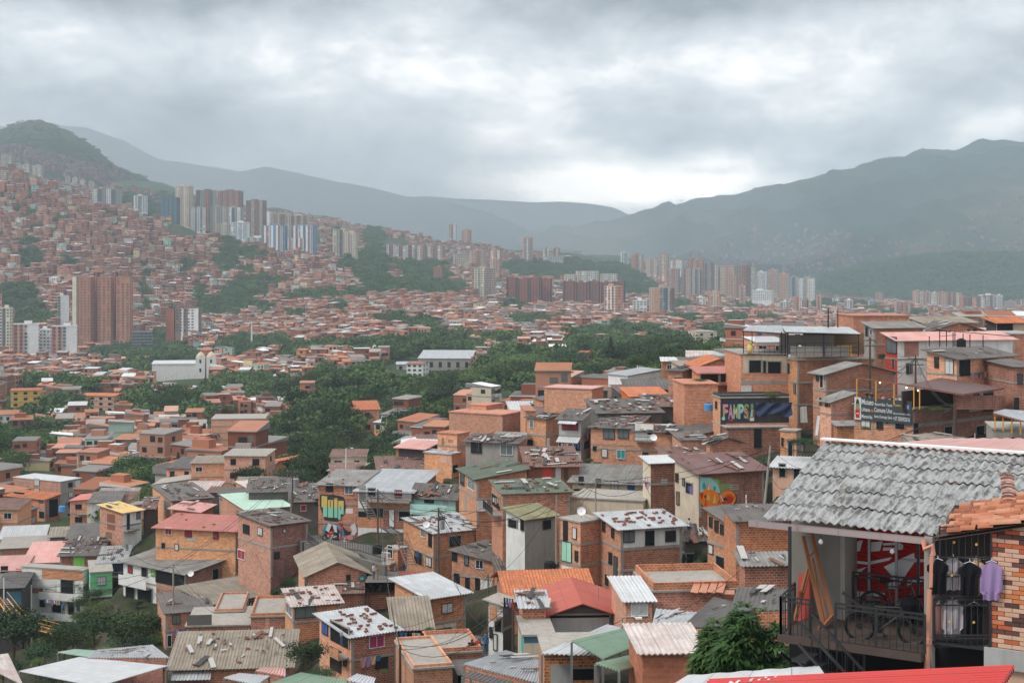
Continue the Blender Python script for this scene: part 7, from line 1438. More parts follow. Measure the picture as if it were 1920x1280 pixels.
for kind,par,c,u,n,ww,hh in MURALS:
    if kind=='tall':
        S=[('mural_black',[(-.5,.48),(.0,.5),(.42,.42),(.5,.1),(.42,-.25),(.30,-.32),(.18,-.5),(-.32,-.46),(-.5,.05)])]
        for x0,x1,yb,yt in((-.44,-.22,-.34,.50),(-.19,.01,-.36,.36),(.05,.18,-.36,.44),(.21,.42,-.22,.34)):
            S+=[('art_yellow',[(x0,.02),(x1,.02),(x1,yt-.06),(x0,yt-.06)]),('art_mint',[(x0+(.06 if x0<-.4 else 0),yb),(x1,yb),(x1,.02),(x0+(.06 if x0<-.4 else 0),.02)])]
        S+=[('mural_black',[(.29,-.06),(.31,-.06),(.31,.10),(.29,.10)]),('art_mint',[(.21,-.42),(.30,-.42),(.30,-.22),(.21,-.22)]),('mural_black',[(-.10,.02),(-.08,.02),(-.08,.28),(-.10,.28)])]
        face_quads(par,c,u,n,ww,hh,S)
    elif kind=='face':  # street painting with bold curved forms
        face_quads(par,c,u,n,ww,hh,[('art_teal',blotch(-.33,-.02,.20,.48)),('mural_black',blotch(-.2,-.05,.26,.44)),('mural_white',[(-.44,.10),(-.36,.42),(-.26,.36),(-.34,.02)]),('mural_white',[(-.24,.38),(-.12,.34),(-.10,.02),(-.18,.05)]),('mural_white',[(-.40,-.12),(-.16,-.06),(-.10,-.16),(-.30,-.30)]),('art_pink',blotch(.02,-.14,.09,.22)),('art_teal',[(-.12,.30),(.02,.32),(.16,.0),(.06,-.1)]),('mural_black',[(.05,.3),(.2,.1),(.42,.05),(.3,-.1),(.12,-.08)]),('mural_white',blotch(.38,.28,.09,.2)),('mural_white',[(.3,.0),(.46,.32),(.48,.1),(.40,-.1)]),('art_pink',blotch(.28,-.18,.10,.18)),('mural_white',[(.05,-.42),(.12,-.16),(.2,-.42)]),('mural_white',[(.18,-.44),(.26,-.3),(.32,-.46)]),('art_teal',blotch(.44,-.34,.06,.14)),('art_red',blotch(.0,.42,.08,.06)),('art_yellow',blotch(-.14,-.44,.06,.06))])
    elif kind=='flowers':face_quads(par,c,u,n,ww,hh,[('art_cream',blotch(0,0,.5,.5)),('art_orange',blotch(-.1,.2,.26,.2)),('art_red',blotch(.25,.25,.16,.16)),('art_aqua',blotch(.1,.42,.3,.10)),('art_pink',blotch(-.3,-.2,.15,.2)),('art_deep_orange',blotch(.2,-.32,.25,.14)),('glass_grey',[(-.1,-.2),(.15,-.2),(.15,.1),(-.1,.1)])])
    elif kind=='teal':face_quads(par,c,u,n,ww,hh,[('art_teal',blotch(0,-.1,.46,.36)),('mural_black',blotch(-.1,0,.12,.2)),('art_aqua',blotch(.15,.1,.14,.2)),('art_pink',blotch(.3,-.2,.1,.12))])
    elif kind=='emblem':face_quads(par,c,u,n,ww,hh,[('mural_black',ell(0,0,.5,.5)),('art_teal',ell(0,0,.44,.44)),('art_mint',[(-.3,-.05),(-.2,.2),(-.05,.05),(.1,.25),(.3,-.05),(.1,-.25),(-.15,-.2)])])
    elif kind=='violet':face_quads(par,c,u,n,ww,hh,[('art_lilac',blotch(0,0,.45,.45)),('mural_white',blotch(.1,.2,.15,.2)),('art_red',blotch(-.1,-.2,.2,.15)),('mural_black',blotch(.1,-.05,.1,.1))])
    elif kind=='greenletters':
        S=[]
        for k in range(9):
            x=-.44+k*.11;S+=[('mural_black',[(x-.06,-.42),(x+.05,-.46),(x+.075,.40),(x-.03,.44)]),(('art_mint','mural_white','art_green','grey_metal')[k%4],[(x-.045,-.34+.2*(k%2)),(x+.035,-.38),(x+.06,.30),(x+.0,.34-.2*(k%3==0))])]
        face_quads(par,c,u,n,ww,hh,S)
    elif kind=='orange':
        face_quads(par,c,u,n,ww,hh,[('art_aqua',[(-.48,.02),(-.48,.48),(-.2,.44),(.0,.32),(.02,-.02)]),('art_green',[(-.25,.46),(.0,.36),(.02,.05),(-.06,.28)]),('art_olive',[(.02,.25),(.30,.22),(.38,-.02),(.42,-.30),(.02,-.1)]),('art_teal',blotch(-.38,.2,.05,.12)),('art_teal',blotch(-.12,.12,.04,.1)),('art_orange',[(-.36,.1),(-.28,.32),(-.22,.12),(-.08,.04),(.0,-.1),(.04,-.4),(-.1,-.5),(-.35,-.46),(-.5,-.2),(-.5,.02)]),('art_cream',[(-.30,.10),(-.27,.28),(-.24,.10)]),('art_deep_orange',[(-.1,-.48),(.0,-.2),(.08,-.05),(.04,-.45)]),
            ('mural_black',ell(.22,-.22,.23,.28)),('art_orange',ell(.21,-.20,.21,.25)),('art_red',[(.03,-.42),(.05,-.28),(.2,-.26),(.26,-.44)]),('art_deep_orange',ell(.24,-.2,.12,.14)),('art_red',ell(.25,-.22,.08,.10)),('mural_black',[(.06,-.2),(.15,-.14),(.22,-.22),(.12,-.26)]),('mural_white',[(.0,-.06),(.02,-.06),(.10,-.24),(.08,-.26)]),('mural_black',blotch(-.36,-.08,.03,.05)),('art_yellow',[(-.32,-.2),(-.28,.05),(-.24,-.2)]),('art_yellow',[(-.18,-.3),(-.12,.0),(-.08,-.3)]),('art_red',[(-.5,.03),(-.44,-.18),(-.40,.02)]),('art_deep_orange',[(-.40,-.44),(-.34,-.1),(-.30,-.46)])])
        for i in range(7):
            for j in range(5):face_quads(par,c,u,n,ww,hh,[('grey_paint',[(.26+i*.033+(j%2)*.01,.06+j*.03),(.286+i*.033+(j%2)*.01,.06+j*.03),(.286+i*.033+(j%2)*.01,.084+j*.03),(.26+i*.033+(j%2)*.01,.084+j*.03)])],.075)if(i+j)%1==0 and j%2==0 else None
    elif kind=='letters':
        face_quads(par,c,u,n,ww,hh,[('navy_cloth',[(-.5,-.5),(.5,-.5),(.5,.5),(-.5,.5)])],.02)
        for k,(ch,m1)in enumerate(zip('FAMPS',('art_pink','art_lilac','art_green','art_mint','art_olive'))):
            p=c+u*((-.44+k*.155)*ww)-Vector((0,0,hh*.36));text(par,ch,p-u*.03+n*.045,u,n,hh*.78,'mural_black',ww*.19,bold=.07);text(par,ch,p+u*.01+n*.065,u,n,hh*.72,m1,ww*.155,bold=.03);text(par,ch,p+u*.03+Vector((0,0,hh*.02))+n*.085,u,n,hh*.5,('art_green','art_pink','art_cream','art_lilac','art_pink')[k],ww*.10)
        face_quads(par,c,u,n,ww,hh,[('art_aqua',[(.36,-.4),(.5,-.4),(.48,.05),(.40,.1)]),('art_olive',blotch(.42,.22,.06,.2)),('art_mint',blotch(-.42,-.36,.06,.1)),('art_red',blotch(-.2,-.44,.1,.05)),('wood',[(.30,-.46),(.5,-.46),(.5,.02),(.44,.02),(.44,-.3),(.34,-.3),(.34,.0),(.30,.0)]),('mural_white',[(.36,-.5),(.48,-.5),(.48,-.34),(.36,-.34)])],.10)
    elif kind=='tarp':
        t=empty('tarpaulin',par.location+c,'navy blue tarpaulin sagging over the graffiti terrace','tarpaulin');b=MB();z=Vector((0,0,1));nx,ny=16,7;G=[[u*((i/nx-.5)*ww*1.06)+z*(hh*(.48-j/ny*(.62+.10*math.sin(i*.6))))+n*(.9+.14*math.sin(i*.9+j)+j*.03)for i in range(nx+1)]for j in range(ny+1)]
        for j in range(ny):
            for i in range(nx):b.poly([G[j+1][i],G[j+1][i+1],G[j][i+1],G[j][i]])
        b.build('sheet',MATS['navy_cloth'],t);b=MB();b.bar(G[0][0],G[0][-1],.05);b.build('pole',MATS['dark_metal'],t)
    elif kind=='banner':
        c=c+n*.12;bn=empty('banner',par.location+c,'dark grey banner with white museum lettering on the brick parapet','banner');z=Vector((0,0,1));O=Vector((0,0,0))
        b=MB();b.box(n*.06,(ww,hh,.03),u,z,n);b.build('cloth',MATS['banner_grey'],bn)
        b=MB();b.box(n*.082-u*(ww*.435),(ww*.115,hh*.98,.012),u,z,n);b.build('logo_panel',MATS['mural_white'],bn)
        face_quads(bn,-u*(ww*.435),u,n,ww*.115,hh,[('mural_black',ell(0,.12,.30,.30)),('art_olive',ell(0,.02,.33,.2)),('art_red',[(-.38,-.05),(.38,-.05),(.3,-.42),(-.3,-.42)]),('mural_white',[(-.2,-.2),(.2,-.2),(.2,-.24),(-.2,-.24)])],.095)
        def tx(s,x,y,h,w_,m='mural_white'):text(bn,s,u*((x-.5)*ww)+z*((y-.5)*hh)+n*.092,u,n,h*hh,m,w_*ww,bold=.012)
        tx('Museo',.135,.70,.24,.21);tx('Urbano',.135,.40,.17,.15);tx('de',.30,.40,.13,.045,'art_orange');tx('Memorias',.135,.10,.17,.19)
        tx('Recorridos -Tours',.37,.70,.13,.30);tx('Comuna Uno',.36,.42,.20,.31);tx('Santo Domingo Savio',.36,.17,.12,.31);tx('Contact Us',.71,.74,.10,.13,'art_yellow');tx('@museourbanodememorias',.69,.40,.07,.28);tx('+57 3505952016',.69,.13,.17,.28)
        for x,m in((.885,'art_pink'),(.94,'art_blue')):b=MB();b.box(u*((x-.5)*ww)+z*(.24*hh)+n*.085,(ww*.04,hh*.2,.014),u,z,n);b.build('icon',MATS[m],bn);text(bn,'o' if m=='art_pink' else 'f',u*((x-.512)*ww)+z*(.18*hh)+n*.095,u,n,hh*.12,'mural_white',ww*.02)
    elif kind in('poster','poster2'):
        t=empty('poster',par.location+c+Vector((0,0,.5)),'white poster with a black and red emblem on the museum wall' if kind=='poster' else 'black poster with white lettering and a blue picture on the museum wall','poster');z=Vector((0,0,1));b=MB();b.box(n*.05,(ww,hh,.02),u,z,n);b.build('sheet',MATS['mural_white' if kind=='poster' else 'mural_black'],t)
        if kind=='poster':face_quads(t,Vector((0,0,0)),u,n,ww,hh,[('mural_black',blotch(0,.18,.36,.26,16)),('art_olive',ell(0,.08,.30,.12)),('art_yellow',ell(0,.12,.2,.06)),('art_red',[(-.4,.0),(.4,.0),(.34,-.3),(-.34,-.3)]),('mural_black',[(-.3,-.32),(.3,-.32),(.3,-.36),(-.3,-.36)]),('mural_white',[(-.25,-.1),(.25,-.1),(.25,-.14),(-.25,-.14)])],.065)
        else:
            face_quads(t,Vector((0,0,0)),u,n,ww,hh,[('art_aqua',[(-.42,-.3),(.42,-.3),(.42,.12),(-.42,.12)]),('art_teal',[(-.42,-.3),(.42,-.3),(.3,-.1),(-.2,-.18)]),('art_orange',blotch(.15,-.02,.12,.1)),('art_cream',blotch(.17,.06,.05,.04))],.065)
            for s,y in(('Recorridos -Tours',.34),('Comuna Uno',.20)):text(t,s,-u*(ww*.42)+z*(y*hh)+n*.07,u,n,hh*.08,'mural_white',ww*.84)
            text(t,'+57 350595',-u*(ww*.42)-z*(.43*hh)+n*.07,u,n,hh*.07,'mural_white',ww*.8)
# ---------------------------------------------------------------- people: one skinned body each
def person(loc,h,label,shirt_m,trousers_m,pose='stand',rz=0.,hair='black'):
    s=h/1.75;e=empty('person',loc,label,'person','people of the quarter',rz)
    if pose=='stand':J=dict(pel=(0,0,.95),ch=(0,.02,1.3),nk=(0,0,1.48),hd=(0,-.02,1.64),kl=(-.09,-.03,.5),fl=(-.10,0,.06),tl=(-.10,-.14,.03),kr=(.09,.02,.5),fr=(.11,.04,.06),tr=(.11,-.10,.03),el=(-.27,.03,1.14),hl=(-.27,-.12,.92),er=(.27,.03,1.14),hr=(.28,-.10,.92))
    elif pose=='lean':J=dict(pel=(0,.1,.93),ch=(0,-.06,1.25),nk=(0,-.14,1.42),hd=(0,-.22,1.56),kl=(-.09,.06,.5),fl=(-.10,.12,.06),tl=(-.10,-.02,.03),kr=(.09,.06,.5),fr=(.11,.16,.06),tr=(.11,.02,.03),el=(-.27,-.15,1.10),hl=(-.12,-.38,1.05),er=(.27,-.15,1.10),hr=(.12,-.38,1.05))
    else:J=dict(pel=(0,.1,.48),ch=(0,.04,.82),nk=(0,.0,1.0),hd=(0,-.04,1.15),kl=(-.11,-.34,.50),fl=(-.11,-.36,.08),tl=(-.11,-.50,.04),kr=(.11,-.34,.50),fr=(.12,-.30,.08),tr=(.12,-.44,.04),el=(-.25,-.06,.70),hl=(-.14,-.32,.66),er=(.25,-.06,.70),hr=(.14,-.32,.68))
    J['sl']=tuple(a+b for a,b in zip(J['nk'],(-.19,.01,-.06)));J['sr']=tuple(a+b for a,b in zip(J['nk'],(.19,.01,-.06)));J['hpl']=tuple(a+b for a,b in zip(J['pel'],(-.10,0,-.03)));J['hpr']=tuple(a+b for a,b in zip(J['pel'],(.10,0,-.03)))
    b=MB();V=lambda k:Vector(J[k])*s
    def limb(ks,rs):b.tube([V(k)for k in ks],[r_*s for r_ in rs],8)
    def body(name,m,lst):
        nonlocal b
        b=MB()
        for ks,rs in lst:limb(ks,rs)
        bm=bmesh.new();tmp=b.build(name,MATS[m],e)
        md=tmp.modifiers.new('join','REMESH');md.mode='VOXEL';md.voxel_size=.022*s;md.use_smooth_shade=True
        dg=bpy.context.evaluated_depsgraph_get();me=bpy.data.meshes.new_from_object(tmp.evaluated_get(dg));tmp.modifiers.clear();tmp.data=me;bm.free();return tmp
    body('body','skin',[(('pel','ch','nk'),(.12,.13,.055)),(('nk','hd'),(.05,.06)),(('sl','nk','sr'),(.05,.06,.05)),(('sl','el','hl'),(.045,.036,.026)),(('sr','er','hr'),(.045,.036,.026)),(('hpl','kl','fl','tl'),(.075,.055,.04,.03)),(('hpr','kr','fr','tr'),(.075,.055,.04,.03)),(('hpl','pel','hpr'),(.09,.1,.09))])
    h0=V('hd');b=MB();b.tube([h0+Vector((0,0,-.11))*s,h0+Vector((0,-.01,-.04))*s,h0+Vector((0,0,.05))*s,h0+Vector((0,.01,.115))*s],[.05*s,.085*s,.092*s,.03*s],10);b.box(h0+Vector((0,-.095,-.02))*s,(.025*s,.03*s,.04*s));b.build('head',MATS['skin'],e,True)
    b=MB();b.tube([h0+Vector((0,.03,-.05))*s,h0+Vector((0,.03,.04))*s,h0+Vector((0,.015,.12))*s,h0+Vector((0,.01,.14))*s],[.09*s,.102*s,.07*s,.01*s],10);b.build('hair',MATS[hair],e,True)
    up=lambda a,b_,t:tuple(Vector(J[a]).lerp(Vector(J[b_]),t));J['ml']=up('sl','el',.8);J['mr']=up('sr','er',.8)
    body('shirt',shirt_m,[(('pel','ch','nk'),(.145,.15,.08)),(('sl','nk','sr'),(.07,.075,.07)),(('sl','ml'),(.07,.055)),(('sr','mr'),(.07,.055))])
    body('trousers',trousers_m,[(('hpl','pel','hpr'),(.12,.135,.12)),(('hpl','kl','fl'),(.095,.072,.055)),(('hpr','kr','fr'),(.095,.072,.055))])
    return e
simple('denim',(.05,.09,.17),.9);simple('white_cloth',(.6,.6,.58),.9);simple('blue_cloth',(.03,.12,.26),.9);simple('red_cloth',(.4,.04,.04),.9);simple('khaki_cloth',(.30,.22,.13),.9)
# ---------------------------------------------------------------- poles, lamps, wires
def upole(z,x,yt,yb,d,look,r=.11,tilt=0,cross=True,m='bark',lamp=False,name='utility_pole',trafo=False):
    (px,py1),(_,py2)=zc_(z,x,yt),zc_(z,x,yb);B=P(px,py2,d);h=(py2-py1)/F*d;e=empty(name,B,look,'pole','poles of the hillside');T=Vector((tilt/F*d,0,h))
    b=MB();b.tube([(0,0,-3),(0,0,0),tuple(T)],[r*1.15,r,r*.7],8);b.build('shaft',MATS[m],e)
    if cross:
        for k in(.3,.9):
            b=MB();b.bar(T+Vector((-.75,.2,-k)),T+Vector((.75,-.2,-k)),.09);b.build('crossarm',MATS['bark'],e)
            for q in(-.6,-.2,.25,.6):b=MB();b.tube([T+Vector((q,-.27*q,-k+.05)),T+Vector((q,-.27*q,-k+.2))],.035,6);b.build('insulator',MATS['grey_metal'],e)
    if trafo:b=MB();b.tube([T+Vector((.35,-.2,-1.9)),T+Vector((.35,-.2,-1.1))],.22,10);b.build('transformer',MATS['grey_metal'],e)
    if lamp:b=MB();b.tube([T,T+Vector((.5,-.3,.15)),T+Vector((.8,-.5,.12))],.03,6);b.build('lamp_arm',MATS['grey_metal'],e);b=MB();b.box(T+Vector((.95,-.6,.10)),(.4,.2,.1));b.build('lamp_head',MATS['lamp_white'],e)
    return B+T
tops=[upole(2,818,175,500,146,'dark wooden pole in front of the silver-roofed house',lamp=False),upole(2,1165,280,720,128,'dark pole with crossarms in front of the brick house with the stair',trafo=True),upole(1,990,600,850,148,'pale concrete pole in front of the wide grey-roofed house',m='concrete',cross=False),upole(2,330,60,325,162,'pole with transformers left of the tall letters',trafo=True),
        upole(3,497,205,400,124,'thin pale pole by the olive roof',.07,cross=False,m='concrete'),upole(3,722,115,280,132,'slim pole in front of the cream bungalow',.07,cross=False,m='concrete'),upole(6,850,860,1270,120,'leaning grey street lamp right of the maroon roof',.12,12,cross=False,m='concrete'),upole(7,560,310,500,150,'short pole beside the ribbed grey roof',m='dark_wood'),
        upole(7,925,455,660,140,'pole hung with cables in front of the white house',m='dark_wood',trafo=True),upole(7,1240,850,1100,126,'cable-wrapped thick pole beside the museum house',.2,cross=False,m='dark_wood'),upole(3,250,815,1095,96,'dark pole beside the laundry line',cross=False,m='dark_wood'),upole(2,945,1060,1290,100,'dark pole in front of the mint green house',cross=False,m='dark_wood'),
        upole(2,1448,660,1100,108,'thin pole at the stepped alley',.06,cross=False),upole(1,180,720,1030,160,'grey pole at the left garden',m='concrete',cross=False),upole(3,875,905,965,88,'street lamp with a white head by the wide window',.05,lamp=True,m='grey_metal',cross=False),upole(1,22,680,800,172,'white post at the left edge',.09,m='white_paint',cross=False)]
upole(0,649,840,885,215,'white lamp pole at the wood edge',.12,lamp=True,m='white_paint',cross=False,name='street_lamp');upole(0,1553,578,618,165,'left of two dark posts above the canopy terrace',.09,m='black',cross=False);upole(0,1571,580,618,165,'right of two dark posts above the canopy terrace',.07,m='black',cross=False);upole(0,1828,812,834,45,'pale lamp post in front of the museum house',.03,m='concrete',cross=False,lamp=False)
CB=[0]
def cable(a,b_,sag=.6,r=.022,look=None):
    a,b_=Vector(a),Vector(b_);pts=[a.lerp(b_,t/10)-Vector((0,0,sag*4*(t/10)*(1-t/10)))for t in range(11)]
    b=MB();b.tube([p-a for p in pts],r,4);o=b.build('cable',MATS['cable'],None,loc=a);CB[0]+=1;props(o,look or 'thin black cable sagging between the poles','cable','overhead cables')
wires=[(0,1),(0,3),(1,12),(3,2),(1,4),(4,5),(5,6),(8,9),(7,8),(10,12),(0,11),(11,10),(2,13),(6,9)]
for i,j in wires:
    for k in range(3 if(i,j)in((0,1),(0,3),(1,12),(1,4))else 2):
        o=Vector((0,0,-.25*k));cable(tops[i]+o,tops[j]+o,rnd.uniform(.5,2.2))
for(z,x0,y0,d0,x1,y1,d1)in((2,818,190,146,1165,640,126),(2,1170,300,128,1463,520,120),(2,1165,420,128,1330,800,110),(2,1250,660,120,1463,960,104),(1,640,420,170,990,620,148),(3,0,690,110,250,840,96),(3,1000,130,130,1180,280,120),(5,1330,770,135,1800,830,130),(6,850,900,118,1000,1120,112),(2,120,540,150,330,790,140),(7,500,700,140,925,480,140),(2,1345,795,112,1180,940,106)):cable(Q(z,x0,y0,d0),Q(z,x1,y1,d1),1.2)
# ---------------------------------------------------------------- terraces with canopies
def post_canopy(name,look,posts,roof_pts,mr_,z,mp='black',beams=True,rail_pts=None,th=.06,railm=None):
    L=[Q(z,x,y,d)for x,y,d in roof_pts];c=L[0].copy();e=empty(name,c,look,'canopy');b=MB();sheet_roof(b,*[p-c for p in L],pitch=.3,amp=.02);b.build('roof',ROOFS[mr_],e)
    b=MB()
    for i in range(4):b.bar(L[i]-c-Z3*.08,L[(i+1)%4]-c-Z3*.08,.08)
    b.build('frame',MATS['rust' if mp=='yellow_metal' else mp],e)
    for x,y0,y1,d in posts:b=MB();b.bar(Q(z,x,y0,d)-c,Q(z,x,y1,d)-c,th*1.3);b.build('post',MATS[mp],e)
    if rail_pts:
        for(x0,y0,d0,x1,y1,d1,hh)in rail_pts:
            b=MB();A,B_=Q(z,x0,y0,d0)-c,Q(z,x1,y1,d1)-c
            for k in range(4):b.bar(A+Z3*(hh*k/3),B_+Z3*(hh*k/3),.04)
            for k in range(9):p=A.lerp(B_,k/8);b.bar(p,p+Z3*hh,.035)
            b.build('railing',MATS[railm or mp],e)
    return e,c
e,c=post_canopy('terrace_canopy','left black-framed canopy with clear plastic sheets on the skyline',[(720,132,284,160),(962,140,284,159),(985,150,295,159),(775,108,270,166),(965,110,275,166)],[(715,134,160),(985,150,159),(965,102,168),(758,102,168)],'zinc',6,rail_pts=[(720,283,160,985,290,159,1.0)])
e2,c2=post_canopy('bar_canopy','right long silver canopy over the bar terrace on the skyline',[(1000,150,300,158),(1228,155,300,156),(1447,158,296,156)],[(985,142,158),(1460,155,156),(1385,112,166),(960,106,168)],'zinc',6,rail_pts=[(1000,300,158,1447,298,156,1.5)])
b=MB();b.box(Q(6,1120,222,162)-c2,(6.2,.1,2.2));b.build('back_wall',MATS['concrete'],e2);b=MB();b.box(Q(6,1290,215,163)-c2,(7.0,.1,2.4));b.build('back_wall',MATS['wood'],e2);b=MB();b.box(Q(6,1355,255,159)-c2,(1.6,.6,1.0));b.build('bar_counter',MATS['yellow_paint'],e2)
b=MB();b.box(Q(6,1200,265,158)-c2,(6.4,.12,1.1));b.build('parapet',MATS['concrete'],e2)
mat('clear_plastic',lambda N:out(N,N.add('ShaderNodeMixShader',{0:.35,1:N.add('ShaderNodeBsdfTransparent').outputs[0],2:N.add('ShaderNodeBsdfDiffuse',{0:(.7,.7,.7,1)}).outputs[0]})))
b=MB();A,B_=Q(6,790,225,160.5)-c,Q(6,955,225,160)-c;b.poly([A,B_,B_+Z3*1.3,A+Z3*1.4]);b.poly([A+Z3*1.4,B_+Z3*1.3,B_+Vector((0,.1,1.3)),A+Vector((0,.1,1.4))]);b.build('plastic_sheet',MATS['clear_plastic'],e)
t=empty('parrot_figure',Q(6,762,275,158.5),'green, yellow and orange painted figure at the left end of the canopy terrace','figure');b=MB();b.tube([(0,0,0),(0,0,.35),(0,0,.8),(0,0,1.1)],[.22,.34,.28,.1],9);b.build('torso',MATS['art_yellow'],t,True);b=MB();b.tube([(0,0,.95),(.05,0,1.15),(.12,0,1.3)],[.26,.22,.08],8);b.build('head',MATS['art_green'],t,True);b=MB();b.tube([(-.1,-.1,.0),(0,-.1,.2),(.15,-.1,.1)],[.12,.2,.1],7);b.build('base',MATS['art_orange'],t,True)
# museum terrace
e,c=post_canopy('museum_canopy','maroon sheet canopy on yellow posts over the museum terrace',[(455,640,800,137),(608,660,820,136),(752,680,850,135),(911,705,880,134),(957,715,884,134),(1232,770,880,138)],[(860,690,137),(1312,765,133),(1635,715,146),(1140,632,152)],'maroon',7,'yellow_metal')
b=MB();b.bar(Q(7,458,632,137.5)-c,Q(7,900,695,134.5)-c,.12);b.bar(Q(7,686,670,141)-c,Q(7,686,800,141)-c,.07);b.build('edge_beam',MATS['rust'],e)
b=MB();b.box(Q(7,1030,800,141)-c,(9,.15,2.0),(math.cos(R(40)),math.sin(R(40)),0),(-math.sin(R(40)),math.cos(R(40)),0),Z3);b.build('back_wall',MATS['dark_wood'],e)
b=MB();A=Q(7,1240,885,136.5)-c;B_=Q(7,1628,885,147)-c;u_=(B_-A).normalized();b.box((A+B_)/2+Z3*.7,((B_-A).length,.2,1.4),u_,Vector((-u_.y,u_.x,0)),Z3);b.build('side_wall',MATS[BRICKS['brick3'].name],e)
ppl=[(535,778,'dark_metal','leaning person in black, leftmost on the museum terrace','lean',.2),(577,785,'navy_cloth','person in a dark blue top, second from the left on the museum terrace','lean',-.4),(645,792,'red_cloth','person in a reddish top sitting on the museum terrace','sit',.5),(668,805,'beige_cloth','person in beige sitting beside the reddish one on the museum terrace','sit',0),(690,812,'denim','person in denim blue sitting in the middle of the museum terrace','sit',.8),(745,815,'black_cloth','person in black under the middle yellow post','sit',-.6),(775,820,'grey_cloth','person in grey at the tables of the museum terrace','sit',.3)]
for x,y,m,lb,ps,rz_ in ppl:p=Q(7,x,y-32,146-(x-535)/80);person(p-Z3*(1.3 if ps=='lean' else 1.0),1.45,lb,m,'denim',ps,rz_)
for x,y in((620,835),(730,860),(820,868)):
    t=empty('cafe_table',Q(7,x,y-20,143)-Z3*.5,'small brown cafe table on the museum terrace','table','tables on the museum terrace');b=MB();b.tube([(0,0,.62),(0,0,.66)],.4,12);b.build('tabletop',MATS['wood'],t);b=MB();b.tube([(0,0,0),(0,0,.62)],.04,6);b.build('leg',MATS['dark_metal'],t)
for x,y,d in((640,672,135.8),(852,712,133.5),(945,735,133)):t=empty('hanging_lamp',Q(7,x,y,d),'small lit bulb hanging from the museum canopy beam','lamp','lit bulbs on the museum terrace');b=MB();b.tube([(0,0,.3),(0,0,.08)],.01,4);b.build('cord',MATS['cable'],t);b=MB();b.tube([(0,0,.08),(0,0,0),(0,0,-.06)],[.04,.09,.03],8);mat('lit_bulb',lambda N:out(N,N.add('ShaderNodeEmission',{0:(1,.8,.5,1),1:3.})));b.build('bulb',MATS['lit_bulb'],t)
for x,y in((960,880),(1010,882),(1060,884),(1120,880),(1170,884),(520,1030)):bush(*zc_(7,x,y+6),12,2,14,'potted plant on the museum house',134.5 if x>600 else 136,'potted_plant')
e,c=post_canopy('yellow_post_terrace','terrace with yellow posts and a grey sheet roof at the right edge',[(1560,915,1050,114),(1625,930,1060,113),(1695,950,1075,112),(1765,965,1085,111)],[(1548,910,114),(1830,985,109),(1850,900,118),(1640,885,121)],'zinc',7,'yellow_metal')
e,c=post_canopy('frame_terrace','black steel frame on the roof of the orange house',[(1118,245,385,152),(1172,262,385,152),(1225,270,385,151),(1305,278,385,150),(1360,285,388,150),(1465,290,390,150),(1240,262,380,156),(1035,300,380,154)],[(1090,238,152),(1200,258,151),(1205,256,152.5),(1095,235,153)],'dark',7)
b=MB();b.bar(Q(7,1200,257,151)-c,Q(7,1700,300,148)-c,.07);b.bar(Q(7,1118,300,152)-c,Q(7,1250,290,151)-c,.05);b.build('top_rail',MATS['black'],e)
# street between the murals with its railing, people, motorbike
def street(pts,w_,name='street'):
    b=MB();C=[Q(2,x,y,d)for x,y,d in pts]
    for p,q in zip(C,C[1:]):s=Vector((q.y-p.y,-(q.x-p.x),0)).normalized()*w_/2;b.poly([p-s,p+s,q+s,q-s]);b.poly([p-s-Z3*3.5,p+s-Z3*3.5,p+s,p-s]);b.poly([p+s-Z3*4,q+s-Z3*4,q+s,p+s]);b.poly([q-s-Z3*4,p-s-Z3*4,p-s,q-s])
    props(b.build(name,MATS['concrete_dark']),kind='structure');return C
C=street([(400,440,158),(470,470,153),(600,490,149),(760,510,146),(850,560,142),(870,640,136),(845,705,129)],3.2)
C2=street([(1290,1010,120),(1330,1050,114),(1380,1120,106),(1440,1230,98)],4.0,'alley')
def fence(pts,look,hh=1.0,m='dark_metal'):
    C=[Q(2,x,y,d)for x,y,d in pts];c=C[0].copy();e=empty('street_railing',c,look,'railing');b=MB()
    for p,q in zip(C,C[1:]):
        k=max(2,int((q-p).length/.35))
        for i in range(k+1):r_=p.lerp(q,i/k)-c;b.bar(r_,r_+Z3*hh,.035)
        for z in(.1,hh):b.bar(p-c+Z3*z,q-c+Z3*z,.06)
    b.build('bars',MATS[m],e)
fence([(480,490,148),(540,505,146),(700,525,143),(860,575,138)],'black street railing on the bend below the curved wall painting');fence([(415,470,150),(560,600,138),(620,640,134)],'dark ramp railing beside the green slope',.9)
Wl=empty('retaining_wall',Q(2,735,645,138),'retaining wall with a yellow painting below the street bend','wall');l0=Wl.location.copy()
A,B_=Q(2,540,600,141),Q(2,865,690,133);u_=(B_-A);u_.z=0;L=u_.length;u_.normalize();nn=Vector((u_.y,-u_.x,0));b=MB();b.box((A+B_)/2-l0-Z3*.9,(L,.3,4.6),u_,nn,Z3);b.build('wall',MATS['concrete_dark'],Wl)
cw=(A+B_)/2-l0-Z3*.25;face_quads(Wl,cw,u_,nn,L,3.2,[('mural_black',[(-.5,-.1),(.05,-.45),(.05,.42),(-.5,.48)]),('art_cream',[(-.44,.30),(.02,.16),(.02,.12),(-.44,.26)]),('art_cream',[(-.3,.1),(-.28,.3),(-.26,.3),(-.28,.1)]),('art_cream',[(-.12,.0),(-.10,.25),(-.08,.25),(-.10,0)]),('art_cream',[(-.20,.05),(-.05,.0),(-.05,-.03),(-.20,.02)]),('art_yellow',[(.08,-.46),(.40,-.50),(.40,.15),(.08,.34)]),('art_orange',blotch(.2,-.1,.08,.2)),('mural_black',blotch(.24,-.02,.03,.06)),('art_cream',blotch(.31,-.15,.06,.2)),('art_lilac',[(.42,-.5),(.5,-.5),(.5,.1),(.42,.14)])],.17)
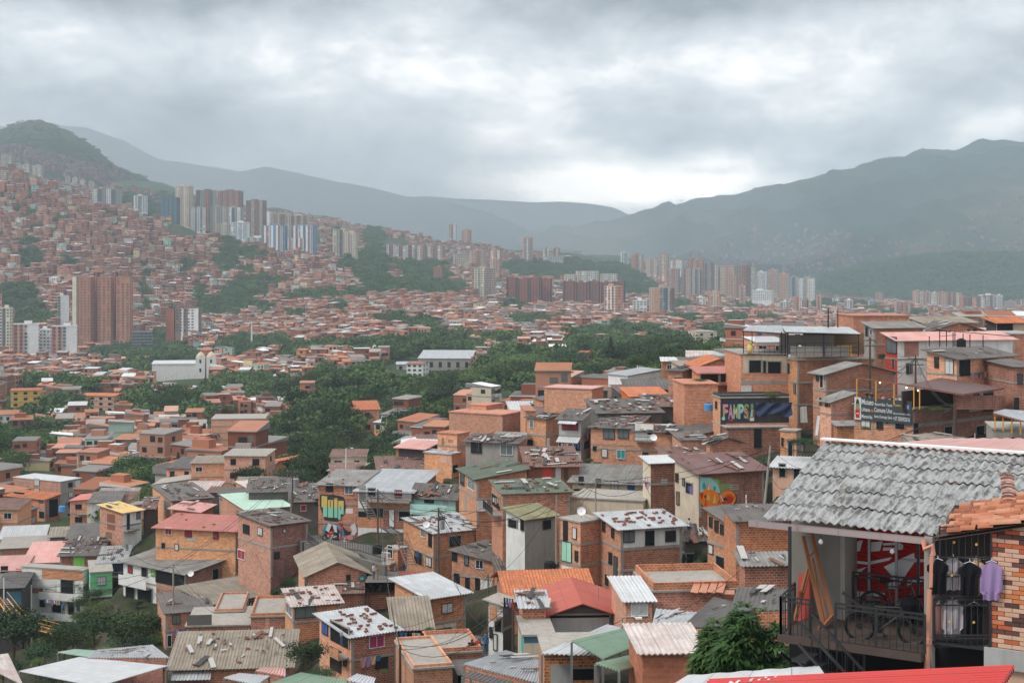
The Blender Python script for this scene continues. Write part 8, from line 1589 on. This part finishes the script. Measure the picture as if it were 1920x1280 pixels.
for z,x,y,d,hh,m1,m2,lb,ps,rz_ in((2,795,690,131,1.5,'white_cloth','denim','person in a white shirt walking below the yellow painting','stand',1.2),(2,815,700,130.5,1.45,'khaki_cloth','khaki_cloth','person in khaki walking behind the one in white','stand',1.0),(3,92,1120,97,1.5,'blue_cloth','denim','person in blue standing at the end of the alley','stand',.3),(2,610,1065,104.5,1.3,'grey_cloth','denim','shirtless looking person in grey on the brick balcony','stand',2.),(2,1048,598,138.5,1.3,'blue_cloth','denim','person in a light blue shirt in the doorway beside the red stair','stand',.5),(1,362,888,170,1.5,'blue_cloth','denim','person in dark blue standing among the laundry on the white balcony','stand',0)):person(Q(z,x,y,d),hh,lb,m1,m2,ps,rz_)
def motorbike(p,look,rz=0.4):
    t=empty('motorbike',p,look,'motorbike','motorbikes in the streets',rz)
    for x in(-.55,.55):b=MB();b.tube([(x+.26*math.cos(2*math.pi*k/14),0,.26+.26*math.sin(2*math.pi*k/14))for k in range(15)],.06,6,False);b.build('wheel',MATS['black'],t)
    b=MB();b.tube([(-.5,0,.62),(-.1,0,.66),(.15,0,.72),(.4,0,.75)],[.08,.12,.16,.08],8);b.tube([(-.1,0,.3),(.1,0,.5)],.14,7);b.build('body',MATS['red_paint'],t);b=MB();b.bar((.42,-.3,.95),(.42,.3,.95),.03);b.bar((.55,0,.26),(.38,0,.98),.05);b.build('handlebar',MATS['dark_metal'],t);b=MB();b.box((-.28,0,.74),(.5,.2,.08));b.build('seat',MATS['black'],t)
motorbike(Q(2,1372,1105,105.5),'red motorbike parked in the alley');motorbike(Q(2,545,462,149),'dark motorbike parked in front of the curved wall painting',.1)
# outside stairs, laundry lines, dishes, tanks
def stair(a,b_,w_,n,look,m='dark_metal'):
    a,b_=Vector(a),Vector(b_);e=empty('outside_stair',a,look,'stair');d=(b_-a);hz_=Vector((d.x,d.y,0)).normalized();sd_=Vector((-hz_.y,hz_.x,0))
    for s in(-1,1):b=MB();b.bar(sd_*s*w_/2,d+sd_*s*w_/2,.10);b.bar(sd_*s*w_/2+Z3*.8,d+sd_*s*w_/2+Z3*.8,.04);b.build('stringer',MATS[m],e)
    for i in range(n):b=MB();b.box(d*(i+.5)/n,(.28,w_,.05),hz_,sd_,Z3);b.build('step',MATS['concrete_dark'],e)
stair(Q(2,735,235,149),Q(2,795,345,146),.8,8,'black iron stair in front of the silver-roofed house');stair(Q(2,955,470,134),Q(2,1010,610,130),.9,9,'rusty stair between the narrow house and the pole','rust');stair(Q(2,870,395,148),Q(2,925,430,145),1.0,5,'concrete steps below the white door')
stair(Q(1,10,800,172),Q(1,120,940,160),1.2,14,'yellow-railed public stair at the left edge','yellow_metal');stair(Q(1,120,940,160),Q(1,315,990,158),1.2,10,'lower flight of the yellow-railed public stair','yellow_metal')
lr=random.Random(8);LM_=['white_cloth','blue_cloth','red_cloth','grey_cloth','rose_cloth','black_cloth','denim','beige_cloth','lilac_cloth']
def laundry(z,x0,y0,x1,y1,d,n,look):
    A,B_=Q(z,x0,y0,d),Q(z,x1,y1,d-.5);cable(A,B_,.05,.012,'clothes line of the '+' '.join(look.split()[:9]));cat_=lr.randrange(5)
    for i in range(n):
        p=A.lerp(B_,(i+.5)/n);w_,h_=(B_-A).length/n*.8,lr.uniform(.4,.8);b=MB();u_=(B_-A).normalized();nn=Vector((u_.y,-u_.x,0));G=[[u_*((k/4-.5)*w_*(1-.12*(j>0)))-Z3*(h_*j/3)+nn*(.04*math.sin(k*2+j))for k in range(5)]for j in range(4)]
        for j in range(3):
            for k in range(4):b.poly([G[j+1][k],G[j+1][k+1],G[j][k+1],G[j][k]])
        mm=lr.choice(LM_);o=b.build('washing',MATS[mm],None,loc=p);props(o,mm.split('_')[0]+' '+look,'clothing','washing hung out to dry')
laundry(1,250,800,345,808,168,7,'washing hanging on the white balcony house');laundry(5,1248,535,1375,540,156,7,'washing under the white and grey house');laundry(3,195,790,255,800,96,4,'washing beside the stepped alley house');laundry(5,795,895,850,905,129,4,'washing on the green-ribbed roof house balcony');laundry(2,940,990,1085,995,107,6,'washing on the mint green house balcony');laundry(6,370,1110,402,1115,124,3,'washing at the graffiti house window')
def dish(p,look,r_=.35):
    t=empty('satellite_dish',p,look,'satellite dish','satellite dishes');b=MB();b.tube([(0,0,0),(0,-.04,.02),(0,-.10,.05)],[.04,r_*.7,r_],14,False);b.build('bowl',MATS['white_metal'],t);b=MB();b.bar((0,0,0),(0,-.4,.1),.02);b.bar((0,.05,-.5),(0,0,0),.04);b.build('arm',MATS['grey_metal'],t)
for z,x,y,d,lb in((6,150,808,149,'white dish beside the white top balcony'),(6,300,870,149,'grey dish on the orange wall right of the white top balcony'),(2,1095,375,138,'reddish dish on the brick house with the stair'),(5,1870,500,148,'dish at the right end of the rubble roof'),(1,1090,655,160,'dish on the wide grey roof'),(3,640,300,112,'dish near the pink scrap roof')):dish(Q(z,x,y,d),lb)
def wtank(p,look,r_=.55,h_=1.0,m='black'):
    t=empty('water_tank',p,look,'water tank','roof water tanks');b=MB();b.tube([(0,0,0),(0,0,h_*.8),(0,0,h_*.95)],[r_,r_*.95,r_*.5],14);b.build('tank',MATS[m],t);b=MB();b.tube([(0,0,h_*.95),(0,0,h_*1.02)],r_*.35,10);b.build('lid',MATS['dark_metal'],t)
for z,x,y,d,m,lb in((2,815,540,140,'black','black water tank beside the street railing'),(7,1290,385,150,'black','black tank on the orange house terrace'),(1,355,300,205,'art_blue','blue tank on a roof left of the yellow roof'),(2,345,150,168,'grey_metal','grey tank near the transformer pole'),(6,500,640,160,'art_blue','blue tank behind the blank brick house'),(3,460,640,118,'black','black tank on the blackened roof'),(1,640,330,196,'black','black tank behind the yellow roof')):wtank(Q(z,x,y,d),lb,.5,.9,m)
for z,x,y0,y1,d in((3,738,795,735,100),(5,1640,470,430,160),(7,1290,130,60,190),(2,600,90,20,160),(6,200,560,500,178),(3,735,1240,1180,84),(1,1210,500,440,168),(5,700,560,500,160)):
    p=Q(z,x,y0,d);hh=(y0-y1)/ZR[z][2]/F*d;t=empty('television_aerial',p,'thin metal television aerial on a roof','aerial','television aerials');b=MB();b.bar((0,0,-.5),(0,0,hh),.03);b.build('mast',MATS['grey_metal'],t);b=MB();b.bar((-.45,0,hh),(.45,.1,hh),.02)
    for k in range(6):b.bar((-.4+k*.16,-.22,hh),(-.4+k*.16,.22,hh),.014)
    b.build('antenna',MATS['grey_metal'],t)
t=empty('white_pipe_frame',Q(6,738,1245,118),'white plumbing pipe standing on the dark roof below the graffiti','pipe');b=MB();b.tube([(0,0,0),(0,0,1.0)],.05,6);b.tube([(-1,0,-.1),(-.9,0,0),(.9,0,0),(1,0,-.1)],.05,6);b.tube([(0,0,0),(.6,-.3,-.3)],.04,6);b.build('pipes',MATS['white_metal'],t)
def zpanel(z,pts,d,m,look,name='metal_sheet'):
    L=[Q(z,x,y,d+dd)for x,y,dd in pts];t=empty(name,L[0],look,'sheet');b=MB();q=[p-L[0]for p in L];sheet_roof(b,*q,pitch=.25,amp=.02,th=.01);b.build('sheet',ROOFS[m],t)
zpanel(6,[(1080,715,0),(1125,715,0),(1118,610,.8),(1078,615,.8)],138,'fib','grey sheets leaning on the tall brick house');zpanel(6,[(1170,795,0),(1190,795,0),(1204,672,.8),(1185,670,.8)],136,'white','pale narrow sheet leaning left of the museum')
for k in range(5):
    x=1262+k*48;t=empty('orange_panel',Q(3,x,757,94.5),'orange roof panel leaning on the long brick parapet','panel','orange panels on the parapet');b=MB();L=[Q(3,a,y,d)-t.location for a,y,d in((x,757,94.5),(x+44,764,94.3),(x+62,706,96.8),(x+28,698,97))]if k<4 else[Q(3,a,y,d)-t.location for a,y,d in((x,770,94.5),(x+62,772,94.3),(x+62,750,95.5),(x,748,95.6))]
    b.poly(L);b.poly([p-Z3*.05 for p in L][::-1])
    for i in range(4):b.poly([L[i]-Z3*.05,L[(i+1)%4]-Z3*.05,L[(i+1)%4],L[i]])
    b.build('sheet',MATS['salmon_wall'],t)
hr=random.Random(14)
for T in tops:  # service drops from the poles to the houses round them
    near_=sorted(NEAR,key=lambda q:(q[3][0][0]-T.x)**2+(q[3][0][1]-T.y)**2)[1:6]
    for q in near_[:3]:c_=q[3][0];cable(T-Z3*hr.uniform(0,.5),Vector((c_[0],c_[1],q[4]+q[5]-.1)),hr.uniform(.3,1.2),.016,'thin service cable from a pole to a brick house')
for q in hr.sample([q for q in NEAR if q[5]>2.6],16):
    (x0,y0),(x1,y1)=q[3][0],q[3][1];A,B_=Vector((x0,y0,q[4]+q[5]*.55)),Vector((x1,y1,q[4]+q[5]*.55));L=(B_-A);n_=Vector((L.y,-L.x,0)).normalized()*.45;lk=' '.join(q[0]['label'].replace(',','').split()[:6]);k=hr.choice((3,4,5));a_,b_=A.lerp(B_,.15)+n_,A.lerp(B_,.15+.11*k)+n_
    cable(a_,b_,.04,.01,'clothes line on the '+lk)
    for i in range(k):
        p=a_.lerp(b_,(i+.5)/k);u_=L.normalized();w_,h_=.42,hr.uniform(.4,.75);b=MB();nn=n_.normalized();G=[[u_*((j/4-.5)*w_)-Z3*(h_*t/3)+nn*(.04*math.sin(j*2+t))for j in range(5)]for t in range(4)]
        for t in range(3):
            for j in range(4):b.poly([G[t+1][j],G[t+1][j+1],G[t][j+1],G[t][j]])
        mm=hr.choice(LM_);props(b.build('washing',MATS[mm],None,loc=p),mm.split('_')[0]+' washing hung on the '+lk,'clothing','washing hung out to dry')
for x,y,d,lb,m1 in((885,1235,105,'person in dark clothes walking up the stepped alley','dark_metal'),(640,1010,148,'person in red standing at the curved wall painting','red_cloth'),(470,1012,156,'person in white on the terrace of the stilt house','white_cloth'),(1292,1003,121,'person in grey at the gloomy grey house','grey_cloth'),(1545,667,157.8,'person in blue at the bar terrace railing','blue_cloth'),(1500,668,158.2,'person in white at the bar terrace','white_cloth')):person(P(x,y,d),1.45,lb,m1,'denim','stand',hr.uniform(0,6))
# ---------------------------------------------------------------- every label singles out one thing
bpy.context.view_layer.update()
def ordn(n):
    u=['','first','second','third','fourth','fifth','sixth','seventh','eighth','ninth','tenth','eleventh','twelfth','thirteenth','fourteenth','fifteenth','sixteenth','seventeenth','eighteenth','nineteenth']
    t=['','','twenty','thirty','forty','fifty','sixty','seventy','eighty','ninety']
    if n<20:return u[n]
    return t[n//10]+('-'+u[n%10]if n%10 else 'th').replace('tyth','tieth')if n<100 else str(n)+'th'
bylab={}
for o in list(sc.objects):
    if o.parent or 'label' not in o:continue
    bylab.setdefault(o['label'],[]).append(o)
for lb,os_ in bylab.items():
    if len(os_)<2:continue
    os_.sort(key=lambda o:proj(o.matrix_world.translation)[0])
    for i,o in enumerate(os_):
        wd=lb.split();o['label']=' '.join(wd[:12]).rstrip(',')+f", {ordn(i + 1)} from left"
for o in list(sc.objects):
    if 'label' in o and len(o['label'].split())>16:o['label']=' '.join(o['label'].split()[:16]).rstrip(',')
